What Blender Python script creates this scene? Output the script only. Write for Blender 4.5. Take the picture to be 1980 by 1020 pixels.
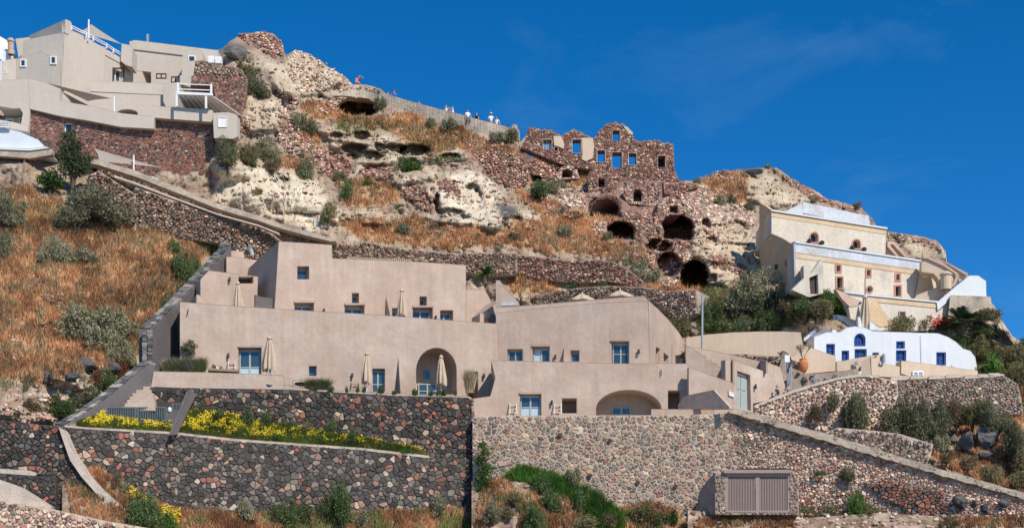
import bpy, math, random
import numpy as np
from mathutils import Vector
from mathutils.geometry import tessellate_polygon
R = math.radians
for o in list(bpy.data.objects): bpy.data.objects.remove(o)
SC = bpy.context.scene
COL = SC.collection
random.seed(7); rng = np.random.default_rng(7)

# ---------------------------------------------------------------- camera, sky, sun, exposure
FOC, HOR, CX = 2700.0, 1300.0, 990.0          # focal length, eye level and centre in photograph pixels
cam = bpy.data.cameras.new('camera'); co = bpy.data.objects.new('camera', cam); COL.objects.link(co)
cam.sensor_width = 36; cam.lens = 36*FOC/1980; cam.shift_y = (HOR-510)/1980
co.location = (0, 0, 0); co.rotation_euler = (R(90), 0, 0); cam.clip_end = 20000
SC.camera = co
SUN_AZ, SUN_EL = R(143), R(43)
w = bpy.data.worlds.new('World'); SC.world = w; w.use_nodes = True
nt = w.node_tree; nt.nodes.clear()
sky = nt.nodes.new('ShaderNodeTexSky'); sky.sky_type = 'NISHITA'; sky.sun_disc = False
sky.sun_elevation = SUN_EL; sky.sun_rotation = SUN_AZ
sky.altitude = 1500; sky.air_density = 0.75; sky.dust_density = 0.0; sky.ozone_density = 3.2
hs = nt.nodes.new('ShaderNodeHueSaturation'); hs.inputs['Saturation'].default_value = 1.355; hs.inputs['Value'].default_value = 1.33
bg = nt.nodes.new('ShaderNodeBackground'); bg.inputs['Strength'].default_value = 0.12
ow = nt.nodes.new('ShaderNodeOutputWorld')
# faint wisps of cirrus
tc = nt.nodes.new('ShaderNodeTexCoord'); mp = nt.nodes.new('ShaderNodeMapping')
mp.inputs['Rotation'].default_value = (0, R(35), R(20)); mp.inputs['Scale'].default_value = (3.2, 3.2, 9)
n1 = nt.nodes.new('ShaderNodeTexNoise'); n1.inputs['Scale'].default_value = 1.7; n1.inputs['Detail'].default_value = 9; n1.inputs['Roughness'].default_value = .62; n1.inputs['Distortion'].default_value = .6
cr = nt.nodes.new('ShaderNodeValToRGB'); cr.color_ramp.elements[0].position = .53; cr.color_ramp.elements[1].position = .84
cr.color_ramp.elements[1].color = (.08, .08, .08, 1)
mxs = nt.nodes.new('ShaderNodeMixRGB'); mxs.inputs[2].default_value = (4.5, 6.6, 8.2, 1)
nt.links.new(tc.outputs['Generated'], mp.inputs[0]); nt.links.new(mp.outputs[0], n1.inputs['Vector']); nt.links.new(n1.outputs[0], cr.inputs[0])
nt.links.new(sky.outputs[0], hs.inputs['Color']); nt.links.new(hs.outputs[0], mxs.inputs[1]); nt.links.new(cr.outputs[0], mxs.inputs[0])
nt.links.new(mxs.outputs[0], bg.inputs[0]); nt.links.new(bg.outputs[0], ow.inputs[0])
sl = bpy.data.lights.new('sun', 'SUN'); sl.energy = 5.0; sl.angle = R(.5); sl.color = (1, .925, .81)
so = bpy.data.objects.new('sun', sl); COL.objects.link(so)
sv = Vector((math.sin(SUN_AZ)*math.cos(SUN_EL), math.cos(SUN_AZ)*math.cos(SUN_EL), math.sin(SUN_EL)))
so.rotation_euler = sv.to_track_quat('Z', 'Y').to_euler(); so.location = (60, -60, 90)
SC.view_settings.view_transform = 'Standard'; SC.view_settings.look = 'None'
SC.view_settings.exposure = 0.0; SC.view_settings.gamma = 1; SC.view_settings.use_curve_mapping = False
SC.render.engine = 'CYCLES'; SC.cycles.max_bounces = 5

# ---------------------------------------------------------------- mapping helpers
def P3(px, py, D): return Vector(((px-CX)*D/FOC, D, (HOR-py)*D/FOC))
class Plane:
    """vertical plane given by its distance at two columns of the view"""
    def __init__(s, x0, d0, x1=None, d1=None):
        if x1 is None: x1, d1 = x0+100, d0
        s.m = (1/d1-1/d0)/(x1-x0); s.b = 1/d0-s.m*x0
        a, b = s.pt(x0, 0, 0), s.pt(x1, 0, 0)
        u = (b-a); u.z = 0; u.normalize()
        if x1 < x0: u = -u
        s.u = u; s.v = Vector((-u.y, u.x, 0))
        if s.v.y < 0: s.v = -s.v
    def D(s, px): return 1/(s.b+s.m*px)
    def pt(s, px, py, off=0):
        p = P3(px, py, s.D(px))
        return p+s.v*off if off else p
    def off(s, d):                       # parallel plane further back by d
        q = Plane.__new__(Plane); q.u, q.v = s.u, s.v
        a = P3(600, 0, s.D(600))+s.v*d; b = P3(1300, 0, s.D(1300))+s.v*d
        xa, xb = CX+a.x*FOC/a.y, CX+b.x*FOC/b.y
        q.m = (1/b.y-1/a.y)/(xb-xa); q.b = 1/a.y-q.m*xa
        return q
def crop(ox, oy, s):
    def f(*v): return [(ox+v[i]/s, oy+v[i+1]/s) for i in range(0, len(v), 2)]
    return f
cA = crop(0, 0, 2.55); cB = crop(400, 0, 2.55); cC = crop(850, 150, 2.55); cD = crop(1250, 250, 2.55); cE = crop(1480, 380, 2.55)
cF = crop(0, 350, 2.55); cG = crop(0, 640, 2.684); cH = crop(280, 440, 3.1875); cI = crop(640, 480, 3.4); cJ = crop(900, 520, 3.4)
cK = crop(1300, 560, 3.6425); cL = crop(450, 720, 3.4); cM = crop(900, 760, 3.924); cN = crop(1350, 680, 3.0)
cQ = crop(230, 60, 5.1); cS = crop(1100, 300, 3.923); cT = crop(1480, 660, 6.375); cU = crop(540, 230, 4.25); cV = crop(640, 130, 5.351)
cW = crop(0, 150, 5.667)
def rect(x0, y0, x1, y1): return [(x0, y0), (x1, y0), (x1, y1), (x0, y1)]
def arch(x0, x1, top, spring, bottom, n=14):
    cx, rx = (x0+x1)/2, (x1-x0)/2
    pts = [(cx+rx*math.cos(a), spring-(spring-top)*math.sin(a)) for a in [math.pi*(1-i/n) for i in range(n+1)]]
    return [(x0, bottom)]+pts+[(x1, bottom)]
def inside(px, py, poly):
    px = np.asarray(px, float); py = np.asarray(py, float); r = np.zeros(px.shape, bool)
    n = len(poly)
    for i in range(n):
        (x0, y0), (x1, y1) = poly[i], poly[(i+1) % n]
        if y0 == y1: continue
        c = ((y0 > py) != (y1 > py)) & (px < (x1-x0)*(py-y0)/(y1-y0)+x0)
        r ^= c
    return r
def inside1(x, y, poly):
    r = False; n = len(poly); x1, y1 = poly[-1]
    for x0, y0 in poly:
        if (y0 > y) != (y1 > y) and x < (x1-x0)*(y-y0)/(y1-y0)+x0: r = not r
        x1, y1 = x0, y0
    return r
TB = rng.random((8, 256, 256))
def vn(x, y, k=0):
    xi = np.floor(x).astype(int); yi = np.floor(y).astype(int); fx = x-xi; fy = y-yi
    fx = fx*fx*(3-2*fx); fy = fy*fy*(3-2*fy); T = TB[k % 8]
    a = T[xi & 255, yi & 255]; b = T[(xi+1) & 255, yi & 255]; c = T[xi & 255, (yi+1) & 255]; d = T[(xi+1) & 255, (yi+1) & 255]
    return (a*(1-fx)+b*fx)*(1-fy)+(c*(1-fx)+d*fx)*fy
def fbm(x, y, k=0, oct=5, g=.5):
    s = 0; a = 1; t = 0
    for i in range(oct):
        s = s+a*vn(x*2**i+17.3*i, y*2**i+9.1*i, k+i); t += a; a *= g
    return s/t
def vn1(x, y, k=0): return float(vn(np.array([x]), np.array([y]), k)[0])

# ---------------------------------------------------------------- materials
def mat(name, col=None, rough=.9, attr=False, var=.25, vscale=2.0, bump=.3, bscale=6.0, spec=.2, metal=0, fine=.1, trans=0, blotch=None, stretch=(1, 1, 1), streak=0, rnd=0, bevel=0, bdist=.1):
    m = bpy.data.materials.new(name); m.use_nodes = True; t = m.node_tree; N = t.nodes; L = t.links
    b = N['Principled BSDF']; b.inputs['Roughness'].default_value = rough; b.inputs['Metallic'].default_value = metal
    b.inputs['Specular IOR Level'].default_value = spec
    tcn = N.new('ShaderNodeTexCoord'); geo = N.new('ShaderNodeNewGeometry')
    mpn = N.new('ShaderNodeMapping'); mpn.inputs['Scale'].default_value = stretch; L.new(geo.outputs['Position'], mpn.inputs[0])
    if attr:
        a = N.new('ShaderNodeAttribute'); a.attribute_name = 'Col'; base = a.outputs['Color']
    else:
        a = N.new('ShaderNodeRGB'); a.outputs[0].default_value = (*col, 1); base = a.outputs[0]
    if blotch:                            # second colour in irregular worn patches
        nb = N.new('ShaderNodeTexNoise'); nb.inputs['Scale'].default_value = blotch[1]; nb.inputs['Detail'].default_value = 8; nb.inputs['Roughness'].default_value = .65
        L.new(mpn.outputs[0], nb.inputs['Vector'])
        rp = N.new('ShaderNodeValToRGB'); rp.color_ramp.elements[0].position = blotch[2]; rp.color_ramp.elements[1].position = blotch[3]
        L.new(nb.outputs[0], rp.inputs[0])
        mb_ = N.new('ShaderNodeMixRGB'); mb_.inputs[2].default_value = (*blotch[0], 1); L.new(rp.outputs[0], mb_.inputs[0]); L.new(base, mb_.inputs[1]); base = mb_.outputs[0]
    def scale(base, node_out, lo, hi):
        mr = N.new('ShaderNodeMapRange'); mr.inputs['From Min'].default_value = .25; mr.inputs['From Max'].default_value = .75
        mr.inputs['To Min'].default_value = lo; mr.inputs['To Max'].default_value = hi; L.new(node_out, mr.inputs['Value'])
        mm = N.new('ShaderNodeVectorMath'); mm.operation = 'SCALE'; L.new(base, mm.inputs[0]); L.new(mr.outputs[0], mm.inputs['Scale']); return mm.outputs[0]
    if var:
        n = N.new('ShaderNodeTexNoise'); n.inputs['Scale'].default_value = vscale; n.inputs['Detail'].default_value = 6; n.inputs['Roughness'].default_value = .6
        L.new(mpn.outputs[0], n.inputs['Vector']); base = scale(base, n.outputs[0], 1-var, 1+var)
    if fine:
        n = N.new('ShaderNodeTexNoise'); n.inputs['Scale'].default_value = vscale*9; n.inputs['Detail'].default_value = 3
        L.new(mpn.outputs[0], n.inputs['Vector']); base = scale(base, n.outputs[0], 1-fine, 1+fine)
    if streak:                            # rain streaks running down
        ms_ = N.new('ShaderNodeMapping'); ms_.inputs['Scale'].default_value = (2.6, 2.6, .16); L.new(geo.outputs['Position'], ms_.inputs[0])
        n = N.new('ShaderNodeTexNoise'); n.inputs['Scale'].default_value = 1.0; n.inputs['Detail'].default_value = 5; n.inputs['Roughness'].default_value = .65
        L.new(ms_.outputs[0], n.inputs['Vector']); base = scale(base, n.outputs[0], 1-streak, 1+streak)
    if rnd:
        oi = N.new('ShaderNodeObjectInfo'); base = scale(base, oi.outputs['Random'], 1-rnd, 1+rnd)
    L.new(base, b.inputs['Base Color'])
    nrm = None
    if bevel:
        bv = N.new('ShaderNodeBevel'); bv.samples = 3; bv.inputs['Radius'].default_value = bevel; nrm = bv.outputs[0]
    if bump:
        n = N.new('ShaderNodeTexNoise'); n.inputs['Scale'].default_value = bscale; n.inputs['Detail'].default_value = 7; n.inputs['Roughness'].default_value = .6
        L.new(mpn.outputs[0], n.inputs['Vector'])
        bp = N.new('ShaderNodeBump'); bp.inputs['Strength'].default_value = bump; bp.inputs['Distance'].default_value = bdist; L.new(n.outputs[0], bp.inputs['Height'])
        if nrm: L.new(nrm, bp.inputs['Normal'])
        nrm = bp.outputs[0]
    if nrm: L.new(nrm, b.inputs['Normal'])
    if trans:
        tr = N.new('ShaderNodeBsdfTranslucent'); ms = N.new('ShaderNodeMixShader'); ms.inputs[0].default_value = trans
        L.new(base, tr.inputs[0]); L.new(b.outputs[0], ms.inputs[1]); L.new(tr.outputs[0], ms.inputs[2]); L.new(ms.outputs[0], N['Material Output'].inputs[0])
    return m
M = {}
M['taupe'] = mat('taupe_plaster', (.45, .336, .266), streak=.085, var=.14, vscale=.42, bump=.35, bscale=1.6, fine=.05, bevel=.10, blotch=((.52, .42, .345), .28, .46, .70), bdist=.16)
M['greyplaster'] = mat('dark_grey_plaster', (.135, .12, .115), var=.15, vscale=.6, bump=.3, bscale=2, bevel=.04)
M['greige'] = mat('pale_beige_plaster', (.545, .472, .395), streak=.035, var=.06, vscale=.5, bump=.3, bscale=1.6, fine=.03, bevel=.06, blotch=((.45, .39, .325), .5, .5, .8))
M['cream'] = mat('cream_plaster', (.60, .465, .34), streak=.07, var=.08, vscale=.6, bump=.3, bscale=1.8, fine=.04, bevel=.06)
M['white'] = mat('white_lime_plaster', (.66, .675, .69), streak=.05, var=.05, vscale=.8, bump=.35, bscale=1.5, fine=.02, bevel=.08)
M['palewhite'] = mat('bluish_white_plaster', (.66, .70, .74), var=.06, vscale=.8, bump=.3, bscale=1.5, fine=.02, bevel=.08)
M['mon'] = mat('weathered_cream_plaster', (.60, .53, .43), streak=.08, var=.10, vscale=.5, bump=.4, bscale=2, bevel=.05, blotch=((.44, .40, .36), .33, .56, .68))
M['monblue'] = mat('worn_bluish_white_plaster', (.52, .54, .58), streak=.1, var=.12, vscale=.6, bump=.4, bscale=2, bevel=.05, blotch=((.42, .38, .33), .35, .5, .62))
M['monyellow'] = mat('ochre_yellow_plaster', (.58, .42, .26), var=.12, vscale=.6, bump=.3, bscale=2, bevel=.05, blotch=((.60, .50, .38), .4, .5, .7))
M['softpink'] = mat('faded_pink_plaster', (.56, .39, .31), var=.12, streak=.06, bevel=.05)
M['pink'] = mat('pink_trim_plaster', (.50, .25, .19), var=.1, bevel=.04)
M['concrete'] = mat('weathered_concrete', (.47, .385, .30), var=.28, vscale=1.4, bump=.9, bscale=4, bevel=.05, blotch=((.28, .24, .20), .6, .5, .7))
M['capstone'] = mat('pale_lime_capping', (.54, .45, .37), var=.18, vscale=1.5, bump=.5, bscale=6, bevel=.06)
M['mortar'] = mat('earth_mortar', (.36, .28, .22), var=.3, vscale=1.5, bump=.7, bscale=8)
M['palemortar'] = mat('pale_lime_mortar', (.52, .425, .34), var=.2, vscale=1.2, bump=.6, bscale=8)
M['darkmortar'] = mat('dark_joint_earth', (.06, .054, .05), var=.3, bump=.6, bscale=9)
M['redmortar'] = mat('red_earth_mortar', (.27, .165, .135), var=.3, vscale=1.2, bump=.7, bscale=8)
M['stone'] = mat('rough_stone', attr=True, var=.25, vscale=5, bump=.7, bscale=12, fine=.18, bdist=.06)
M['earth'] = mat('hillside_earth_and_rock', attr=True, var=.22, vscale=1.3, bump=.75, bscale=4.5, fine=.2, bdist=.22)
M['leaf'] = mat('leaves', attr=True, rough=.6, var=.12, vscale=3, bump=0, trans=.3, fine=0, rnd=.15)
M['grass'] = mat('grass_blades', attr=True, rough=.8, var=.2, vscale=.5, bump=0, trans=.3, fine=0)
M['bark'] = mat('bark', (.12, .085, .06), var=.2, vscale=8, bump=.5, bscale=20)
M['frame'] = mat('grey_green_painted_wood', (.34, .38, .36), rough=.6, var=.06, bump=.1)
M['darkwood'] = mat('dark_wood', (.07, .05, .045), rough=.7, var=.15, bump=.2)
M['bluewood'] = mat('blue_painted_wood', (.015, .075, .36), rough=.5, var=.08, bump=.1)
M['whitewood'] = mat('white_painted_wood', (.78, .77, .75), rough=.6, var=.04, bump=.1)
M['ladder'] = mat('bleached_wood', (.62, .52, .42), rough=.8, var=.12, bump=.2)
M['glass'] = mat('window_glass', (.035, .055, .07), rough=.06, var=0, bump=0, fine=0, spec=1.0)
M['glass'].node_tree.nodes['Principled BSDF'].inputs['IOR'].default_value = 1.52
M['curtain'] = mat('pale_curtain_cloth', (.42, .53, .60), var=.1, vscale=4, bump=.3, bscale=10, stretch=(8, 8, .6))
M['metal'] = mat('dark_metal', (.06, .065, .07), rough=.45, metal=.6, var=.1, bump=0)
M['galv'] = mat('galvanised_metal', (.38, .40, .41), rough=.5, metal=.5, var=.1, bump=0)
M['slate'] = mat('slate_grey_painted_metal', (.12, .15, .165), rough=.5, var=.06, bump=0)
M['mauve'] = mat('mauve_brown_painted_metal', (.33, .255, .22), rough=.6, var=.05, bump=.05)
M['canvas'] = mat('sand_canvas', (.60, .47, .35), rough=.95, var=.12, vscale=3, bump=.3, bscale=9, trans=.15)
M['sail'] = mat('taupe_shade_cloth', (.40, .35, .30), rough=.95, var=.05, bump=.15, trans=.2)
M['terracotta'] = mat('terracotta', (.50, .19, .08), rough=.8, var=.12, bump=.2)
M['skin'] = mat('skin', (.50, .29, .20), rough=.6, var=.05, bump=0)
M['hairdark'] = mat('dark_hair', (.02, .015, .012), rough=.6, var=.1, bump=0)
M['hairbrown'] = mat('brown_hair', (.16, .08, .04), rough=.6, var=.1, bump=0)
def cloth(name, c): M[name] = mat(name, c, rough=.95, var=.1, vscale=6, bump=.3, bscale=12)
for n_, c_ in dict(cloth_white=(.8, .79, .77), cloth_blue=(.04, .13, .42), cloth_navy=(.02, .03, .09), cloth_teal=(.02, .06, .075), cloth_grey=(.20, .23, .27), cloth_jeans=(.28, .42, .62), cloth_pink=(.60, .20, .22), cloth_black=(.02, .02, .025), cloth_khaki=(.28, .22, .15), cloth_towel=(.6, .55, .5), cloth_yellow=(.7, .5, .08)).items(): cloth(n_, c_)
M['sea'] = mat('sea_water', (.01, .05, .10), rough=.12, var=0, bump=.4, bscale=.8, spec=.5, fine=0)

# ---------------------------------------------------------------- objects
def tag(o, label=None, cat=None, group=None, kind=None):
    if label: o['label'] = label
    if cat: o['category'] = cat
    if group: o['group'] = group
    if kind: o['kind'] = kind
    return o
def empty(name, loc, label, cat, group=None):
    o = bpy.data.objects.new(name, None); COL.objects.link(o); o.location = loc; o.empty_display_size = .3
    return tag(o, label, cat, group)
class MB:
    def __init__(s): s.v = []; s.f = []; s.c = []
    def add(s, vs, fs, c=None):
        b = len(s.v); s.v += [tuple(v) for v in vs]; s.f += [tuple(b+i for i in f) for f in fs]
        if c is not None: s.c += [c]*len(fs)
    def build(s, name, m, parent=None, smooth=False, origin=None, label=None, cat=None, group=None, kind=None):
        P = parent_loc(parent)
        if parent is None and origin is None:
            a = np.array(s.v); origin = Vector(((a[:, 0].min()+a[:, 0].max())/2, (a[:, 1].min()+a[:, 1].max())/2, a[:, 2].min()))
        if origin is None: origin = P
        me = bpy.data.meshes.new(name); me.from_pydata([(v[0]-origin[0], v[1]-origin[1], v[2]-origin[2]) for v in s.v], [], s.f)
        if s.c:
            at = me.color_attributes.new('Col', 'FLOAT_COLOR', 'CORNER')
            arr = np.repeat(np.array([(c[0], c[1], c[2], 1) for c in s.c]), [len(f) for f in s.f], axis=0); at.data.foreach_set('color', arr.ravel())
        if smooth: me.polygons.foreach_set('use_smooth', [True]*len(me.polygons))
        me.materials.append(m); me.update()
        o = bpy.data.objects.new(name, me); COL.objects.link(o)
        if parent is not None: o.parent = parent; o.location = Vector(origin)-P
        else: o.location = origin
        return tag(o, label, cat, group, kind)
def parent_loc(p):
    l = Vector((0, 0, 0))
    while p is not None: l += p.location; p = p.parent
    return l
def np_mesh(name, V, F, C, m, parent=None, origin=(0, 0, 0), smooth=False, **kw):
    """V (n,3), F (m,k) same-size faces, C (m,3) or None"""
    me = bpy.data.meshes.new(name); k = F.shape[1]
    me.vertices.add(len(V)); me.vertices.foreach_set('co', (V-np.array(origin)).astype(np.float32).ravel())
    me.loops.add(F.size); me.loops.foreach_set('vertex_index', F.astype(np.int32).ravel())
    me.polygons.add(len(F)); me.polygons.foreach_set('loop_start', np.arange(0, F.size, k, dtype=np.int32))
    me.update(calc_edges=True)
    if C is not None:
        if len(C) == len(F): at = me.color_attributes.new('Col', 'FLOAT_COLOR', 'CORNER'); cc = np.repeat(C, k, axis=0)
        else: at = me.color_attributes.new('Col', 'FLOAT_COLOR', 'POINT'); cc = C
        at.data.foreach_set('color', np.concatenate([cc, np.ones((len(cc), 1))], 1).astype(np.float32).ravel())
    if smooth: me.polygons.foreach_set('use_smooth', np.ones(len(F), bool))
    me.materials.append(m)
    o = bpy.data.objects.new(name, me); COL.objects.link(o)
    o.location = Vector(origin)-parent_loc(parent); o.parent = parent
    return tag(o, **kw)
def slab(mb, poly, pl, t, off=0, holes=(), vdir=None, c=None, taper=0):
    """upright slab whose front is `poly` (view columns/rows) on the plane, thickness t going back"""
    v = vdir or pl.v
    loops = [list(poly)]+[list(h) for h in holes]
    flat = [p for l in loops for p in l]
    tri = tessellate_polygon([[Vector((p[0], p[1], 0)) for p in l] for l in loops])
    fr = [pl.pt(p[0], p[1])+pl.v*off for p in flat]; bk = [p+v*t for p in fr]; n = len(flat)
    fs = [tuple(q) for q in tri]+[tuple(i+n for i in reversed(q)) for q in tri]
    b = 0
    for l in loops:
        m = len(l)
        for i in range(m): j = (i+1) % m; fs.append((b+i, b+j, n+b+j, n+b+i))
        b += m
    mb.add(fr+bk, fs, c)
def slabo(name, poly, pl, t, m, parent=None, off=0, holes=(), vdir=None, **kw):
    mb = MB(); slab(mb, poly, pl, t, off, holes, vdir); return mb.build(name, m, parent, **kw)
def facade(parent, poly, pl, m, holes=(), deep=(), t=.45, deepd=1.6, T=8, name='wall', vdir=None, **kw):
    mb = MB(); hs_ = list(holes)+list(deep)
    slab(mb, poly, pl, t, 0, hs_)
    o = t+.003
    if deep: slab(mb, poly, pl, deepd, o, deep); o += deepd+.003
    slab(mb, poly, pl, T, o, vdir=vdir)
    return mb.build(name, m, parent, **kw)
def box(mb, c, sx, sy, sz, u=Vector((1, 0, 0)), v=Vector((0, 1, 0)), col=None, w=None):
    w = w or Vector((0, 0, 1)); c = Vector(c)
    vs = [c+u*(sx*a/2)+v*(sy*b/2)+w*(sz*d/2) for a in (-1, 1) for b in (-1, 1) for d in (-1, 1)]
    mb.add(vs, [(0, 1, 3, 2), (4, 6, 7, 5), (0, 4, 5, 1), (2, 3, 7, 6), (0, 2, 6, 4), (1, 5, 7, 3)], col)
def tube(mb, pts, rs, n=7, col=None, cap=True):
    vs = []; fs = []; pts = [Vector(p) for p in pts]
    if not hasattr(rs, '__len__'): rs = [rs]*len(pts)
    for i, p in enumerate(pts):
        d = (pts[min(i+1, len(pts)-1)]-pts[max(i-1, 0)]).normalized()
        a = Vector((1, 0, 0)) if abs(d.x) < .8 else Vector((0, 1, 0)); u = d.cross(a).normalized(); w_ = d.cross(u)
        for k in range(n): th = 2*math.pi*k/n; vs.append(p+(u*math.cos(th)+w_*math.sin(th))*rs[i])
    for i in range(len(pts)-1):
        for k in range(n): k2 = (k+1) % n; fs.append((i*n+k, i*n+k2, (i+1)*n+k2, (i+1)*n+k))
    if cap: fs.append(tuple(range(n-1, -1, -1))); fs.append(tuple(range((len(pts)-1)*n, len(pts)*n)))
    mb.add(vs, fs, col)
def lathe(mb, prof, c=(0, 0, 0), n=14, col=None):
    c = Vector(c); vs = []; fs = []
    for r, z in prof:
        for k in range(n): th = 2*math.pi*k/n; vs.append(c+Vector((r*math.cos(th), r*math.sin(th), z)))
    for i in range(len(prof)-1):
        for k in range(n): k2 = (k+1) % n; fs.append((i*n+k, i*n+k2, (i+1)*n+k2, (i+1)*n+k))
    mb.add(vs, fs, col)
def copy_tree(o, loc=None, parent=None):
    c = o.copy(); COL.objects.link(c)
    if parent is not None: c.parent = parent
    if loc is not None: c.location = loc
    for ch in o.children: copy_tree(ch, None, c)
    return c
# ================================================================ THE HILLSIDE
SKY = [(-400, 210), (0, 205), (300, 200), (370, 125), (425, 96), (445, 78), (468, 66), (500, 60), (525, 63), (546, 82), (552, 108), (572, 97), (600, 104), (640, 132), (668, 150), (688, 168),
       (750, 185), (860, 222), (1000, 268), (1010, 300), (1100, 322), (1200, 335), (1300, 350), (1345, 350), (1375, 338), (1400, 331), (1440, 326), (1500, 324), (1520, 338), (1545, 352), (1575, 368), (1600, 384), (1640, 394), (1665, 402), (1685, 420), (1700, 446),
       (1730, 450), (1790, 458), (1815, 468), (1829, 486), (1829, 505), (1850, 560), (1905, 570), (1921, 588), (1935, 615), (1958, 652), (1990, 668), (2100, 700), (2400, 780)]
skx, sky_ = np.array(SKY).T
def skyline(px): return np.interp(px, skx, sky_)+(fbm(px/9., px*0+3.3, 1, 4)-.5)*7
# distance field: base slope plus smooth corrections
DC = [(-150, 1100, 84), (300, 1100, 88), (900, 1100, 92), (1500, 1100, 91), (2100, 1100, 88),
      (0, 800, 89.5), (150, 800, 91.5), (230, 740, 96), (0, 640, 97), (250, 640, 101), (0, 500, 105), (280, 500, 109), (380, 520, 111), (0, 360, 113), (200, 400, 113), (420, 400, 117.5), (300, 340, 117),
      (420, 620, 114), (420, 750, 107), (700, 750, 107), (700, 550, 117), (900, 800, 105), (900, 600, 116), (1200, 800, 107), (1200, 600, 114), (1350, 800, 104), (650, 470, 116), (900, 480, 117),
      (1200, 500, 117.5), (440, 385, 119), (560, 400, 120), (440, 265, 117.3), (440, 300, 118.6), (500, 300, 122.5), (470, 220, 123.5), (50, 318, 113.9), (-150, 318, 113.9), (480, 100, 134), (620, 120, 136), (700, 200, 134), (640, 300, 128), (800, 320, 127), (1000, 270, 131), (900, 400, 122),
      (200, 200, 140), (380, 150, 134), (1100, 350, 130), (1300, 355, 131), (1345, 540, 115.5), (1310, 440, 121), (1400, 350, 132), (1500, 330, 136), (1400, 600, 111.5), (1460, 640, 109.5), (1500, 550, 117.5), (1545, 580, 107.6), (1580, 590, 107.6), (1640, 640, 107.6), (1740, 640, 109.8), (1830, 645, 110.6), (1860, 600, 111.2), (1930, 612, 111), (1955, 655, 110),
      (1660, 420, 138), (1800, 480, 132), (1900, 700, 110), (1980, 800, 104), (1850, 780, 103.5), (1700, 720, 109.6), (1550, 730, 109), (1600, 800, 103), (1750, 850, 99), (1900, 880, 97.5), (1980, 930, 95), (1500, 850, 101), (1700, 1000, 96), (1400, 950, 98), (1100, 950, 98), (600, 950, 99), (100, 950, 92), (2200, 900, 96), (2200, 700, 110), (-300, 500, 106), (-300, 800, 90)]
dc = np.array(DC, float); cx_ = dc[:, :2]/100
def _k(r): return r
_r = np.linalg.norm(cx_[:, None]-cx_[None], axis=2)
_A = np.block([[_k(_r)-0.02*np.eye(len(dc)), np.c_[np.ones(len(dc)), cx_]], [np.c_[np.ones(len(dc)), cx_].T, np.zeros((3, 3))]])
_w = np.linalg.solve(_A, np.r_[dc[:, 2], 0, 0, 0])
def D0(px, py):
    px = np.asarray(px, float)/100; py = np.asarray(py, float)/100; s = _w[-3]+_w[-2]*px+_w[-1]*py
    for i in range(len(dc)): s = s+_w[i]*np.hypot(px-cx_[i, 0], py-cx_[i, 1])
    return s
TUFA = [
 [(415, 318), (450, 312), (500, 325), (560, 325), (600, 350), (625, 395), (650, 420), (640, 445), (560, 432), (416, 392)],
 cB(60, 260, 240, 250, 260, 300, 370, 290, 450, 240, 620, 330, 720, 410, 640, 450, 500, 480, 420, 475, 330, 440, 290, 380, 220, 330, 120, 310),
 cB(190, 450, 320, 480, 350, 540, 330, 640, 230, 660, 180, 560),
 cB(540, 650, 640, 620, 800, 630, 900, 700, 1090, 720, 1110, 800, 1000, 760, 930, 790, 800, 800, 740, 850, 700, 760, 590, 720),
 cB(430, 830, 540, 900, 600, 1000, 680, 1060, 640, 1110, 560, 1080, 480, 1000),
 cU(900, 420, 1080, 430, 1290, 410, 1300, 480, 1290, 620, 1180, 540, 1060, 560, 1000, 620, 940, 520), cU(1400, 440, 1530, 430, 1530, 830, 1330, 790, 1290, 600, 1420, 600),
 cC(50, 470, 160, 465, 260, 520, 290, 600, 400, 660, 500, 715, 440, 750, 340, 730, 240, 755, 120, 720, 0, 680, 0, 540),
 cC(0, 360, 90, 370, 100, 410, 40, 420),
 cU(420, 760, 500, 720, 720, 700, 960, 790, 1300, 790, 1530, 850, 1530, 885, 1200, 800, 950, 830, 720, 840, 500, 780),
 cD(460, 250, 620, 240, 760, 290, 830, 340, 700, 380, 560, 380, 520, 350, 450, 330), cD(250, 480, 330, 400, 400, 430, 500, 520, 510, 600, 380, 590, 250, 580), cD(320, 690, 470, 680, 470, 730, 400, 780, 310, 780),
 cE(915, 490, 1110, 490, 1130, 560, 1230, 690, 1220, 720, 1100, 650, 1060, 590, 920, 560), cE(690, 200, 870, 240, 890, 320, 780, 300, 650, 270),
 cC(560, 600, 700, 600, 690, 680, 600, 700), cD(500, 540, 560, 520, 600, 720, 520, 690), cF(170, 640, 240, 600, 300, 700, 200, 720), cF(190, 900, 420, 920, 420, 1000, 260, 1030), cG(0, 380, 130, 390, 240, 430, 300, 480, 0, 460),
 [(1325, 420), (1370, 415), (1440, 440), (1450, 520), (1380, 520), (1330, 500)], [(690, 262), (840, 268), (930, 300), (880, 320), (760, 300)]]
TUFA.append([(1860, 775), (1960, 800), (1980, 860), (1900, 900)] if 0 else cJ(240, 120, 350, 150, 380, 215, 240, 210))
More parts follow.
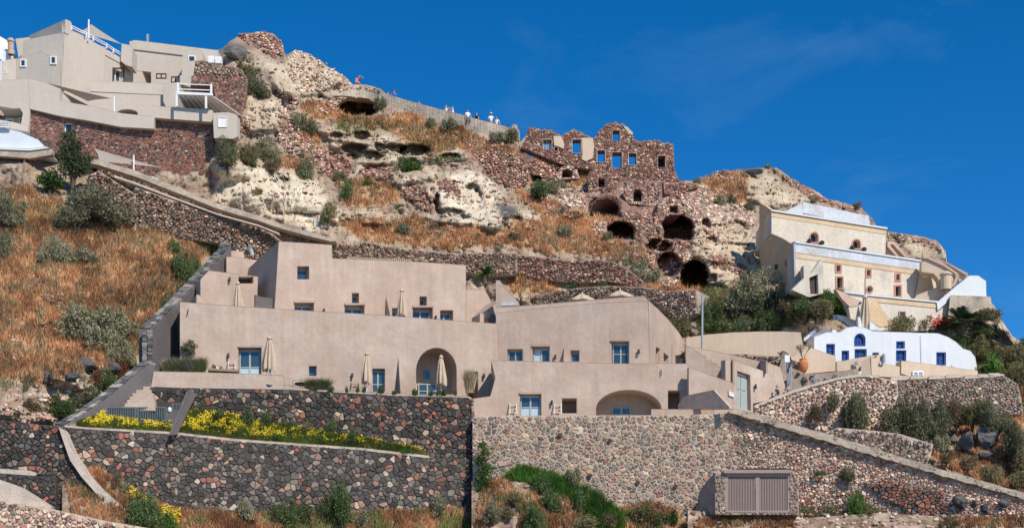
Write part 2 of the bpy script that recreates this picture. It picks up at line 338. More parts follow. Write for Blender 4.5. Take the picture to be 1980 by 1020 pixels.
GRASS = [
 [(-300, 350), (60, 365), (130, 395), (260, 440), (330, 450), (420, 470), (400, 510), (340, 590), (290, 650), (250, 720), (180, 720), (120, 740), (40, 740), (-300, 760)],
 [(645, 425), (700, 415), (850, 425), (960, 450), (1050, 440), (1130, 425), (1150, 445), (1200, 470), (1240, 485), (1225, 505), (1000, 478), (820, 478), (700, 462)],
 cB(450, 490, 660, 520, 850, 570, 1000, 560, 1250, 650, 1500, 720, 1500, 760, 1200, 740, 1000, 720, 850, 640, 600, 600, 480, 560),
 cB(440, 660, 560, 680, 540, 720, 440, 710), cB(340, 760, 500, 800, 480, 860, 350, 820), cB(620, 880, 900, 880, 930, 1010, 700, 1010),
 cC(80, 240, 260, 300, 230, 300, 60, 300), cC(290, 330, 600, 400, 580, 430, 300, 370), cC(340, 560, 500, 610, 640, 660, 880, 680, 880, 710, 760, 720, 600, 740, 420, 760, 340, 720, 500, 700, 420, 640),
 cC(650, 440, 740, 450, 740, 510, 640, 530), [(960, 530), (1040, 535), (1080, 560), (1065, 580), (1000, 565)], [(1065, 555), (1240, 545), (1345, 550), (1345, 575), (1200, 565)], cC(840, 840, 1010, 850, 1060, 870, 1000, 930, 900, 880),
 cD(270, 220, 480, 210, 540, 250, 460, 300, 460, 380, 380, 370, 290, 300), cD(90, 780, 250, 780, 260, 810, 100, 810),
 [(1800, 870), (1990, 890), (1990, 1000), (1880, 935)], [(1780, 740), (1990, 740), (1990, 900), (1860, 890)], cN(1500, 970, 1890, 950, 1890, 1030, 1480, 1030)]
GREEN = [cB(600, 640, 680, 570, 900, 600, 1100, 600, 1280, 650, 1280, 720, 1100, 730, 900, 650), cB(920, 780, 1070, 780, 1080, 850, 920, 850), cB(620, 880, 720, 880, 720, 1000, 640, 980), cU(1260, 260, 1500, 330, 1350, 360, 1260, 330),
         [(1340, 560), (1660, 570), (1620, 620), (1500, 640), (1340, 650)], [(1700, 610), (1990, 690), (1990, 800), (1890, 720), (1720, 640)], [(1560, 570), (1660, 590), (1650, 610), (1560, 610)]]
RED = [cB(110, 200, 190, 160, 290, 150, 370, 200, 385, 280, 340, 290, 280, 260, 220, 200), cC(80, 300, 230, 300, 600, 410, 600, 520, 380, 560, 230, 470), [(1100, 350), (1300, 350), (1340, 380), (1340, 440), (1320, 500), (1300, 550), (1250, 520), (1150, 460), (1130, 400)],
       [(1365, 335), (1420, 330), (1420, 360), (1370, 360)], cD(640, 200, 700, 230, 840, 320, 1000, 380, 1110, 460, 1100, 440, 980, 390, 830, 350, 760, 300), cE(600, 170, 760, 190, 880, 260, 700, 230, 640, 250), cU(0, 0, 80, 120, 60, 250, 0, 200), cU(180, 280, 380, 240, 560, 330, 600, 460, 420, 490, 300, 360)]
LAVA = [cC(260, 620, 330, 620, 400, 650, 390, 690, 300, 680), cN(1440, 440, 1760, 430, 1750, 560, 1700, 610, 1560, 600, 1450, 560), cN(1450, 820, 1560, 820, 1800, 850, 1800, 930, 1480, 980), cG(230, 210, 270, 210, 280, 270, 240, 270), cG(400, 130, 500, 180, 500, 200, 400, 160), cD(480, 190, 590, 180, 590, 220, 490, 225), cB(60, 230, 190, 230, 200, 285, 80, 260),
        cG(510, 140, 620, 150, 610, 210, 520, 200), cN(1280, 955, 1360, 960, 1360, 1005, 1280, 1000)]
CAVES = [(693, 209, 37, 18, 5.5, 0), (1343, 532, 28, 29, 7, 1), (1310, 441, 30, 25, 7, 1), (1169, 402, 31, 20, 3.6, 1), (1200, 447, 26, 18, 5, 1), (1272, 474, 26, 12, 3.5, 0), (1097, 333, 12, 11, 3, 1), (1037, 345, 10, 7, 2, 1), (1293, 512, 24, 25, 2.5, 0),
         (700, 262, 18, 10, 1.6, 0), (683, 286, 26, 9, 1.8, 0), (708, 302, 34, 10, 1.8, 0), (735, 285, 12, 9, 1.4, 0), (765, 286, 20, 9, 1.6, 0), (801, 291, 32, 12, 2.4, 0), (650, 262, 14, 6, 1.2, 0), (870, 303, 22, 6, 1.3, 0), (845, 392, 5, 18, 2.0, 0), (870, 410, 26, 7, 1.2, 0), (880, 420, 30, 5, 1, 0),
         (1365, 433, 9, 11, 2, 0), (1423, 440, 18, 15, 1.0, 0), (1378, 538, 10, 8, 1.2, 0), (1375, 465, 12, 7, 1.2, 0), (1470, 485, 10, 30, 1.2, 0), (545, 350, 16, 7, 1.0, 0), (497, 372, 12, 7, .7, 0), (590, 375, 5, 3, .6, 0), (570, 413, 50, 3, .5, 0), (900, 215, 12, 6, 1, 0), (1000, 425, 12, 8, 1, 0), (925, 380, 8, 16, 1.0, 0), (915, 363, 14, 8, 1.0, 0)]
NX, NY = 800, 350
gx = np.linspace(-200, 2180, NX); sk = skyline(gx)
tt = np.linspace(0, 1, NY)
PX = np.repeat(gx[:, None], NY, 1); PY = 1100+(sk[:, None]-1100)*tt[None]
DD = D0(PX, PY)
warp = lambda s, k: (fbm(PX/s, PY/s, k, 4)-.5)
wx = PX+warp(38, 0)*46; wy = PY+warp(38, 3)*30
def mask(polys, WX=wx, WY=wy):
    m = np.zeros(WX.shape, bool)
    for p in polys: m |= inside(WX, WY, p)
    return m
mT, mG, mGr, mR, mL = mask(TUFA), mask(GRASS), mask(GREEN), mask(RED), mask(LAVA)
def blur(a, n=2):
    a = a.astype(float)
    for _ in range(n):
        a = (a+np.roll(a, 1, 0)+np.roll(a, -1, 0))/3; a = (a+np.roll(a, 1, 1)+np.roll(a, -1, 1))/3
    return a
bT, bG, bR, bL = blur(mT, 3), blur(mG, 3), blur(mR, 2), blur(mL, 2)
big = (fbm(PX/150, PY/90, 2, 3)-.5)*3.6
med = (fbm(PX/40, PY/26, 4, 4)-.5)*1.9
fine = (fbm(PX/9, PY/6, 5, 3, .6)-.5)*.7
# stepped strata and eroded hollows of the tufa
rid = 1-np.abs(2*fbm((PX+PY*.5)/75, PY/19, 6, 3)-1)
bP0 = blur(mask(TUFA[:2]+TUFA[7:8]), 8)
tuf = (-(rid**2)*1.15+(fbm(PX/16, PY/13, 1, 3)-.5)*.32)*(1-.6*bP0)+bP0*(fbm(PX/60, PY/42, 5, 2)-.5)*3.4
pits = np.clip(vn(PX/6.5, PY/4.8, 2)-.86, 0, 1)*4.2
ed = np.clip((PX-60)/1, 0, 1)
calm = np.where((PX > 645) & (PX < 1008), 1-np.exp(-np.clip(PY-sk[:, None]-14, 0, 400)/26), 1.0)
med = med*calm; big = big*calm; fine = fine*calm
DD = DD+big*.5+med*(1-.55*bG)*(1-.62*bT)+fine*(1-.6*bG)*(1-.75*bT)+bT*(tuf-.5+pits*(1-.5*bP0))-bL*.9
fold = np.clip(1-np.abs(fbm(PX/26, PY/70, 3, 3)*2-1)*6, 0, 1)
DD += fold*.45*(1-bG)*(1-.5*bT)
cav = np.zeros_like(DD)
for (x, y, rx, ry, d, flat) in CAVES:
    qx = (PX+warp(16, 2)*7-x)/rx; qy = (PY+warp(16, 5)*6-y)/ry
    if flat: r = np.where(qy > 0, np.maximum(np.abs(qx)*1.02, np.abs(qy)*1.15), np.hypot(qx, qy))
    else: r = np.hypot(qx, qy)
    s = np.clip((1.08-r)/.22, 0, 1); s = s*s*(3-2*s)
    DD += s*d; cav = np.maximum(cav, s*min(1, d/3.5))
# rows never run in front of the ones below by more than a little
def terr_D(px, py):
    px = np.asarray(px, float); py = np.asarray(py, float)
    i = np.clip((px-gx[0])/(gx[1]-gx[0]), 0, NX-1.001); i0 = i.astype(int); fi = i-i0
    s0 = sk[i0]*(1-fi)+sk[i0+1]*fi
    j = np.clip((py-1100)/(s0-1100), 0, 1)*(NY-1); j0 = np.minimum(j.astype(int), NY-2); fj = j-j0
    return (DD[i0, j0]*(1-fj)+DD[i0, j0+1]*fj)*(1-fi)+(DD[i0+1, j0]*(1-fj)+DD[i0+1, j0+1]*fj)*fi
def td(px, py): return float(terr_D(np.array([px]), np.array([py]))[0])
# colours of the ground
n1_ = fbm(PX/22, PY/14, 3, 4)[..., None]; n2_ = fbm(PX/7, PY/5, 6, 3)[..., None]; n3_ = fbm(PX/90, PY/60, 1, 3)[..., None]
def lc(a, b, t): return np.array(a)*(1-t)+np.array(b)*t
cl = lambda a: np.clip(a, 0, 1)
CC = lc((.29, .21, .15), (.46, .37, .275), cl((n1_-.3)*2.2))
CC = lc(CC, (.22, .12, .085), cl((n2_-.50)*3)*.6)
bP = blur(mask(TUFA[:1]+TUFA[7:8]), 6)[..., None]
tufc = lc(lc((.42, .33, .225), (.57, .47, .345), cl((n1_-.3)*2.4)), lc((.58, .485, .355), (.70, .61, .47), cl((n1_-.3)*2.4)), bP); tufc = lc(tufc, (.46, .34, .24), cl((n3_-.54)*4)*.35)
tufc = lc(tufc, (.30, .22, .16), cl((n2_-.66)*7)*.8)
CC = CC*(1-bT[..., None])+tufc*bT[..., None]
redc = lc((.20, .095, .075), (.40, .26, .20), cl((n2_-.35)*3)); CC = CC*(1-.85*bR[..., None])+redc*.85*bR[..., None]
grc = lc((.34, .19, .09), (.52, .31, .155), cl((n2_-.3)*2.4)); CC = CC*(1-bG[..., None])+grc*bG[..., None]
bGr = blur(mGr, 3)[..., None]*cl((n1_-.26)*3.2); CC = CC*(1-bGr*.8)+lc((.11, .115, .04), (.21, .19, .075), n2_)*bGr*.8
CC = CC*(1-bL[..., None])+lc((.05, .048, .05), (.14, .13, .125), n2_)*bL[..., None]
bc = blur(cav, 1)[..., None]; CC = CC*(1-bc*.6)+np.array((.13, .075, .05))*bc*.6  # hollows blended towards dark brown, more so in deep ones
pt = lambda PXa, PYa, Da: np.stack([(PXa-CX)*Da/FOC, Da, (HOR-PYa)*Da/FOC], -1)
V = pt(PX, PY, DD)
# the ground beyond the crest falls away and runs back as a plateau; below, it drops to the shore
top = V[:, -1:, :]
tails = []
for k, (dy, dz) in enumerate([(1.2, -.1), (3, -.6), (7, -2), (16, -4), (40, -9), (90, -20)]):
    q = top.copy(); q[..., 0] *= (q[..., 1]+dy)/q[..., 1]; q[..., 1] += dy; q[..., 2] += dz+(fbm(PX[:, -1:]/30, PX[:, -1:]*0+k, 2, 3)-.5)*dy*.3*min(1, dy/6); tails.append(q)
botm = V[:, :1, :]; low = []
for k, (dy, z) in enumerate([(-45, -6), (-12, 1.0), (-4, 4.2)]):
    q = botm.copy(); q[..., 0] *= (q[..., 1]+dy)/q[..., 1]; q[..., 1] += dy; q[..., 2] = z; low.append(q)
Vall = np.concatenate(low+[V]+tails, 1); Call = np.concatenate([CC[:, :1]]*3+[CC]+[CC[:, -1:]]*6, 1)
# skirts left and right, so the hill goes on outside the frame
def grid_faces(nx, ny):
    i = np.arange(nx-1)[:, None]; j = np.arange(ny-1)[None]
    a = (i*ny+j).ravel(); return np.stack([a, a+ny, a+ny+1, a+1], 1)
def side(Vc, Cc, dxs):
    outv = []
    for dx in dxs: q = Vc.copy(); q[:, 0] += dx; q[:, 1] += abs(dx)*.15; q[:, 2] = np.where(q[:, 2] > 0, q[:, 2]*(1-min(.6, abs(dx)/260)), q[:, 2]); outv.append(q)
    return np.stack(outv), np.repeat(Cc[None], len(dxs), 0)
lv, lcc = side(Vall[0], Call[0], [-160, -70, -25, -8]); rv, rc = side(Vall[-1], Call[-1], [8, 25, 70, 160])
Vall = np.concatenate([lv, Vall, rv], 0); Call = np.concatenate([lcc, Call, rc], 0)
nx_, ny_ = Vall.shape[:2]
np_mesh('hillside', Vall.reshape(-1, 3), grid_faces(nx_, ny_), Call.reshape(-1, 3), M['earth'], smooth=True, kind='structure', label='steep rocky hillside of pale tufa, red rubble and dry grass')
mb = MB(); mb.add([(-6000, -300, -1.8), (6000, -300, -1.8), (6000, 9000, -1.8), (-6000, 9000, -1.8)], [(0, 1, 2, 3)]); mb.build('sea', M['sea'], kind='structure', label='blue sea below the hillside')

# patches of ground in front of or between the terrace walls
def patch(name, xs, ytop, ybot, Df, colf, label, nx=160, ny=40, amp=.35, m='earth', extend=True):
    X = np.repeat(np.linspace(xs[0], xs[1], nx)[:, None], ny, 1); t = np.linspace(0, 1, ny)[None]
    yt = np.interp(X[:, :1], *np.array(ytop).T); yb = np.interp(X[:, :1], *np.array(ybot).T)
    Y = yb+(yt-yb)*t; D = Df(X, Y)+(fbm(X/14, Y/9, 3, 4)-.5)*amp*2
    v = pt(X, Y, D); c = colf(X, Y)
    if extend:
        q = v[:, :1].copy(); q[..., 1] -= 1.0; q[..., 2] -= 2.5; v = np.concatenate([q, v], 1); c = np.concatenate([c[:, :1], c], 1)
    np_mesh(name, v.reshape(-1, 3), grid_faces(*v.shape[:2]), c.reshape(-1, 3), M[m], smooth=True, kind='structure', label=label)
def dirtc(X, Y):
    n = fbm(X/16, Y/10, 2, 4)[..., None]; k = fbm(X/6, Y/5, 5, 3)[..., None]
    return lc(lc((.21, .14, .09), (.45, .35, .27), cl((n-.3)*2.2)), (.15, .12, .05), cl((k-.5)*3)*.7)
def lerpx(*p):
    xs, ds = zip(*p); return lambda X, Y: np.interp(X, xs, ds)
# ground at the foot of the dark wall
def Dfoot(X, Y): return np.interp(X, [150, 913, 960, 1330], [88.2, 95.15, 95.1, 94.4])-.4-(Y-np.interp(X, [200, 915, 1330], [930, 985, 990]))*.02
fy_top = [(190, 905), (215, 925), (300, 990), (330, 1000), (600, 1005), (700, 1012), (900, 995), (915, 990), (918, 950)]
patch('slope_below_dark_wall', (120, 918), [(120, 908), (190, 908), (222, 925), (300, 985), (420, 990), (600, 995), (750, 1000), (900, 985), (918, 975)], [(120, 1120), (918, 1120)], Dfoot, dirtc, 'dry weedy strip of soil at the foot of the dark wall')
DLOWf = lambda X: 88+(X-125)/788*7.2
W3 = Plane(920, 94.7, 1410, 93.9)
def Dslope(X, Y):
    yt = np.interp(X, SLx, SLy); return np.interp(X, [920, 1410], [94.5, 93.7])-(Y-yt)*.035
SLx, SLy = [910, 940, 975, 1010, 1050, 1100, 1160, 1220, 1290, 1330, 1430], [930, 925, 916, 910, 918, 935, 960, 978, 985, 998, 1000]
patch('slope_below_pale_wall', (912, 1430), list(zip(SLx, SLy)), [(912, 1120), (1430, 1120)], Dslope, dirtc, 'weedy slope below the pale stone wall')
def Dright(X, Y): return np.interp(X, [1400, 1980, 2200], [92.6, 91, 90])-.6-(Y-995)*.03
patch('strip_of_ground', (1330, 2200), [(1330, 985), (1400, 991), (1530, 990), (1560, 1000), (1700, 990), (1860, 1000), (2200, 990)], [(1330, 1120), (2200, 1120)], Dright, dirtc, 'dry strip of ground in front of the louvred cabinet')
# flower bed between the two dark walls
UPX, LWX = Plane(290, 92, 913, 95.5), Plane(125, 88, 913, 95.2)
LTOPx, LTOPy = [125, 165, 335, 450, 560, 700, 830], [824, 828, 838, 850, 858, 868, 884]
def Dbed(X, Y):
    yt = np.interp(X, LTOPx, LTOPy); s = np.clip((yt-Y)/60, 0, 1)
    return (1/(LWX.b+LWX.m*X)+.35)+s*3.4*(1-np.clip((X-300)/560, 0, .9))
BTOPx, BTOPy = [150, 200, 335, 350, 480, 620, 700, 800, 832], [818, 806, 806, 792, 815, 838, 850, 870, 882]
patch('flower_bed', (135, 838), list(zip(BTOPx, BTOPy)), list(zip(LTOPx, [y+3 for y in LTOPy])), Dbed, dirtc, 'planted bed of yellow flowers between the two dark walls', amp=.12, extend=False)
# ================================================================ STONE WALLS
def clip(poly, ax, ay, nx, ny):
    out = []; n = len(poly); x1, y1 = poly[-1]; d1 = (x1-ax)*nx+(y1-ay)*ny
    for x, y in poly:
        d = (x-ax)*nx+(y-ay)*ny
        if (d <= 0) != (d1 <= 0): t = d1/(d1-d); out.append((x1+(x-x1)*t, y1+(y-y1)*t))
        if d <= 0: out.append((x, y))
        x1, y1, d1 = x, y, d
    return out
def cells(poly, size, asp=1.0, jit=.46, drop=.12, dbl=.3, holes=(), seed=1, ang=0):
    """irregular stone outlines filling poly; size = spacing across, asp = width/height"""
    rg = random.Random(seed); ca, sa = math.cos(ang), math.sin(ang)
    def to(x, y): return (x*ca+y*sa, (-x*sa+y*ca)*asp)
    def fro(x, y): y = y/asp; return (x*ca-y*sa, x*sa+y*ca)
    q = [to(*p) for p in poly]; x0 = min(p[0] for p in q)-2*size; x1 = max(p[0] for p in q)+2*size; y0 = min(p[1] for p in q)-2*size; y1 = max(p[1] for p in q)+2*size
    G = {}; ny = int((y1-y0)/size)+1; nx = int((x1-x0)/size)+1
    for j in range(ny):
        for i in range(nx):
            if rg.random() < drop: continue
            a, b = x0+size*(i+.5*(j % 2)+rg.uniform(-jit, jit)), y0+size*(j+rg.uniform(-jit, jit)); G[i, j] = [(a, b)]
            if rg.random() < dbl: th = rg.uniform(0, 6.28); dq = size*rg.uniform(.28, .4); G[i, j] = [(a+dq*math.cos(th), b+dq*math.sin(th)), (a-dq*math.cos(th), b-dq*math.sin(th))]
    out = []
    for (i, j), sx, sy in [(k, *q) for k, v in G.items() for q in v]:
        px, py = fro(sx, sy)
        if not inside1(px, py, poly) or any(inside1(px, py, h) for h in holes): continue
        c = [(sx-1.5*size, sy-1.5*size), (sx+1.5*size, sy-1.5*size), (sx+1.5*size, sy+1.5*size), (sx-1.5*size, sy+1.5*size)]
        for dj in (-2, -1, 0, 1, 2):
            for di in (-2, -1, 0, 1, 2):
                for o in G.get((i+di, j+dj), ()):
                    nx_, ny_ = o[0]-sx, o[1]-sy
                    if nx_ == 0 and ny_ == 0: continue
                    c = clip(c, sx+nx_/2, sy+ny_/2, nx_, ny_)
                    if len(c) < 3: break
                if len(c) < 3: break
            if len(c) < 3: break
        if len(c) < 3: continue
        c = [fro(*p) for p in c]; res = []
        for p in c:
            if not inside1(*p, poly) or any(inside1(*p, h) for h in holes):
                lo, hi = 0., 1.
                for _ in range(6):
                    mdl = (lo+hi)/2; z = (px+(p[0]-px)*mdl, py+(p[1]-py)*mdl)
                    if inside1(*z, poly) and not any(inside1(*z, h) for h in holes): lo = mdl
                    else: hi = mdl
                p = (px+(p[0]-px)*lo, py+(p[1]-py)*lo)
            res.append(p)
        # drop tiny edges
        r2 = [res[k] for k in range(len(res)) if abs(res[k][0]-res[k-1][0])+abs(res[k][1]-res[k-1][1]) > .12*size]
        if len(r2) >= 3: out.append(r2)
    return out
def area(c): return abs(sum(c[i-1][0]*c[i][1]-c[i][0]*c[i-1][1] for i in range(len(c))))/2
def stone_geo(c, Df, joint, proud, rg, rnd_=True):
    cx = sum(p[0] for p in c)/len(c); cy = sum(p[1] for p in c)/len(c); n = len(c)
    if rnd_ and n <= 9:                                     # knock the corners off
        k = []
        for i in range(n):
            a, b = c[i], c[(i+1) % n]; q1, q2 = rg.uniform(.05, .22), rg.uniform(.05, .22); k += [(a[0]*(1-q1)+b[0]*q1, a[1]*(1-q1)+b[1]*q1), (a[0]*q2+b[0]*(1-q2), a[1]*q2+b[1]*(1-q2))]
        c = k; n = len(c)
    vs = []; r = math.sqrt(area(c)/3.14)+1e-6; pr = proud*rg.uniform(.45, 1.25); tx, ty = rg.uniform(-.35, .35), rg.uniform(-.35, .35)
    j1 = 1-joint/r; j2 = j1-min(.3, 1.1/r)
    for s, h in ((j1, -.05), (j1*.97, pr*.55), (j2, pr)):
        for p in c:
            dx, dy = (p[0]-cx), (p[1]-cy); x, y = cx+dx*s, cy+dy*s; hh = h
            if h > 0: hh = h*(1+tx*dx/r+ty*dy/r)+rg.uniform(-.012, .012)
            vs.append(P3(x, y, Df(x, y)-hh))
    fs = []
    for k in range(2):
        for i in range(n): i2 = (i+1) % n; fs.append((k*n+i, k*n+i2, (k+1)*n+i2, (k+1)*n+i))
    fs.append(tuple(range(2*n, 3*n)))
    return vs, fs
def pal(entries):
    ws = [e[0] for e in entries]; cs = [(e[1][0]*1.08, e[1][1], e[1][2]*.9) for e in entries]
    def f(rg, x, y):
        c = rg.choices(cs, ws)[0]; k = rg.uniform(.75, 1.28); return tuple(min(.9, v*k*rg.uniform(.96, 1.04)) for v in c)
    return f
P_LAVA = pal([(46, (.058, .055, .055)), (24, (.088, .083, .08)), (9, (.15, .14, .135)), (5, (.24, .10, .08)), (2, (.33, .14, .10)), (5, (.21, .16, .13)), (3, (.38, .30, .23)), (1.5, (.48, .42, .35)), (3, (.28, .18, .15))])
P_LAVAL = pal([(44, (.075, .071, .070)), (24, (.115, .108, .105)), (13, (.19, .175, .165)), (4, (.29, .13, .10)), (6, (.29, .19, .155)), (3.5, (.38, .30, .24)), (1.5, (.5, .45, .39))])
P_PALE = pal([(30, (.37, .30, .24)), (18, (.28, .24, .205)), (10, (.17, .155, .145)), (16, (.37, .27, .22)), (9, (.32, .18, .145)), (11, (.49, .40, .32)), (3, (.38, .25, .16))])
P_RED = pal([(26, (.29, .145, .115)), (24, (.35, .205, .165)), (12, (.22, .125, .105)), (16, (.43, .31, .25)), (8, (.17, .145, .135)), (10, (.50, .41, .33))])
P_PINK = pal([(22, (.45, .31, .26)), (16, (.34, .19, .155)), (20, (.54, .42, .35)), (8, (.22, .19, .18)), (28, (.63, .52, .44)), (5, (.26, .13, .11))])
P_BROWN = pal([(26, (.29, .22, .175)), (24, (.22, .155, .125)), (14, (.36, .28, .22)), (12, (.15, .13, .12)), (12, (.29, .145, .11)), (8, (.43, .36, .29))])
P_BRICKY = pal([(34, (.25, .115, .09)), (26, (.19, .115, .095)), (12, (.30, .18, .145)), (16, (.085, .08, .082)), (6, (.30, .26, .23))])
P_GREY = pal([(30, (.27, .235, .205)), (22, (.18, .16, .15)), (20, (.34, .27, .225)), (16, (.30, .19, .155)), (10, (.42, .35, .29))])
def P_BLEND(rg, x, y): return (P_PALE if rg.random() < (1560-x)/170 else P_PINK)(rg, x, y)
def stones(parent, poly, Df, size, palette, name='stone', asp=1.1, joint=.7, proud=.09, parts=0, holes=(), seed=1, drop=.12, ang=0, ragged=0, sizevar=None):
    rg = random.Random(seed*7+3); cs = cells(poly, size, asp, holes=holes, seed=seed, drop=drop, ang=ang)
    if ragged: cs = [c for c in cs if rg.random() > ragged]
    if not callable(Df): pl_ = Df; Df = lambda x, y: pl_.D(x)
    cs.sort(key=lambda c: -area(c)); P = parent_loc(parent); pm = MB()
    for k, c in enumerate(cs):
        cx = sum(p[0] for p in c)/len(c); cy = sum(p[1] for p in c)/len(c)
        vs, fs = stone_geo(c, Df, joint, proud, rg, rnd_=area(c) > 40); col = palette(rg, cx, cy)
        if k < parts:
            o = Vector(vs[0]); m = MB(); m.add(vs, fs, col); m.build(name, M['stone'], parent, origin=o)
        else: pm.add(vs, fs, col)
    if pm.v: pm.build('rubble' if parts else 'stonework', M['stone'], parent, kind='stuff')
def swall(name, label, cat, poly, pl, size, palette, mortar='mortar', t=1.2, group=None, parts=300, holes=(), **kw):
    xs = [p[0] for p in poly]; ys = [p[1] for p in poly]; xm = sum(xs)/len(xs)
    e = empty(name, pl.pt(xm, max(ys)), label, cat, group)
    slabo('core', poly, pl, t, M[mortar], e, holes=holes)
    stones(e, poly, pl, size, palette, parts=parts, holes=holes, **kw)
    return e

LOW, UP = Plane(125, 88, 913, 95.2), Plane(290, 92, 913, 95.5)
lowpoly = [(125, 824), (165, 828), (335, 838), (450, 850), (560, 858), (700, 868), (830, 884), (912, 886), (913, 1060), (262, 1060), (200, 985), (160, 930), (130, 890), (112, 850)]
low = swall('lava_stone_wall', 'long lower dark lava stone wall flecked with red, below the yellow flower bed', 'stone wall', lowpoly, LOW, 10.2, P_LAVAL, 'darkmortar', t=.6, parts=300, seed=11, joint=.45, proud=.07, drop=.2)
uppoly = [(290, 750), (300, 747), (372, 750), (550, 752), (760, 764), (905, 768), (913, 774), (913, 1000), (820, 1000), (700, 905), (350, 830), (290, 800)]
up = swall('lava_stone_wall', 'upper dark lava stone wall holding the terrace of the taupe house', 'stone wall', uppoly, UP, 9.8, P_LAVA, 'darkmortar', t=1.0, parts=300, seed=12, joint=.45, proud=.09, drop=.2)
# the end of the dark wall, turned back at the corner
slabo('wall_end', [(902, 772), (914, 770), (918, 800), (919, 985), (913, 1000), (905, 1000)], Plane(290, 92.05, 913, 95.55), 5.0, M['redmortar'], up)
mb = MB()
for k in range(46):
    y = 775+k*4.6; rgk = random.Random(k); c = P_LAVA(rgk, 0, 0) if rgk.random() > .35 else (.38, .28, .22)
    for q in range(4):
        p = UP.pt(913.5, y+random.uniform(-1, 1))+UP.v*(.35+q*1.2+random.uniform(-.1, .1)); box(mb, p, .16, .9, .15, UP.u, UP.v, c)
mb.build('stonework', M['stone'], up, kind='stuff')
# capping of the lower wall
slabo('wall_capping', [(125, 821), (165, 825), (335, 834), (450, 847), (560, 855), (700, 865), (830, 880), (830, 885), (700, 870), (560, 860), (450, 852), (335, 839), (165, 829), (125, 825)], LOW, .5, M['concrete'], low, off=-.03)

# left end: curved lime-capped wall, and the walls below it
LW = Plane(0, 87.4, 240, 87.8)
lw = swall('lava_stone_wall', 'dark lava stone wall at the lower left corner, ending at the curved lime-capped edge', 'stone wall', [(-120, 806), (0, 811), (118, 824), (130, 850), (150, 890), (175, 925), (205, 960), (250, 1000), (275, 1030), (160, 1035), (105, 975), (78, 918), (0, 908), (-120, 905)], LW, 10, P_LAVA, 'darkmortar', t=1.4, parts=300, seed=13, proud=.10, joint=.6, drop=.18)
cp = [(116, 826), (128, 832), (148, 880), (172, 915), (205, 950), (240, 980), (300, 1026), (270, 1028), (232, 995), (195, 962), (160, 922), (138, 890), (124, 850)]
slabo('lime_capping', cp, LW, 2.2, M['capstone'], lw, off=-.35)
slabo('ledge_capping', [(-120, 899), (0, 906), (62, 910), (76, 916), (70, 920), (0, 915), (-120, 909)], LW, .6, M['capstone'], lw, off=-.3)
L2 = Plane(0, 86.9, 240, 87.2)
l2 = swall('lava_stone_wall', 'short dark lava stone wall under the pale ledge at far lower left', 'stone wall', [(-120, 908), (0, 914), (70, 919), (108, 920), (108, 990), (60, 975), (0, 960), (-120, 950)], L2, 10, P_LAVA, 'darkmortar', t=.45, parts=120, seed=14, proud=.08, joint=.5)
slabo('ramp', [(-120, 905), (-20, 920), (0, 926), (40, 940), (80, 965), (100, 978), (95, 995), (0, 1000), (-120, 1000)], Plane(0, 86.3), .5, M['capstone'], label='pale plastered ramp curving down at the lower left corner', cat='ramp')
L3 = Plane(0, 85.6, 300, 86.1)
l3 = swall('pebbled_wall', 'low red and pink rubble wall along the bottom left edge', 'stone wall', [(-120, 955), (0, 967), (60, 975), (110, 985), (200, 1005), (300, 1022), (330, 1090), (-120, 1090)], L3, 9.5, P_PINK, 'palemortar', t=1.2, parts=200, seed=15, proud=.12, joint=.8)

# pale stone retaining wall under the right wing
w3poly = [(914, 806), (922, 803), (1255, 802), (1387, 800), (1410, 795), (1425, 799), (1418, 815), (1433, 830), (1422, 850), (1437, 870), (1428, 890), (1440, 905), (1400, 908), (1380, 925), (1360, 1000), (1430, 1060), (914, 1060)]
w3 = swall('pale_stone_wall', 'tall retaining wall of grey and pink stones in pale mortar under the taupe terrace', 'stone wall', w3poly, W3, 9.0, P_PALE, 'palemortar', t=3, parts=300, seed=16, proud=.06, joint=.75, asp=1.35, drop=.24)
mb = MB()
for (x, y) in cM(718, 318, 1095, 360, 945, 624, 1307, 677, 1593, 706): lathe(mb, [(.001, 0), (.13, 0), (.16, .0), (.16, -.02)], (0, 0, 0), 10)
dh = MB()
for (x, y) in cM(718, 318, 1095, 360, 945, 624, 1307, 677, 1593, 706):
    p = W3.pt(x, y)+W3.v*-.16; tube(dh, [p, p+W3.v*.1], [.15, .15], 10)
dh.build('drain_hole_shade', M['darkwood'], w3)  # dark discs in place of the shade inside the drain holes
# big rubble wall under the ramp, stopping at the masonry niche
W4 = Plane(1390, 94.1, 1980, 91.2)
w4poly = [(1390, 797), (1425, 797), (1500, 822), (1600, 851), (1700, 884), (1800, 912), (1900, 940), (1990, 965), (2200, 1020), (2200, 1080), (1530, 1080), (1530, 905), (1400, 905), (1400, 860)]
w4 = swall('rubble_wall', 'wide pinkish rubble wall under the plastered ramp, behind the louvred cabinet', 'stone wall', w4poly, W4, 7.4, P_BLEND, 'palemortar', t=2, parts=300, seed=17, proud=.12, joint=.7, asp=1.45, drop=.18, ang=.05)
brick = cN(960, 750, 1100, 740, 1440, 790, 1455, 900, 1430, 975, 1250, 1000, 1180, 900, 1040, 830)
stones(w4, brick, Plane(1390, 93.65, 1980, 91.05), 9.5, P_BRICKY, name='red_stone', asp=1.5, joint=.7, proud=.07, parts=80, seed=18)
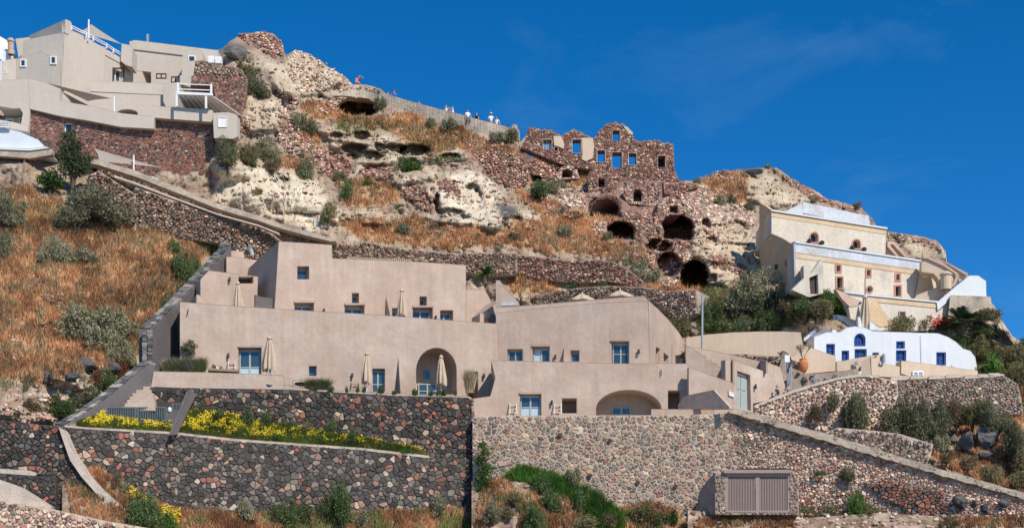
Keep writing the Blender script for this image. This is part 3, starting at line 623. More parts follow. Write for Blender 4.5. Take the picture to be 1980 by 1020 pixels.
# boulders of black lava at the foot of that wall
def boulder(x0, y0, x1, y1, D, label, group=None, col=(.11, .10, .095), seed=0, name='lava_boulder', parent=None):
    rg = random.Random(seed); cx, cy = (x0+x1)/2, (y0+y1)/2; s = D/FOC; rx, rz = (x1-x0)/2*s, (y1-y0)/2*s; c = P3(cx, cy, D)
    import bmesh
    bm = bmesh.new(); bmesh.ops.create_icosphere(bm, subdivisions=3, radius=1)
    cuts = [Vector((rg.gauss(0, 1), rg.gauss(0, 1), rg.gauss(0, 1))).normalized() for _ in range(15)]; dd = [rg.uniform(.42, .85) for _ in cuts]
    m = MB(); vs = []
    for v in bm.verts:
        p = v.co.copy()
        for n, d in zip(cuts, dd):
            e = p.dot(n)-d
            if e > 0: p -= n*e*.92
        p *= .82+.36*vn1(v.co.x*1.9+5+seed, v.co.z*2.1+v.co.y*1.7, seed)+.14*vn1(v.co.x*6+v.co.y*4, v.co.z*6, seed+1)
        vs.append((c.x+p.x*rx, c.y+p.y*min(rx, rz)*1.1, c.z+p.z*rz))
    m.add(vs, [tuple(v.index for v in f.verts) for f in bm.faces], col); bm.free()
    if parent is not None: return m.build(name, M['stone'], parent)
    return m.build(name, M['stone'], label=label, cat='boulder', group=group)
bl = [(cN(1465, 825, 1570, 925), 91.8, 'large black lava boulder left of the smaller ones under the ramp'), (cN(1545, 800, 1605, 855), 92, 'small black lava rock above the gap between the boulders under the ramp'), (cN(1630, 870, 1700, 935), 91.5, 'rounded grey lava boulder in the middle of the row under the ramp'), (cN(1735, 840, 1805, 905), 91.3, 'black lava boulder at the right end of the row under the ramp'),
      (cN(1575, 860, 1625, 910), 91.6, 'small dark lava rock between the two large boulders under the ramp'), (cN(1415, 920, 1475, 985), 91.4, 'dark lava rock against the corner of the red stone patch'), (cN(1288, 962, 1360, 1004), 91.2, 'flat dark lava rock lying at the foot of the rubble wall')]
for k, (r_, D, lb) in enumerate(bl): boulder(*r_[0], *r_[1], D, lb, 'black boulders under the ramp', seed=k+3)
big_ = [(cN(1505, 455, 1610, 580), 101.5, 'big grey lava outcrop on the left below the shrubs at right'), (cN(1605, 430, 1760, 560), 101.2, 'biggest black lava outcrop among the shrubs at the right edge'), (cN(1450, 470, 1515, 540), 101, 'small dark lava outcrop beside the grey one at right'), (cN(1615, 560, 1715, 615), 99.6, 'low dark lava slab under the black outcrop at right')]
for k, (r_, D, lb) in enumerate(big_): boulder(*r_[0], *r_[1], td((r_[0][0]+r_[1][0])/2, r_[1][1])-.3, lb, 'lava outcrops among the right shrubs', seed=k+23, col=(.14, .13, .125))
for k, (r_, lb) in enumerate([(cG(400, 128, 510, 215), 'slanting black lava slab in the rocks left of the stairs'), (cG(500, 150, 625, 225), 'broad grey lava rock beside the slanting slab left of the stairs'), (cG(225, 205, 285, 275), 'upright dark rock set in the pale rubble at left'), (cG(335, 205, 415, 260), 'dark rock lying over the pale rubble left of the rose bush')]):
    boulder(*r_[0], *r_[1], td((r_[0][0]+r_[1][0])/2, r_[1][1])-.2, lb, 'dark rocks left of the stairs', seed=k+43, col=(.10, .095, .10))
r_ = cB(58, 218, 205, 290); boulder(*r_[0], *r_[1], td(452, 108)-.8, 'smooth grey boulder at the top of the cliff beside the flat roof', seed=61, col=(.16, .15, .145))
r_ = cD(480, 190, 592, 226); boulder(*r_[0], *r_[1], td(1460, 336)-.6, 'black boulder on the crest of the hill above the weathered house', seed=62, col=(.06, .058, .06))

# niche wall and louvred cabinet
NB = Plane(1380, 91.2, 1540, 90.8)
nb = swall('rubble_pier', 'rubble masonry surround of the mauve louvred cabinet', 'masonry', [(1383, 918), (1402, 908), (1530, 908), (1544, 925), (1545, 994), (1383, 994)], NB, 7.5, P_GREY, 'mortar', t=2.4, parts=0, seed=19, proud=.08, joint=.5, holes=[rect(1404.5, 913, 1526.5, 989)])
cab = empty('louvred_cabinet', NB.pt(1465, 992), 'mauve brown metal cabinet with two louvred doors set in rubble masonry', 'cabinet')
fr = MB(); slab(fr, rect(1404, 912, 1527, 991), NB, .12, .0, [rect(1408, 921, 1461, 986), rect(1469, 921, 1523, 986)]); fr.build('frame', M['mauve'], cab)
slabo('lintel', rect(1399, 908, 1529, 914.5), NB, .6, M['mauve'], cab, off=-.22)
for (a, b) in ((1408.3, 1460.7), (1469.3, 1522.7)):
    d = slabo('door', rect(a, 921.3, b, 985.7), NB, .02, M['darkwood'], cab, off=.16)
    s_ = MB(); n = 17
    for i in range(n):
        x = a+(b-a)*(i+.5)/n; p = NB.pt(x, 953.5)+NB.v*.075; h = 64.4*91/FOC; box(s_, p, .062, .03, h, NB.u, NB.v)
    s_.build('louvres', M['mauve'], d, kind='stuff')
slabo('sill', rect(1404, 990.8, 1527, 993), NB, .3, M['darkwood'], cab, off=.1)
# stair-edge wall: dark masonry return left of the cabinet
slabo('masonry_return', [(1345, 985), (1352, 950), (1370, 925), (1384, 912), (1384, 995), (1350, 996)], Plane(1345, 93.2, 1384, 91.5), .5, M['mortar'], nb)

# plastered ramp parapet running down to the right
RP = Plane(1400, 93.6, 1980, 91.0)
_rr = random.Random(9)
rp_top = [(1410, 790), (1430, 791)]+[(x, float(np.interp(x, [1430, 1475, 1600, 1700, 1800, 1900, 1990, 2200], [791, 804, 839, 869, 901, 929, 955, 1013]))+_rr.uniform(-.9, .9)) for x in range(1445, 2200, 14)]+[(2200, 1013)]
rp_bot = [(2200, 1026)]+[(x, float(np.interp(x, [1410, 1425, 1500, 1600, 1700, 1800, 1900, 1990, 2200], [798, 800, 824, 853, 884, 913, 941, 967, 1025]))+_rr.uniform(-1.6, 1.6)) for x in range(2186, 1420, -11)]+[(1410, 798)]
rpp = slabo('ramp_parapet', rp_top+rp_bot, RP, 1.6, M['concrete'], off=-.1, label='weathered plaster parapet sloping down beside the path at right', cat='parapet')
stones(rpp, rp_top+rp_bot, lambda x, y: RP.D(x)-.1, 8, P_GREY, seed=97, proud=.03, joint=1.6, ragged=.72)
# rubble wall under the walkway with people
W5 = Plane(1455, 98.4, 1740, 98.8)
w5poly = [(1458, 784), (1490, 772), (1530, 757), (1580, 741), (1620, 731), (1660, 726), (1700, 729), (1735, 735), (1740, 830), (1805, 850), (1800, 905), (1700, 890), (1560, 855), (1458, 800)]
w5 = swall('rubble_wall', 'pink and white rubble wall curving up under the walkway with the three walkers', 'stone wall', w5poly, W5, 8.0, P_PINK, 'palemortar', t=1.5, parts=300, seed=20, proud=.14, joint=1.25, asp=1.2, drop=.22)
slabo('coping', [(1458, 783), (1490, 770), (1530, 755), (1580, 739), (1620, 729), (1660, 723), (1700, 726), (1700, 731), (1665, 728), (1620, 734), (1580, 745), (1530, 761), (1490, 776), (1458, 789)], W5, 1.0, M['capstone'], w5, off=-.12)
W6 = Plane(1728, 99.6, 1980, 100.2)
w6poly = [(1725, 733), (1760, 731), (1792, 734), (1830, 731), (1870, 731), (1905, 727), (1935, 724), (1950, 730), (1968, 742), (1975, 770), (1978, 800), (1900, 800), (1725, 800)]
w6 = swall('rubble_wall', 'grey rubble wall with stepped coping stones right of the curved pink wall', 'stone wall', w6poly, W6, 7.5, P_GREY, 'mortar', t=1.5, parts=250, seed=21, proud=.12, joint=.55, asp=1.5, ang=.2)
for x, y in ((1728, 731), (1766, 729), (1801, 729), (1834, 727), (1870, 728), (1895, 726), (1915, 724)):
    slabo('coping_stone', [(x-6, y+1), (x-3, y-3), (x+12, y-3.5), (x+26, y-.5), (x+26, y+3), (x-6, y+4)], W6, .6, M['capstone'], w6, off=-.08)
# low rubble wall beside the ramp (right of the curved wall foot)
w7 = swall('rubble_wall', 'low tumbled rubble edging between the ramp parapet and the shrubs', 'stone wall', [(1590, 838), (1620, 826), (1690, 832), (1740, 838), (1805, 858), (1800, 880), (1790, 900), (1700, 874), (1640, 856)], Plane(1590, 94.3, 1805, 93.4), 8.5, P_GREY, 'palemortar', t=1.5, parts=60, seed=22, proud=.18, joint=.6)

# grey rocky bank behind the walkers
W8 = Plane(1500, 101.8, 1680, 101.2)
w8 = swall('rocky_bank', 'brown grey rocky bank behind the walkers and under the terracotta jar', 'rock bank', [(1500, 735), (1512, 690), (1535, 712), (1560, 722), (1600, 720), (1660, 712), (1662, 760), (1500, 800)], W8, 15, P_GREY, 'mortar', t=2, parts=0, seed=23, proud=.25, joint=3.2, ragged=.45)
w9 = swall('rocky_bank', 'rough grey rubble bank under the pale curved wall and above the stepped taupe wall', 'rock bank', [(1395, 684), (1440, 684), (1520, 690), (1545, 700), (1545, 740), (1500, 740), (1495, 720), (1440, 705)], Plane(1395, 103.4, 1545, 102.6), 9, P_GREY, 'mortar', t=2, parts=0, seed=24, proud=.2, joint=.6, asp=1.6)

# ---- rubble on the hillside (each retaining wall a thing of its own)
tD = lambda o: (lambda x, y: td(x, y)+o)
def hrub(label, poly, size, palette, seed, off=-.12, proud=.22, joint=.5, asp=1.4, ragged=.06, ang=0, name='rubble_wall', cat='stone wall', group='old dry-stone walls on the hillside', amp=1):
    xm = sum(p[0] for p in poly)/len(poly); ym = max(p[1] for p in poly)
    e = empty(name, P3(xm, ym, td(xm, ym)), label, cat, group)
    stones(e, poly, tD(off), size, palette, seed=seed, proud=proud, joint=joint, asp=asp, ragged=ragged, ang=ang)
    return e
def AP(poly, off=.35, pts=None):
    """upright plane standing just in front of the hillside over this outline"""
    pts = pts or poly; x0, x1 = min(p[0] for p in pts), max(p[0] for p in pts); y1 = max(p[1] for p in pts); ym = min(p[1] for p in pts)
    X, Y = np.meshgrid(np.linspace(x0, x1, 25), np.linspace(ym, y1, 12)); D = terr_D(X, Y); ins = inside(X, Y, pts); D = np.where(ins, D, 1e9); m = D.min(0); ok = m < 1e8; xs = X[0][ok]; ds = m[ok]
    k = np.polyfit(xs, 1/ds, 1); r = (1/ds-np.polyval(k, xs)).max(); a, b = 1/(np.polyval(k, x0)+r*.6), 1/(np.polyval(k, x1)+r*.6)
    return Plane(x0, a-off, x1, b-off)
def vrub(label, poly, pl, size, palette, seed, mortar='mortar', t=1.5, proud=.16, joint=.45, asp=1.5, holes=(), ang=0, name='rubble_wall', cat='stone wall', group=None, parts=0):
    pl = AP(poly)
    return swall(name, label, cat, poly, pl, size, palette, mortar, t=t+1, parts=parts, seed=seed, proud=proud, joint=joint, asp=asp, holes=holes, ang=ang, group=group)
g1 = 'old dry-stone walls on the hillside'
vrub('big dry-stone wall under the sloping path, above the orange grass at left', [(165, 342), (190, 330), (258, 372), (262, 362), (330, 385), (400, 412), (470, 432), (520, 446), (545, 466), (545, 505), (480, 505), (440, 475), (380, 465), (320, 452), (262, 442), (200, 385)], Plane(165, 111.8, 545, 110.6), 7.8, P_BROWN, 31, proud=.22, ang=.12, group=g1, parts=150)
vrub('upper course of dry stone between the path and its parapet at left', [(188, 318), (240, 330), (300, 350), (380, 380), (450, 405), (540, 438), (600, 452), (640, 466), (640, 476), (560, 470), (480, 440), (400, 418), (300, 380), (262, 366), (190, 340)], Plane(165, 112.6, 640, 113.4), 7, P_BROWN, 32, group=g1, ang=.3, t=.8)
slabo('path_parapet', [(160, 306), (188, 308), (215, 316), (240, 323), (270, 332), (300, 346), (330, 356), (360, 369), (390, 382), (420, 393), (460, 404), (500, 416), (530, 428), (560, 437), (600, 449), (640, 459), (650, 466), (640, 466), (600, 457), (560, 446), (530, 437), (500, 426), (460, 415), (420, 403), (390, 391), (360, 379), (330, 368), (300, 356), (270, 344), (240, 334), (188, 318), (160, 315)], Plane(165, 113.6, 640, 114.6), 1.0, M['concrete'], label='grey cement parapet sloping down from the red stone wall towards the taupe house', cat='parapet')
slabo('path_kerb', [(220, 338), (262, 352), (330, 378), (420, 412), (500, 434), (540, 450), (540, 453), (500, 437), (420, 415), (330, 382), (262, 356), (220, 342)], Plane(165, 112.0, 640, 112.8), .6, M['capstone'], label='pale lime kerb along the lower edge of the sloping path at left', cat='kerb')
slabo('wall_stub', [(256, 372), (263, 371), (265, 404), (257, 404)], Plane(165, 111.5, 640, 112.5), .7, M['capstone'], label='short pale plaster pilaster on the dry-stone wall at left', cat='pilaster')
vrub('long dry-stone terrace wall behind the taupe house, left part', [(640, 468), (680, 474), (700, 466), (760, 478), (850, 488), (905, 490), (960, 488), (1000, 490), (1000, 530), (950, 535), (905, 530), (640, 500)], Plane(640, 113.8, 1100, 114.2), 7, P_BROWN, 33, group=g1, asp=1.7)
vrub('long dry-stone terrace wall in the middle, right of the fan palm', [(1000, 492), (1060, 498), (1110, 504), (1165, 502), (1185, 506), (1215, 520), (1245, 545), (1240, 556), (1180, 545), (1110, 548), (1040, 540), (1000, 530)], Plane(1000, 114.5, 1250, 114.0), 7, P_RED, 34, group=g1, asp=1.8)
vrub('low dry-stone wall directly behind the right wing roof', [(1030, 572), (1075, 562), (1120, 556), (1180, 552), (1245, 555), (1320, 566), (1345, 572), (1350, 600), (1330, 615), (1260, 585), (1100, 585), (1030, 592)], Plane(1030, 111.5, 1350, 110.6), 7, P_BROWN, 35, group=g1)
vrub('rubble bank left of the hedge, beyond the right wing', [(1250, 562), (1345, 560), (1350, 605), (1320, 625), (1290, 610), (1262, 580)], Plane(1250, 110.6, 1350, 110.2), 6.5, P_PINK, 36, group=g1)
hrub('sloping red rubble wall between the cliff and the ruin', cC(200, 300, 300, 340, 440, 390, 590, 415, 600, 470, 560, 500, 480, 490, 400, 545, 330, 540, 250, 500, 210, 420, 90, 320), 6.2, P_RED, 41)
hrub('red rubble slide at the top of the upper cliff beside the grey boulder', cB(150, 165, 290, 150, 370, 200, 385, 270, 340, 290, 270, 250, 200, 220), 6.5, P_RED, 42, name='rubble_heap', cat='rubble')
hrub('pale stony rubble bank on the upper crest left of the walkway wall', cB(400, 270, 450, 240, 520, 270, 600, 310, 680, 370, 720, 415, 640, 430, 560, 450, 470, 470, 380, 340), 5.5, P_PINK, 43, ragged=.35, joint=.8, asp=1.1, proud=.14)
hrub('dark red dry-stone patch below the middle cliff, left one', cU(180, 290, 300, 240, 400, 250, 540, 300, 600, 370, 600, 440, 520, 490, 400, 480, 320, 390, 240, 350), 6.2, P_RED, 44)
hrub('small dark red dry-stone patch under the wavy tufa ledge', cU(650, 400, 720, 380, 860, 395, 940, 410, 920, 490, 780, 505, 700, 480), 6.2, P_RED, 45)
hrub('fan-shaped dark red dry-stone patch above the orange grass', cU(980, 590, 1060, 550, 1150, 535, 1220, 590, 1300, 650, 1270, 760, 1180, 760, 1110, 690, 1010, 640), 6.2, P_RED, 46)
hrub('small red dry-stone patch right of the fan-shaped one', cU(1290, 510, 1360, 480, 1440, 490, 1500, 560, 1490, 620, 1400, 610, 1310, 570), 6, P_RED, 47)
hrub('broken rubble strip falling from the brick red wall along the cliff edge', cB(330, 450, 400, 440, 460, 500, 420, 560, 470, 640, 540, 720, 620, 760, 600, 850, 520, 780, 440, 760, 360, 700, 330, 640, 400, 600, 350, 540), 6, P_PINK, 48, ragged=.25)
hrub('small red rubble heap under the white-windowed wall', cB(165, 560, 215, 600, 220, 670, 165, 650), 6, P_RED, 49, name='rubble_heap', cat='rubble')
hrub('tumbled rubble around the dark cave at the upper cliff', cB(520, 480, 660, 480, 760, 490, 840, 530, 850, 560, 700, 500, 650, 560, 560, 560), 6, P_PINK, 50, ragged=.4)
hrub('dark stone outcrop in the grass of the left slope', cF(100, 500, 150, 475, 240, 490, 320, 570, 310, 610, 240, 600, 180, 550, 120, 535), 8, P_BROWN, 51, proud=.3, name='rubble_heap', cat='rubble')
hrub('loose pale rubble on the lower left slope above the dark wall', cG(0, 370, 120, 390, 240, 420, 300, 460, 200, 465, 0, 450), 8, P_PINK, 52, proud=.2, ragged=.45, name='rubble_heap', cat='rubble')
hrub('red rubble on the crest left of the black boulder', cD(300, 225, 350, 200, 430, 205, 480, 230, 430, 250, 330, 265), 5.8, P_RED, 53)
hrub('red rubble edge falling along the crest behind the weathered house', cD(650, 210, 720, 240, 840, 315, 960, 365, 1060, 410, 1110, 440, 1100, 400, 1115, 470, 1090, 440, 960, 385, 830, 345, 730, 290), 5.5, P_RED, 54)
hrub('brown rubble crest beyond the weathered house stairs', cE(600, 170, 700, 185, 790, 205, 870, 250, 885, 300, 800, 230, 720, 220, 640, 230, 600, 220), 6, P_BROWN, 55)
hrub('red stone patch right of the biggest cave', cD(310, 620, 350, 605, 420, 650, 500, 670, 505, 720, 440, 710, 400, 690, 330, 680), 6, P_RED, 56)
hrub('rubble facing of the caves in the lower ruin', cD(0, 430, 80, 440, 90, 540, 150, 545, 220, 540, 240, 580, 140, 590, 100, 620, 60, 700, 40, 740, 0, 640), 6.2, P_RED, 57, ragged=.15)
hrub('rubble facing around the biggest cave arch', cD(100, 600, 200, 600, 300, 640, 320, 700, 300, 640, 240, 630, 180, 680, 170, 770, 120, 780, 70, 780, 60, 740, 130, 720), 6.5, P_PINK, 58, ragged=.1)
hrub('rubble rim above the upper right cave', cD(120, 300, 200, 310, 260, 400, 270, 440, 230, 470, 180, 430, 90, 430, 60, 400, 130, 420, 180, 380), 6.2, P_PINK, 59, ragged=.15)
hrub('mixed rubble slope below the ruin and left of the windowed vault', cC(480, 560, 720, 540, 740, 570, 720, 640, 660, 700, 560, 660, 520, 690, 500, 620), 6, P_PINK, 60, ragged=.45)
hrub('rubble courses between the two middle caves', cS(400, 430, 660, 430, 720, 480, 730, 600, 640, 600, 560, 620, 480, 600, 470, 520, 400, 490), 6.2, P_RED, 61, ragged=.12)
hrub('rubble edging over the left middle cave', cS(180, 480, 260, 500, 380, 500, 460, 520, 380, 520, 300, 530, 250, 590, 170, 570), 6, P_PINK, 62, ragged=.2)
hrub('lowest rubble ledge left of the biggest cave', cS(380, 720, 560, 730, 700, 760, 640, 830, 560, 780, 470, 750, 380, 760), 6, P_PINK, 63, ragged=.25)

# ---- the ruined mansion and the vaulted ruins under it
rtop = cC(437, 240, 470, 245, 500, 262, 520, 252, 555, 265, 600, 285, 625, 265, 660, 258, 700, 268, 722, 290, 760, 296, 775, 285, 795, 250, 830, 222, 870, 217, 910, 232, 940, 260, 955, 290, 975, 315, 1010, 310, 1060, 305, 1100, 318, 1152, 325)
rbot = cC(1158, 450, 1185, 515, 1000, 530, 860, 500, 760, 455, 640, 440, 560, 410, 400, 345, 420, 310)
wins = [cC(852, 262, 888, 262, 888, 316, 852, 316), cC(654, 307, 696, 307, 696, 374, 654, 374), cC(777, 360, 815, 360, 815, 418, 777, 418), cC(850, 370, 898, 370, 898, 450, 850, 440), cC(932, 374, 970, 374, 970, 432, 932, 432), cC(1076, 387, 1112, 387, 1112, 444, 1076, 444), cC(567, 345, 582, 345, 582, 362, 567, 362), cC(510, 308, 552, 308, 552, 356, 510, 356)]
def ragged_line(pts, amp, seed, step=4):
    rgq = random.Random(seed); out = []
    for (a, b), (c, d) in zip(pts, pts[1:]):
        n = max(1, int(math.hypot(c-a, d-b)/step))
        for k in range(n): out.append((a+(c-a)*k/n+rgq.uniform(-.4, .4)*amp, b+(d-b)*k/n+rgq.uniform(-1, 1)*amp))
    return out+[pts[-1]]
rtop = ragged_line(rtop, 2.5, 5)
RF = AP(rbot, .3)
ruin = swall('ruined_mansion', 'roofless ruined red stone mansion on the crest with sky showing through its windows', 'ruin', rtop+rbot, RF, 5.6, P_RED, 'redmortar', t=.9, parts=0, seed=71, proud=.10, joint=.4, asp=1.5, holes=wins)
for i, w_ in enumerate(wins):
    x0, y0, x1, y1 = w_[0][0], w_[0][1], w_[2][0], w_[2][1]
    m = MB(); slab(m, rect(x0-1.3, y0-1.5, x1+1.5, y1+.5), RF, .25, -.10, [rect(x0, y0, x1, y1)]); m.build('window_surround', M['capstone' if i in (1, 2, 4) else 'mortar'], ruin)
m = MB()
for k in range(6): x = 1050.5+k*3; slab(m, rect(x, 270.5, x+1.4, 289.5), RF, .1, .2)
m.build('window_bars', M['capstone'], ruin)
slabo('plaster_patch', cC(700, 300, 755, 300, 762, 340, 755, 400, 720, 415, 700, 405, 704, 380, 702, 330), RF, .1, M['cream'], ruin, off=-.17)
slabo('plaster_patch', cC(560, 290, 600, 292, 615, 330, 612, 355, 585, 342, 565, 338), RF, .1, M['cream'], ruin, off=-.17)
slabo('room_shade_sheet', rect(1268, 297, 1290, 330), RF.off(1.2), .3, M['darkwood'], ruin)  # dark sheet stands in for the shade inside the right-hand window
hrub('rocky pale rubble slope right of the caves, under the crest', [(1318, 352), (1400, 365), (1450, 395), (1460, 440), (1430, 430), (1400, 470), (1350, 470), (1345, 410), (1315, 390)], 6.5, P_PINK, 64, ragged=.4, name='rubble_heap', cat='rubble', proud=.18)
slabo('side_wall', cC(388, 290, 437, 240, 440, 300, 405, 345, 378, 320), RF, .5, M['concrete'], ruin, off=2.0)
swp = slabo('coping', cC(905, 240, 925, 244, 955, 275, 948, 285, 920, 262), RF, .4, M['capstone'], ruin, off=-.1)
def vault(label, poly, pl, win, seed, size=5.8, palette=P_RED, t=2.6, surround=True):
    """front wall of a ruined vaulted room with a dark opening"""
    pl = AP(poly)
    e = swall('ruined_vault', label, 'ruin', poly, pl, size, palette, 'redmortar', t=t, parts=0, seed=seed, proud=.1, joint=.4, asp=1.5, holes=win, group='vaulted rooms of the ruin')
    slabo('back_wall', [(min(p[0] for p in w__)-4, min(p[1] for p in w__)-4) if 0 else p for w__ in [win[0]] for p in rect(min(q[0] for q in w__)-3, min(q[1] for q in w__)-3, max(q[0] for q in w__)+3, max(q[1] for q in w__)+3)], pl, .3, M['redmortar'], e, off=t+.02)
    return e
vault('ruined vault with a small square window just below the mansion', cC(735, 560, 728, 490, 740, 465, 770, 452, 810, 455, 845, 475, 860, 510, 858, 560), Plane(1130, 127, 1190, 127), [cC(783, 498, 813, 498, 813, 541, 783, 541)], 72)
vault('ruined wall with a small arched dark window right of the square-windowed vault', cS(430, 200, 560, 190, 700, 200, 700, 330, 660, 400, 560, 380, 440, 370, 410, 300), Plane(1200, 126, 1280, 126), [cS(488, 285, 505, 262, 520, 256, 540, 265, 553, 285, 550, 350, 490, 350)], 73, palette=P_PINK)
vault('small pale vaulted front with a dark square window above the right cave', cS(672, 450, 670, 380, 700, 330, 745, 312, 800, 320, 850, 350, 860, 400, 850, 450), Plane(1270, 124.3, 1320, 124.3), [cS(765, 385, 826, 385, 826, 440, 765, 440)], 74, palette=P_PINK)
vault('ruined vault with a tiny barred opening beside the arched cave', cC(570, 480, 600, 440, 640, 430, 680, 450, 690, 500, 640, 500, 590, 505), Plane(1070, 126.5, 1130, 126.5), [cC(605, 460, 630, 448, 655, 460, 655, 492, 603, 492)], 75, palette=P_PINK)
vrub('red stone terrace wall at the right end of the ruin', cS(720, 205, 850, 205, 980, 215, 990, 245, 900, 270, 860, 290, 800, 300, 720, 300), Plane(1280, 125.6, 1360, 125.8), 5.8, P_RED, 76, 'redmortar')
# great brick arch over the grassy vault
ax = cS(140, 450, 150, 380, 220, 320, 290, 295, 360, 310, 400, 350, 405, 450, 380, 450, 375, 390, 340, 345, 290, 328, 220, 345, 175, 390, 150, 450)
vrub('broad brick arch of the open vault in the middle of the ruin', ax, Plane(1130, 121.8, 1210, 121.8), 5.6, P_RED, 77, 'redmortar', t=2.5, name='ruined_arch', cat='ruin')

# ---- walkway wall on the crest
ct = cV(120, 245, 240, 176, 340, 178, 450, 200, 540, 235, 556, 265, 620, 292, 900, 372, 1100, 425, 1300, 475, 1600, 560, 1925, 640)
cb = cV(1925, 700, 1600, 680, 1400, 620, 1100, 540, 900, 480, 760, 420, 600, 380, 400, 330, 250, 310, 120, 300, 0, 300, 0, 250)
class Strip(Plane):
    """upright wall line that follows the hillside"""
    def __init__(s, xs, ds): s.xs, s.ds = xs, ds; s.u = Vector((1, 0, 0)); s.v = Vector((.1, 1, 0)).normalized()
    def D(s, px): return float(np.interp(px, s.xs, s.ds))
_x = np.linspace(640, 1003, 60); _cb = np.array(sorted(cb)); _yb = np.interp(_x, _cb[:, 0], _cb[:, 1])
_d = np.minimum(np.minimum(terr_D(_x, _yb+2), terr_D(_x, _yb-8)), terr_D(_x, _yb-16)); _d = np.convolve(np.pad(_d, 3, 'edge'), np.ones(7)/7, 'valid')-.15
CP = Strip(_x, _d)
_t = np.array(sorted(ct))
def _e(x): return -1 if x < 735 else 10
def _q(x0, x1): return [(x0, np.interp(x0, _t[:, 0], _t[:, 1])), (x1, np.interp(x1, _t[:, 0], _t[:, 1])), (x1, np.interp(x1, _cb[:, 0], _cb[:, 1])+_e(x1)), (x0, np.interp(x0, _cb[:, 0], _cb[:, 1])+_e(x0))]
_m = MB()
for _i in range(len(_x)-1): slab(_m, _q(_x[_i], _x[_i+1]), CP, 1.2)
cw = _m.build('walkway_wall', M['concrete'], label='long plastered parapet wall of the crest walkway where people stand', cat='wall')
stones(cw, cV(60, 240, 180, 190, 340, 182, 450, 204, 540, 240, 556, 275, 450, 262, 340, 232, 200, 225, 90, 262), CP, 5.5, P_PINK, seed=81, proud=.1, joint=.6, ragged=.15)
m = MB()
for x in (1775, 1830):
    p = cV(x, 610)[0]; q = cV(x, 570)[0]; tube(m, [CP.pt(*p)+CP.v*.4, CP.pt(*q)+CP.v*.4], .05, 6)
m.build('lantern_posts', M['metal'], cw)
slabo('end_block', cV(1870, 640, 1872, 605, 1895, 588, 1925, 596, 1928, 650), CP, .6, M['concrete'], cw, off=-.05)
# ================================================================ BUILDINGS
def window(parent, r, pl, off, kind='casement', fm='frame', name='window', panes=(2, 2), bw=1.5, bottom=0, label=None, glass='glass', curtain=False):
    """framed window or glazed door filling rect r on the plane pushed back by off"""
    x0, y0, x1, y1 = r; nxp, nyp = panes; w, h = x1-x0, y1-y0
    holes = []; hb = h*bottom; mw = bw*.7
    cw_ = (w-2*bw-(nxp-1)*bw*1.3)/nxp; ch = (h-2*bw-hb-(nyp-1)*mw)/nyp
    for i in range(nxp):
        for j in range(nyp):
            xa = x0+bw+i*(cw_+bw*1.3); ya = y0+bw+j*(ch+mw); holes.append(rect(xa, ya, xa+cw_, ya+ch))
    m = MB(); slab(m, rect(x0, y0, x1, y1), pl, .08, off, holes); f = m.build(name, M[fm], parent, label=label)
    for k, hl in enumerate(holes):
        m = MB(); slab(m, rect(hl[0][0]-.1, hl[0][1]-.1, hl[2][0]+.1, hl[2][1]+.1), pl, .02, off+.05); m.build('pane', M[glass] if not (curtain and k % 2 == (0 if nyp == 1 else 1)) else M['curtain'], f)
    return f
def lintel(parent, r, pl, m='taupe', d=.18):
    return slabo('lintel', rect(r[0]-1.0, r[1]-3.2, r[2]+1.0, r[1]+.1), pl, d+.1, M[m], parent, off=-d)
def lamp(parent, x, y, pl):
    m = MB(); p = pl.pt(x, y)-pl.v*.16; tube(m, [p-Vector((0, 0, .16)), p+Vector((0, 0, .16))], .075, 8); box(m, p+pl.v*.08, .05, .16, .08, pl.u, pl.v); return m.build('wall_lamp', M['metal'], parent)
def fin(parent, x, y0, y1, pl, d=1.0, w=1.6, m='taupe'):
    """triangular buttress: a divider wall that slopes down from the facade"""
    a, b = pl.pt(x, y0), pl.pt(x, y1); c = b-pl.v*d; u = pl.u*(w*pl.D(x)/FOC)
    mb = MB(); mb.add([a, b, c, a+u, b+u, c+u, a+pl.v*.1, b+pl.v*.1], [(0, 1, 2), (3, 5, 4), (0, 2, 5, 3), (1, 4, 5, 2), (0, 3, 4, 1)]); return mb.build('divider_wall', M[m], parent)
def Wr(c): return (c[0][0], c[0][1], c[1][0], c[1][1])

# ---------------- the taupe house: left wing
B1 = empty('taupe_house', P3(650, 750, 97), 'long taupe plastered terraced house in the centre, with arched niche and parasols', 'house')
FL = Plane(348, 95.2, 962, 100.6)
arch1 = arch(804.6, 882.8, 672, 716, 762)
win_small = Wr(cH(1012, 852, 1058, 912)); door_l = Wr(cH(578, 738, 718, 905)); door_m = Wr(cI(272, 790, 354, 940)); dw = Wr(cI(888, 810, 966, 1030))
facade(B1, [(348, 583), (415, 588), (530, 596), (700, 606), (962, 625), (964, 660), (966, 710), (960, 730), (960, 803), (905, 803), (905, 768), (348, 760)], FL, M['taupe'],
       holes=[rect(*win_small), rect(*door_l), rect(*door_m)], deep=[arch1, rect(*dw)], t=.4, deepd=1.7, T=1.6)
window(B1, (win_small[0], win_small[1]+1, win_small[2], win_small[3]), FL, .33, panes=(1, 1), bw=1.2)
window(B1, (door_l[0]+2, door_l[1]+4, door_l[2]-1, door_l[3]+16), FL, .32, name='door', panes=(2, 2), bw=2.6, curtain=True); lintel(B1, door_l, FL, d=.12)
window(B1, (door_m[0], door_m[1]+3, door_m[2], door_m[3]+10), FL, .32, name='door', panes=(2, 2), bw=2.2)
wa = Wr(cI(655, 765, 700, 828)); da = Wr(cI(618, 852, 740, 950))
window(B1, (wa[0]-3.5, wa[1]-1, wa[2]-3.5, wa[3]-1), FL, 1.98, panes=(1, 1), bw=1.3)
window(B1, (da[0]-3.5, da[1], da[2]-3.5, da[3]), FL, 1.96, name='door', panes=(2, 2), bw=2.0)
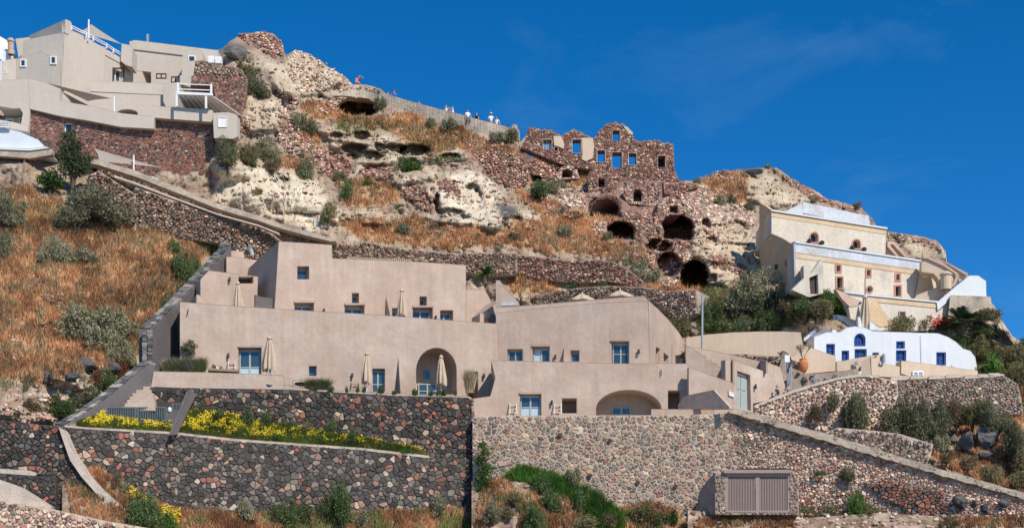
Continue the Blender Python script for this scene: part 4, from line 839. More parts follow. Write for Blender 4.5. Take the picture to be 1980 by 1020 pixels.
for x, y in cH(514, 790): lamp(B1, x, y, FL)
for x, y in cI(138, 838, 1003, 840): lamp(B1, x, y, FL)
fin(B1, 770, 690, 762, FL, .95)
# terrace parapet in front
PT = Plane(290, 92.3, 550, 94.0)
slabo('terrace_parapet', [(297, 717), (400, 719), (546, 724), (550, 729), (550, 752), (400, 750), (292, 748)], PT, .3, M['taupe'], B1)
slabo('low_parapet', [(550, 742), (600, 752), (700, 756), (800, 762), (905, 765), (912, 768), (912, 772), (700, 764), (550, 753)], Plane(550, 94.3, 912, 96.1), .35, M['taupe'], B1)
# upper block
TU = Plane(540, 99.8, 900, 106.5)
tw = [Wr(cH(940, 238, 1012, 318)), Wr(cH(922, 462, 1042, 560)), Wr(cI(138, 293, 184, 362)), Wr(cI(90, 372, 220, 480)), Wr(cI(402, 392, 490, 480)), Wr(cI(583, 316, 629, 380)), Wr(cI(538, 388, 668, 490)), Wr(cI(718, 407, 802, 500))]
facade(B1, [(539, 466), (600, 470), (642, 473), (643, 499), (700, 501), (800, 505), (901, 512), (901, 640), (528, 640)], TU, M['taupe'], holes=[rect(*q) for q in tw], t=.55, T=7)
slabo('roof_parapet', [(672, 496), (735, 499), (796, 501), (796, 508), (672, 503)], TU.off(3), .4, M['taupe'], B1)
m = MB()
for k in range(30): slab(m, rect(676+k*4, 497+k*.14, 678+k*4, 500+k*.14), TU.off(3), .1, -.09)
m.build('roof_louvre', M['mauve'], B1, kind='stuff')
for i, q in enumerate(tw):
    x0, y0, x1, y1 = q
    if i in (1, 3, 6): window(B1, (x0-.5, y0+4, x1-.5, y1), TU, .47, name='door', panes=(2, 1), bw=2.4); lintel(B1, q, TU, d=.12)
    elif i in (4, 7): window(B1, (x0-.5, y0+4, x1-.5, y1), TU, .47, name='window', panes=(2, 1), bw=1.6)
    else: window(B1, (x0+1, y0+4.5, x1-.5, y1-1), TU, .45, panes=(1, 1), bw=1.3)
for x, y in cH(1100, 515): lamp(B1, x, y, TU)
for x, y in cI(684, 458): lamp(B1, x, y, TU)
fin(B1, 746, 573, 630, TU, 1.2)
# tall left side of the upper block is the box return; low side terrace right of it
TR = Plane(900, 106.8, 960, 108.2)
facade(B1, cI(888, 268, 1010, 268, 1040, 320, 1075, 400, 1075, 500, 888, 500), TR, M['taupe'], t=.4, T=5)
mb = MB(); slab(mb, cI(925, 500, 928, 455, 1012, 375, 1045, 430, 1048, 500), TR, 2.4, -2.4); mb.build('stair_cheek', M['taupe'], B1)
slabo('stair_cheek', cI(978, 424, 1005, 424, 1007, 500, 978, 500), Plane(900, 102.5, 960, 103.3), .4, M['taupe'], B1)
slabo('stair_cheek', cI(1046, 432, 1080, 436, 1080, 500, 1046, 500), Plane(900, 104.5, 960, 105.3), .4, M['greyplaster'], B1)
# stepped blocks at the left end
S1 = Plane(388, 99.5, 500, 101.3)
sl_ = Wr(cH(578, 303, 668, 343))
facade(B1, cH(343, 318, 362, 296, 395, 262, 698, 300, 690, 560, 343, 560), S1, M['taupe'], holes=[rect(*sl_)], t=.7, T=3.5)
slabo('slit_window', rect(sl_[0]-1, sl_[1]-1, sl_[2]+1, sl_[3]+1), S1, .05, M['darkwood'], B1, off=.62)
facade(B1, cH(318, 410, 345, 415, 400, 470, 400, 560, 318, 560), Plane(370, 97.6, 410, 98.2), M['taupe'], t=.4, T=1.5)
facade(B1, cH(503, 178, 560, 180, 800, 215, 800, 400, 780, 500, 503, 500), Plane(430, 105.5, 540, 107.5), M['taupe'], t=.4, T=4)
facade(B1, cH(520, 140, 610, 145, 615, 200, 520, 200), Plane(430, 108, 480, 108.8), M['taupe'], t=.4, T=3)
slabo('stair_shade_sheet', cH(680, 412, 712, 424, 800, 434, 800, 540, 680, 540), Plane(490, 99.3, 540, 100.2), .2, M['greyplaster'], B1)  # dark grey sheet imitating the shade of the stair opening
for x, y in cH(519, 322): lamp(B1, x, y, S1)
m = MB(); a, b = cH(268, 503, 262, 541); tube(m, [FL.pt(*a)-FL.v*.12, FL.pt(*b)-FL.v*.12], .03, 5); m.build('downpipe', M['metal'], B1)
# satellite dish behind
ds = empty('satellite_dish', P3(482, 492, 104), 'grey satellite dish on the highest roof block at the left', 'satellite dish')
m = MB(); c = P3(484, 483, 104); ax_ = Vector((.93, -.25, .25)).normalized(); u_ = ax_.cross(Vector((0, 0, 1))).normalized(); w_ = ax_.cross(u_)
vs = [c-ax_*.1]; fs = []
for k in range(3):
    for i in range(16): th = i*math.pi/8; r = .42*(k+1)/3; vs.append(c-ax_*(.1-.16*((k+1)/3)**2)+u_*r*math.cos(th)+w_*r*math.sin(th)*1.15)
for i in range(16): fs.append((0, 1+i, 1+(i+1) % 16))
for k in range(2):
    for i in range(16): fs.append((1+k*16+i, 1+k*16+(i+1) % 16, 17+k*16+(i+1) % 16, 17+k*16+i))
m.add(vs, fs); m.build('dish', M['galv'], ds)
m = MB(); tube(m, [P3(478, 497, 104), P3(479, 484, 104), c-ax_*.1], .03, 6); m.build('mast', M['metal'], ds)
m = MB(); tube(m, [c-ax_*.05-w_*.3, c+ax_*.35], .015, 5); m.build('feed_arm', M['metal'], ds)

# ---------------- sloping stair wall at the left end
SW = empty('stair_wall', P3(290, 700, 93), 'dark grey sloping boundary wall with rough stone coping left of the taupe house', 'wall')
top = cH(40, 628, 110, 570, 220, 455, 340, 325, 450, 210, 525, 92, 538, 100)
# wall running up the slope: front end near, upper end far
def swp_(px, t=None): return np.interp(px, [288, 350, 450], [93.0, 98.2, 107.5])
m = MB(); prof = [(291, 637), (300, 629), (315, 615), (349, 583), (372, 558), (388, 541), (421, 506), (438, 488), (447, 471)]
botp = [(291, 830), (300, 830), (315, 830), (349, 800), (372, 700), (388, 640), (421, 600), (438, 560), (447, 540)]
fr_ = [P3(x, y, swp_(x)) for x, y in prof]; bo_ = [P3(x, y, swp_(x)) for x, y in botp]; n = len(prof); lf = Vector((-.75, -.1, 0))
vs = fr_+bo_+[p+lf for p in fr_]+[p+lf for p in bo_]; fs = []
for i in range(n-1): fs += [(i, i+1, n+i+1, n+i), (2*n+i, 3*n+i, 3*n+i+1, 2*n+i+1), (i, 2*n+i, 2*n+i+1, i+1)]
fs += [(0, n, 3*n, 2*n), (n-1, 3*n-1, 4*n-1, 2*n-1)]
m.add(vs, fs); m.build('wall', M['greyplaster'], SW)
m = MB(); rg_ = random.Random(5)
for i in range(n-1):
    a, b = fr_[i], fr_[i+1]; L_ = (b-a).length; k = max(1, int(L_/.42))
    for q in range(k):
        for s_ in range(2):
            p = a.lerp(b, (q+.5+rg_.uniform(-.15, .15))/k)+lf*(.3+.42*s_)+Vector((0, 0, .03)); col = rg_.choice([(.07, .07, .07), (.10, .10, .098), (.15, .14, .135), (.28, .25, .22)])
            dd_ = (b-a).normalized(); ww_ = lf.normalized().cross(dd_).normalized(); ww_ = ww_ if ww_.z > 0 else -ww_; box(m, p, rg_.uniform(.3, .42), rg_.uniform(.34, .5), rg_.uniform(.12, .24), -lf.normalized(), dd_, col, ww_)
m.build('coping', M['stone'], SW, kind='stuff')
m = MB(); rg_ = random.Random(6)
for k in range(22):
    for s_ in range(2):
        p = P3(290.5-s_*10, 641+k*9.3/2.4*1.0, 92.9)+Vector((0, -.06, 0)); box(m, p, rg_.uniform(.22, .36), .2, rg_.uniform(.11, .16), col=rg_.choice([(.08, .08, .08), (.13, .13, .13), (.2, .19, .18), (.3, .25, .22)]))
m.build('quoins', M['stone'], SW, kind='stuff')
# dark sheet painting the shade of the passage between stair wall and house
slabo('doorway_shade_sheet', cH(137, 640, 212, 712, 212, 870, 128, 835), Plane(320, 97.0, 350, 97.3), .1, M['darkwood'], SW)
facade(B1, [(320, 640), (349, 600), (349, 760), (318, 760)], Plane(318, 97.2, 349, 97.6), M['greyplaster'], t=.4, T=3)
# lower stair wall and steps
def sw2(px): return np.interp(px, [120, 300], [88.6, 92.6])
prof = [(125, 822), (160, 802), (200, 775), (240, 743), (270, 718), (292, 702), (299, 704)]
botp = [(125, 832), (160, 832), (200, 828), (240, 800), (270, 790), (292, 780), (299, 778)]
m = MB(); fr_ = [P3(x, y, sw2(x)) for x, y in prof]; bo_ = [P3(x, y, sw2(x)) for x, y in botp]; n = len(prof); lf = Vector((-.7, .05, 0))
vs = fr_+bo_+[p+lf for p in fr_]+[p+lf for p in bo_]; fs = []
for i in range(n-1): fs += [(i, i+1, n+i+1, n+i), (2*n+i, 3*n+i, 3*n+i+1, 2*n+i+1), (i, 2*n+i, 2*n+i+1, i+1)]
fs += [(0, n, 3*n, 2*n), (n-1, 3*n-1, 4*n-1, 2*n-1)]
m.add(vs, fs); SW2 = tag(m.build('stair_wall', M['greyplaster']), 'lower dark grey sloping wall beside the pink outdoor steps', 'wall')
m = MB(); rg_ = random.Random(8)
for i in range(n-1):
    a, b = fr_[i], fr_[i+1]; L_ = (b-a).length; k = max(1, int(L_/.4))
    for q in range(k):
        for s_ in range(2):
            p = a.lerp(b, (q+.5)/k)+lf*(.3+.45*s_)+Vector((0, 0, .02)); dd_ = (b-a).normalized(); ww_ = lf.normalized().cross(dd_).normalized(); ww_ = ww_ if ww_.z > 0 else -ww_; box(m, p, rg_.uniform(.3, .4), rg_.uniform(.34, .5), rg_.uniform(.1, .18), -lf.normalized(), dd_, w=ww_, col=rg_.choice([(.08, .08, .08), (.12, .118, .115), (.18, .17, .16), (.34, .30, .27)]))
m.build('coping', M['stone'], SW2, kind='stuff')
st = empty('outdoor_steps', P3(265, 785, 90), 'pink beige outdoor steps climbing beside the dark sloping wall', 'steps')
nst = 13
for k in range(nst):
    t = k/(nst-1); y = 786-t*78; xl = 236+t*58; xr = np.interp(y, [700, 748, 760, 786], [300, 290, 296, 300]); D = 90.3+t*3.6
    m = MB(); p = P3((xl+xr)/2, y, D); box(m, p+Vector((0, .3, -.12)), (xr-xl)*D/FOC, .62, .28); m.build('step', M['taupe'], st)
# bin store: slatted gates in slate grey
def slatted(label, r, pl, group='slate grey slatted gates', n=16, m='slate'):
    e = empty('slatted_gate', pl.pt((r[0]+r[2])/2, r[3]), label, 'gate', group)
    mb = MB(); slab(mb, rect(*r), pl, .08, 0, [rect(r[0]+2, r[1]+2, r[2]-2, r[3]-2)]); mb.build('frame', M[m], e)
    mb = MB()
    for i in range(n):
        x = r[0]+2+(r[2]-r[0]-4)*(i+.5)/n; slab(mb, rect(x-.75, r[1]+2, x+.75, r[3]-2), pl, .04, .02)
    mb.build('slats', M[m], e, kind='stuff'); slabo('back_panel', rect(r[0]+2, r[1]+2, r[2]-2, r[3]-2), pl, .02, M['darkwood'], e, off=.12); return e
GP = Plane(200, 89.8, 340, 90.6)
slatted('left half of the long slatted gate below the steps', (205, 786, 263, 813), GP)
slatted('right half of the long slatted gate below the steps', (264, 786, 322, 813), GP)
slatted('small slatted gate in the shade beside the sloping grey kerb', (332, 779, 356, 794), Plane(300, 91.2, 360, 91.5), n=7)
slabo('low_wall', [(318, 795), (345, 793), (352, 800), (345, 818), (318, 816)], Plane(318, 90.6, 352, 90.9), .3, M['greyplaster'], label='low dark grey wall between the slatted gates', cat='wall')
slabo('low_wall', [(198, 811), (345, 814), (345, 822), (198, 820)], Plane(198, 89.6, 345, 90.5), .3, M['greyplaster'], label='low grey kerb wall under the long slatted gate', cat='wall')
slabo('recess_shade_sheet', [(296, 775), (372, 778), (372, 800), (296, 800)], Plane(290, 91.8, 372, 92.2), .2, M['darkwood'], up)  # dark slab put in as the shade of the bin store recess
slabo('sloping_kerb', cG(985, 312, 1023, 320, 1003, 360, 920, 535, 893, 538, 915, 480), Plane(330, 88.9, 385, 92.0), .25, M['greyplaster'], label='narrow sloping grey kerb wall dividing the flower bed', cat='wall')
m = MB(); p = P3(358, 781, 91.3); box(m, p, .35, .35, .3); m.build('yellow_bin_lid', M['cloth_yellow'], label='small yellow bin top above the shaded slatted gate', cat='bin')
m = MB(); p = P3(328, 791, 90.7); lathe(m, [(.10, -.15), (.14, 0), (.09, .12), (.02, .16)], p, 8); m.build('rubbish_bag', M['cloth_white'], label='small white sack between the slatted gates', cat='sack')

# ---------------- the taupe house: right wing
B2 = empty('taupe_house', P3(1150, 800, 97), 'right wing of the taupe house with wide low arch over its door', 'house')
RB = Plane(965, 100.8, 1250, 99.5)
rw = [Wr(cJ(275, 526, 376, 612)), Wr(cJ(440, 508, 553, 612)), Wr(cJ(691, 534, 748, 606)), Wr(cJ(960, 474, 1075, 620))]
facade(B2, cJ(202, 288, 400, 265, 700, 237, 1000, 215, 1203, 205, 1213, 600, 1213, 650, 200, 650), RB, M['taupe'], holes=[rect(*q) for q in rw], t=.35, T=2.0)
slabo('roof_parapet', cJ(202, 250, 400, 237, 700, 213, 1000, 187, 1177, 174, 1205, 205, 1205, 240, 202, 300), RB.off(.35), .5, M['taupe'], B2)
window(B2, (rw[0][0]+1, rw[0][1]+1.5, rw[0][2]-.5, rw[0][3]), RB, .27, panes=(2, 1), bw=1.8)
window(B2, (rw[1][0]+1, rw[1][1]+3.5, rw[1][2]-.5, rw[1][3]), RB, .27, name='door', panes=(2, 1), bw=2.4, curtain=True); lintel(B2, rw[1], RB, d=.12)
window(B2, (rw[2][0]+1, rw[2][1]+4, rw[2][2]-.5, rw[2][3]), RB, .27, panes=(1, 1), bw=1.2)
window(B2, (rw[3][0]+2, rw[3][1]+4, rw[3][2]-.5, rw[3][3]), RB, .27, name='door', panes=(2, 2), bw=2.0); lintel(B2, rw[3], RB, d=.12)
for x, y in cJ(592, 580, 1140, 545): lamp(B2, x, y, RB)
fin(B2, 1091, 671, 703, RB, .8)
# bright side wall going back
SD = Plane(1256.3, 99.75, 1326, 110.5)
s1, s2 = cJ(1252, 512, 1279, 525, 1279, 640, 1252, 640), cJ(1303, 548, 1336, 575, 1336, 640, 1303, 640)
facade(B2, cJ(1204, 205, 1260, 255, 1330, 325, 1400, 410, 1448, 490, 1448, 640, 1213, 640), SD, M['taupe'], holes=[s1, s2], t=.3, T=.25)
# terrace front
TF = Plane(960, 97.0, 1335, 97.3)
arch2 = arch(1152.6, 1279, 753.3, 790, 806, 18)
fw = [Wr(cJ(358, 820, 498, 975)), Wr(cJ(635, 848, 731, 946)), Wr(cJ(1331, 798, 1416, 920))]
facade(B2, [(950, 696), (1010, 697), (1200, 702), (1330, 702), (1334, 705), (1334, 818), (912, 818), (912, 770), (948, 765), (958, 730)], TF, M['taupe'], holes=[rect(*fw[0])], deep=[arch2, rect(*fw[2]), rect(*fw[1])], t=.35, deepd=1.4, T=1.6)
window(B2, (fw[0][0]+1, fw[0][1]+3, fw[0][2]-.5, fw[0][3]), TF, .27, name='door', panes=(2, 2), bw=2.4, curtain=True); lintel(B2, fw[0], TF, d=.12)
ad = Wr(cJ(975, 876, 1105, 975)); window(B2, ad, TF, 1.62, name='door', panes=(2, 2), bw=2.4)
for x, y in cJ(567, 880): lamp(B2, x, y, TF)
slabo('parapet', cJ(1222, 918, 1496, 918, 1635, 920, 1635, 960, 1222, 956), Plane(1255, 95.4, 1385, 95.2), .3, M['taupe'], B2)
m = MB(); a, b = cJ(1284, 660, 1287, 702); tube(m, [TF.pt(*a)-TF.v*.1, TF.pt(*b)-TF.v*.1], .03, 5); m.build('downpipe', M['metal'], B2)
m = MB(); box(m, P3(1318, 698, 100), .25, .25, .35); m.build('roof_lamp', M['metal'], B2)
# white marble-like roof piece left of the roof
slabo('roof_block', cJ(200, 72, 228, 72, 262, 125, 350, 215, 350, 250, 200, 290), RB.off(3), .4, M['taupe'], B2)
# stair side and gate wall at the right end
K1 = Plane(1333, 96.4, 1420, 96.9)
slabo('stair_side', cK(116, 545, 250, 590, 428, 655, 430, 850, 320, 880, 116, 880, 116, 700), K1, .4, M['taupe'], B2)
slabo('stair_soffit', cK(60, 810, 105, 750, 310, 708, 420, 826, 420, 842, 60, 842), Plane(1316, 96.5, 1418, 93.0), .3, M['taupe'], B2, off=-.3)
K2 = Plane(1326, 99.6, 1402, 99.2)
slabo('stair_flight', cK(95, 392, 150, 415, 205, 455, 205, 460, 240, 470, 240, 492, 275, 492, 275, 512, 310, 516, 310, 532, 345, 545, 380, 560, 380, 640, 300, 640, 95, 560), K2, 2.5, M['taupe'], B2)
slabo('upper_stair_wall', cK(95, 390, 400, 452, 620, 500, 770, 545, 775, 700, 700, 700, 370, 640, 95, 480), Plane(1326, 100.6, 1512, 101.2), .4, M['taupe'], B2)
K3 = Plane(1402, 97.0, 1512, 99.8)
gd = Wr(cK(455, 585, 535, 850))
slabo('gate_wall', cK(372, 492, 426, 488, 615, 560, 660, 578, 660, 505, 765, 545, 805, 720, 805, 745, 570, 800, 570, 900, 428, 900, 426, 660, 374, 640), K3, .45, M['taupe'], B2, holes=[cK(457, 570, 548, 600, 553, 850, 457, 828)])
slabo('wall_return', cK(372, 492, 426, 488, 426, 660, 374, 640), Plane(1402, 99.2, 1416.5, 97.15), .1, M['taupe'], B2)
slabo('wall_return', cK(614, 502, 661, 500, 661, 580, 614, 562), Plane(1468.5, 101.2, 1481, 98.7), .1, M['taupe'], B2)
gdr = slabo('gate_door', cK(457, 582, 545, 608, 550, 852, 457, 828), K3, .08, M['frame'], B2, off=.3, label='grey green double gate door')
m = MB()
for (a, b, c, d) in ((466, 600, 492, 690), (500, 612, 535, 700), (466, 706, 492, 826), (500, 714, 537, 838)):
    slab(m, cK(a, b, c, b+8, c, d+6, a, d), K3, .05, .26)
m.build('door_panels', M['frame'], gdr, kind='stuff')
slabo('niche', cK(398, 706, 436, 722, 436, 756, 398, 742), Plane(1333, 96.3, 1420, 96.8), .05, M['white'], B2)
for x, y in cK(577, 683): lamp(B2, x, y, K3)

# ---------------- the upper left cave-house complex
UL = empty('cave_house_complex', P3(230, 230, 119), 'cluster of pale beige cubic cave houses on top of the red stone wall, upper left', 'house')
AL, AR = Plane(59, 124.5, 126, 120.5), Plane(126, 120.5, 255, 129.5)
slabo('wall', cA(150, 240, 318, 160, 300, 440, 215, 420, 80, 400, 82, 290), AL, 4, M['greige'], UL)
slabo('parapet', cA(150, 175, 325, 97, 318, 165, 150, 245), AL, .5, M['greige'], UL, off=-.06)
w1, w2 = cA(391, 318, 437, 335, 435, 404, 389, 388), cA(560, 338, 607, 358, 605, 404, 558, 396)
facade(UL, cA(319, 160, 650, 348, 745, 355, 750, 415, 445, 415, 445, 460, 300, 440), AR, M['greige'], holes=[w1, w2], t=.4, T=4)
slabo('parapet', cA(325, 97, 350, 112, 350, 150, 430, 185, 455, 205, 530, 248, 555, 262, 620, 303, 650, 345, 318, 162), AR, .4, M['greige'], UL, off=-.06)
for w_ in (w1, w2): 
    x0, y0 = min(p[0] for p in w_), min(p[1] for p in w_); x1, y1 = max(p[0] for p in w_), max(p[1] for p in w_)
    window(UL, (x0, y0, x1, y1), AR, .3, fm='whitewood', panes=(2, 1), bw=1)
    m = MB(); slab(m, rect(x0-1.6, y0-1.6, x1+1.6, y1+1.6), AR, .1, -.05, [[(x0, y0), (x1, y0), (x1, y1), (x0, y1)]]); m.build('window_surround', M['darkwood'], UL)
AB = Plane(255, 131, 420, 131)
facade(UL, cA(638, 205, 665, 198, 1075, 248, 1075, 300, 965, 305, 945, 420, 745, 415, 745, 355, 650, 345), AB, M['greige'], t=.4, T=5)
slabo('parapet_line', cA(650, 243, 905, 273, 905, 279, 650, 249), AB, .05, M['greyplaster'], UL, off=-.04)
slabo('chimney_block', cA(595, 300, 600, 215, 640, 222, 655, 240, 652, 330, 620, 320), Plane(230, 127.5, 260, 127.5), 1.5, M['greige'], UL)
slabo('small_vault', [(354, 98), (358, 97), (366, 95), (376, 94.5), (385, 97), (393, 103), (393, 117), (378, 118), (372, 140), (368, 160), (350, 165)], Plane(350, 129, 395, 129), 2, M['greige'], UL)
window(UL, (364, 108, 378, 120), Plane(350, 129, 395, 129), -.06, fm='whitewood', panes=(1, 1), bw=1.8)
slabo('step_wall', cQ(645, 300, 755, 290, 740, 430, 715, 450, 705, 555, 600, 520, 600, 440, 640, 430), Plane(340, 125, 380, 125), 1.2, M['greige'], UL)
window(UL, (302, 142, 322, 152), AB, -.04, fm='darkwood', panes=(2, 1), bw=1.6)
window(UL, (331, 148, 348, 160), AB, -.04, fm='darkwood', panes=(2, 1), bw=1.6)
# left block with two small square windows
LB = Plane(30, 120, 115, 119.0)
slabo('wall', cA(80, 290, 145, 272, 205, 250, 215, 262, 300, 300, 300, 440, 215, 410, 135, 395, 80, 400), LB, 2, M['greige'], UL, vdir=Vector((-.34, 1, 0)))
for (a, b, c, d) in ((39, 115, 51, 130), (97.5, 109, 109.5, 125)): window(UL, (a, b, c, d), LB, -.07, fm='whitewood', panes=(1, 1), bw=2.4)
slabo('wall', cA(8, 310, 30, 295, 80, 288, 82, 400, 8, 420), Plane(0, 119.5, 35, 119.8), 3, M['greige'], UL)
window(UL, (8, 131, 12, 142), Plane(0, 119.5, 35, 119.8), -.05, fm='whitewood', panes=(1, 1), bw=1.2)
slabo('wall', [(57, 72), (59, 69), (59, 100), (45, 110), (36, 113), (30, 75)], Plane(0, 126, 60, 126), 3, M['greige'], UL)
# middle terrace fronts
slabo('balustrade_wall', cA(445, 398, 805, 412, 805, 472, 445, 455), Plane(170, 121.3, 320, 122.2), .4, M['greige'], UL)
ac = arch(225.5, 266, 211.5, 219, 224)
facade(UL, cA(445, 455, 805, 470, 840, 540, 840, 600, 300, 540, 300, 445), Plane(110, 120.4, 330, 121.6), M['greige'], deep=[ac], t=.4, deepd=1.0, T=3)
slabo('line', cA(445, 452, 805, 469, 805, 474, 445, 457), Plane(170, 121.2, 320, 122.1), .08, M['greyplaster'], UL, off=-.06)
slabo('wall', cA(805, 412, 880, 405, 880, 480, 870, 540, 825, 540, 805, 500), Plane(315, 121.0, 350, 121.0), 2, M['greige'], UL)
# lower parapet band above the stone wall
PB = Plane(0, 116.9, 470, 117.7)
slabo('parapet', cA(140, 388, 215, 405, 300, 440, 300, 500, 450, 525, 600, 560, 742, 575, 742, 520, 830, 530, 835, 528, 1050, 545, 1052, 604, 765, 583, 760, 637, 600, 628, 440, 597, 300, 574, 148, 538), PB, .6, M['greige'], UL, off=-.1)
slabo('wall', cA(0, 398, 60, 396, 140, 388, 150, 540, 145, 655, 100, 640, 115, 560, 100, 535, 0, 540), PB, 2.0, M['greige'], UL, off=-.1)
slabo('annex', cA(1050, 556, 1125, 553, 1160, 562, 1172, 572, 1173, 672, 1150, 684, 1055, 680), Plane(412, 116.8, 460, 116.8), .9, M['greige'], UL)
window(UL, (422, 226.5, 439, 246.5), Plane(412, 116.8, 460, 116.8), -.06, fm='whitewood', panes=(1, 1), bw=1.2, glass='whitewood')
slabo('shadow_room', cA(0, 540, 115, 545, 108, 605, 0, 600), PB, .2, M['greige'], UL, off=1.6)
window(UL, (28, 216, 44, 236), PB, 1.2, fm='whitewood', panes=(2, 1), bw=2, name='door')
window(UL, (0, 218, 16, 234), PB, 1.3, fm='whitewood', panes=(1, 1), bw=2)
slabo('low_parapet', cA(-200, 590, 0, 595, 60, 605, 145, 625, 145, 655, 60, 640, -200, 640), PB, .3, M['greige'], UL, off=-.25)
# pergola balcony
PG = Plane(340, 116.6, 420, 116.6)
pg = empty('pergola', PG.pt(375, 215), 'white timber pergola with rooftop railing on the beige parapet', 'pergola')
q = cQ(585, 505, 585, 745, 912, 520, 912, 620, 862, 640, 862, 765)
def post(par, x, y0, y1, pl, w=.16, off=0, nm='post', m='whitewood'):
    mb = MB(); a, b = pl.pt(x, y0, off), pl.pt(x, y1, off); box(mb, (a+b)/2, w, w, abs(a.z-b.z), pl.u, pl.v); return mb.build(nm, M[m], par)
post(pg, 344.5, 160, 180, PG); post(pg, 408.5, 163, 182, PG); post(pg, 342, 180, 206, PG); post(pg, 398.5, 186, 210, PG)
for y in (162, 172): slabo('rail', [(344, y-.8), (409, y+1.5), (409, y+3), (344, y+.8)], PG, .08, M['whitewood'], pg)
slabo('beam', cQ(568, 600, 925, 618, 930, 640, 575, 628), PG, .2, M['whitewood'], pg, off=-.1)
for k in range(8):
    a = PG.pt(345+k*8.6, 184.5); b = a+Vector((.35*k/2.5, 3.6, -.02)); m = MB(); tube(m, [a, b], .07, 4); m.build('rafter', M['whitewood'], pg)
m = MB(); a, b = PG.pt(342, 182.5), PG.pt(411, 185.5); m.add([a, b, b+Vector((1.6, 4.2, 0)), a+Vector((0, 4.2, 0)), a+Vector((0, 0, .05)), b+Vector((0, 0, .05)), b+Vector((1.6, 4.2, .05)), a+Vector((0, 4.2, .05))], [(0, 1, 2, 3), (7, 6, 5, 4), (0, 4, 5, 1), (1, 5, 6, 2), (2, 6, 7, 3), (3, 7, 4, 0)]); m.build('roof_deck', M['whitewood'], pg)
slabo('back_wall', cQ(570, 500, 720, 520, 900, 640, 900, 760, 570, 750), PG, .3, M['greige'], pg, off=3.4)
# railings
def railing(label, pts, pl, parent=None, h=7, n=2, nm='railing', group='white railings of the cave houses'):
    e = empty(nm, pl.pt(*pts[0]), label, 'railing', group)
    for (x, y) in pts: post(e, x, y-h, y+1, pl, .1)
    for i in range(len(pts)-1):
        for k in range(n):
            m = MB(); yy = h*(.1+.45*k); tube(m, [pl.pt(pts[i][0], pts[i][1]-h+yy), pl.pt(pts[i+1][0], pts[i+1][1]-h+yy)], .05, 5); m.build('rail', M['whitewood'], e)
    return e
railing('white roof railing under the shade sail on the highest beige house', [(138, 58), (167, 72), (180, 79), (206, 93), (219, 102), (246, 118)], Plane(126, 120.4, 255, 129.3), h=9)
railing('short white railing between the beige parapets below the pergola', [(301, 214), (325, 216)], PB, h=8)
railing('white railing beside the lowest shade sail, below the red stone wall', [(262, 346), (296, 350), (305, 356)], Plane(200, 115.6, 310, 115.6), h=9)
# shade sails
def sail(label, pts, posts=()):
    import itertools
    a, b, c = [P3(*p) for p in pts]; e = empty('shade_sail', c, label, 'shade sail', 'taupe shade sails'); n = 8; vs = []; idx = {}
    cen = (a+b+c)/3
    for i in range(n+1):
        for j in range(n+1-i):
            u, v = i/n, j/n; w_ = 1-u-v; p = a*w_+b*u+c*v; ed_ = 27*u*v*w_; k = 4*(u*v+v*w_+u*w_)/1.33; p = p.lerp(cen, .12*max(0, k-ed_)); p.z -= .15*ed_; idx[i, j] = len(vs); vs.append(p)
    fs = []
    for i in range(n):
        for j in range(n-i):
            fs.append((idx[i, j], idx[i+1, j], idx[i, j+1]))
            if i+j < n-1: fs.append((idx[i+1, j], idx[i+1, j+1], idx[i, j+1]))
    m = MB(); m.add(vs, fs); m.build('cloth', M['sail'], e, smooth=True)
    for (x, y0, y1, D) in posts:
        m = MB(); tube(m, [P3(x, y1, D), P3(x, y0, D)], .07, 7); m.build('pole', M['whitewood'], e)
sail('shade sail over the highest roof terrace against the sky', [(152, 62, 123.5), (176, 47, 126), (236, 86, 128)], [(171.5, 38, 75, 122)])
sail('long shade sail stretched over the middle beige terrace', [(90, 160, 118.6), (216, 190.5, 117.5), (170, 196, 119.8)], [(220.5, 187, 216, 117.3)])
sail('small dark shade sail under the long one', [(117, 175.5, 119.5), (176, 206, 118.8), (138, 199, 120)])
sail('shade sail at the left edge over the white door', [(-30, 200, 116.5), (42, 212, 116.4), (-10, 208, 118.5)])
sail('lowest shade sail in front of the red stone wall', [(182, 287, 116.8), (312, 324, 115.0), (190, 312, 115.2)], [(258.5, 300, 336, 115.2)])
# red stone walls carrying the complex
RW = Plane(57, 117.2, 415, 118.2)
rwp = cA(150, 538, 300, 572, 440, 595, 600, 626, 760, 635, 765, 583, 1050, 602, 1060, 1000, 900, 955, 640, 870, 480, 800, 230, 740, 145, 665)
aw = arch(313.5, 338, 334.5, 343, 350); bw_ = rect(345, 367, 373, 384); sw_ = rect(123.5, 236, 139, 256)
rws = swall('red_stone_wall', 'tall red and black lava masonry wall under the beige cave houses', 'stone wall', rwp, RW, 6.2, P_BRICKY, 'redmortar', t=4, parts=0, seed=91, proud=.06, joint=.45, asp=1.25, holes=[aw, bw_, sw_])
slabo('blind_arch', arch(312, 339.5, 333, 343, 352), RW, .1, M['redmortar'], rws, off=.35)
slabo('opening_shade_sheet', rect(343, 365, 375, 386), RW, .1, M['darkwood'], rws, off=.6)  # flat dark panel, the shade of the opening put into its colour
window(rws, (124, 236.5, 139, 256), RW, .2, fm='whitewood', panes=(1, 1), bw=2)
vr = cQ(755, 300, 830, 292, 950, 330, 1090, 350, 1215, 380, 1270, 480, 1250, 640, 1215, 820, 1160, 810, 930, 790, 970, 780, 960, 680, 910, 520, 705, 520, 735, 430)
RW2 = Plane(365, 121.5, 480, 122.5)
rws2 = swall('red_stone_wall', 'red stone wall behind the white pergola with a grey stone top course', 'stone wall', vr, RW2, 5.6, P_BRICKY, 'redmortar', t=6, parts=0, seed=92, proud=.06, joint=.4, asp=1.2)
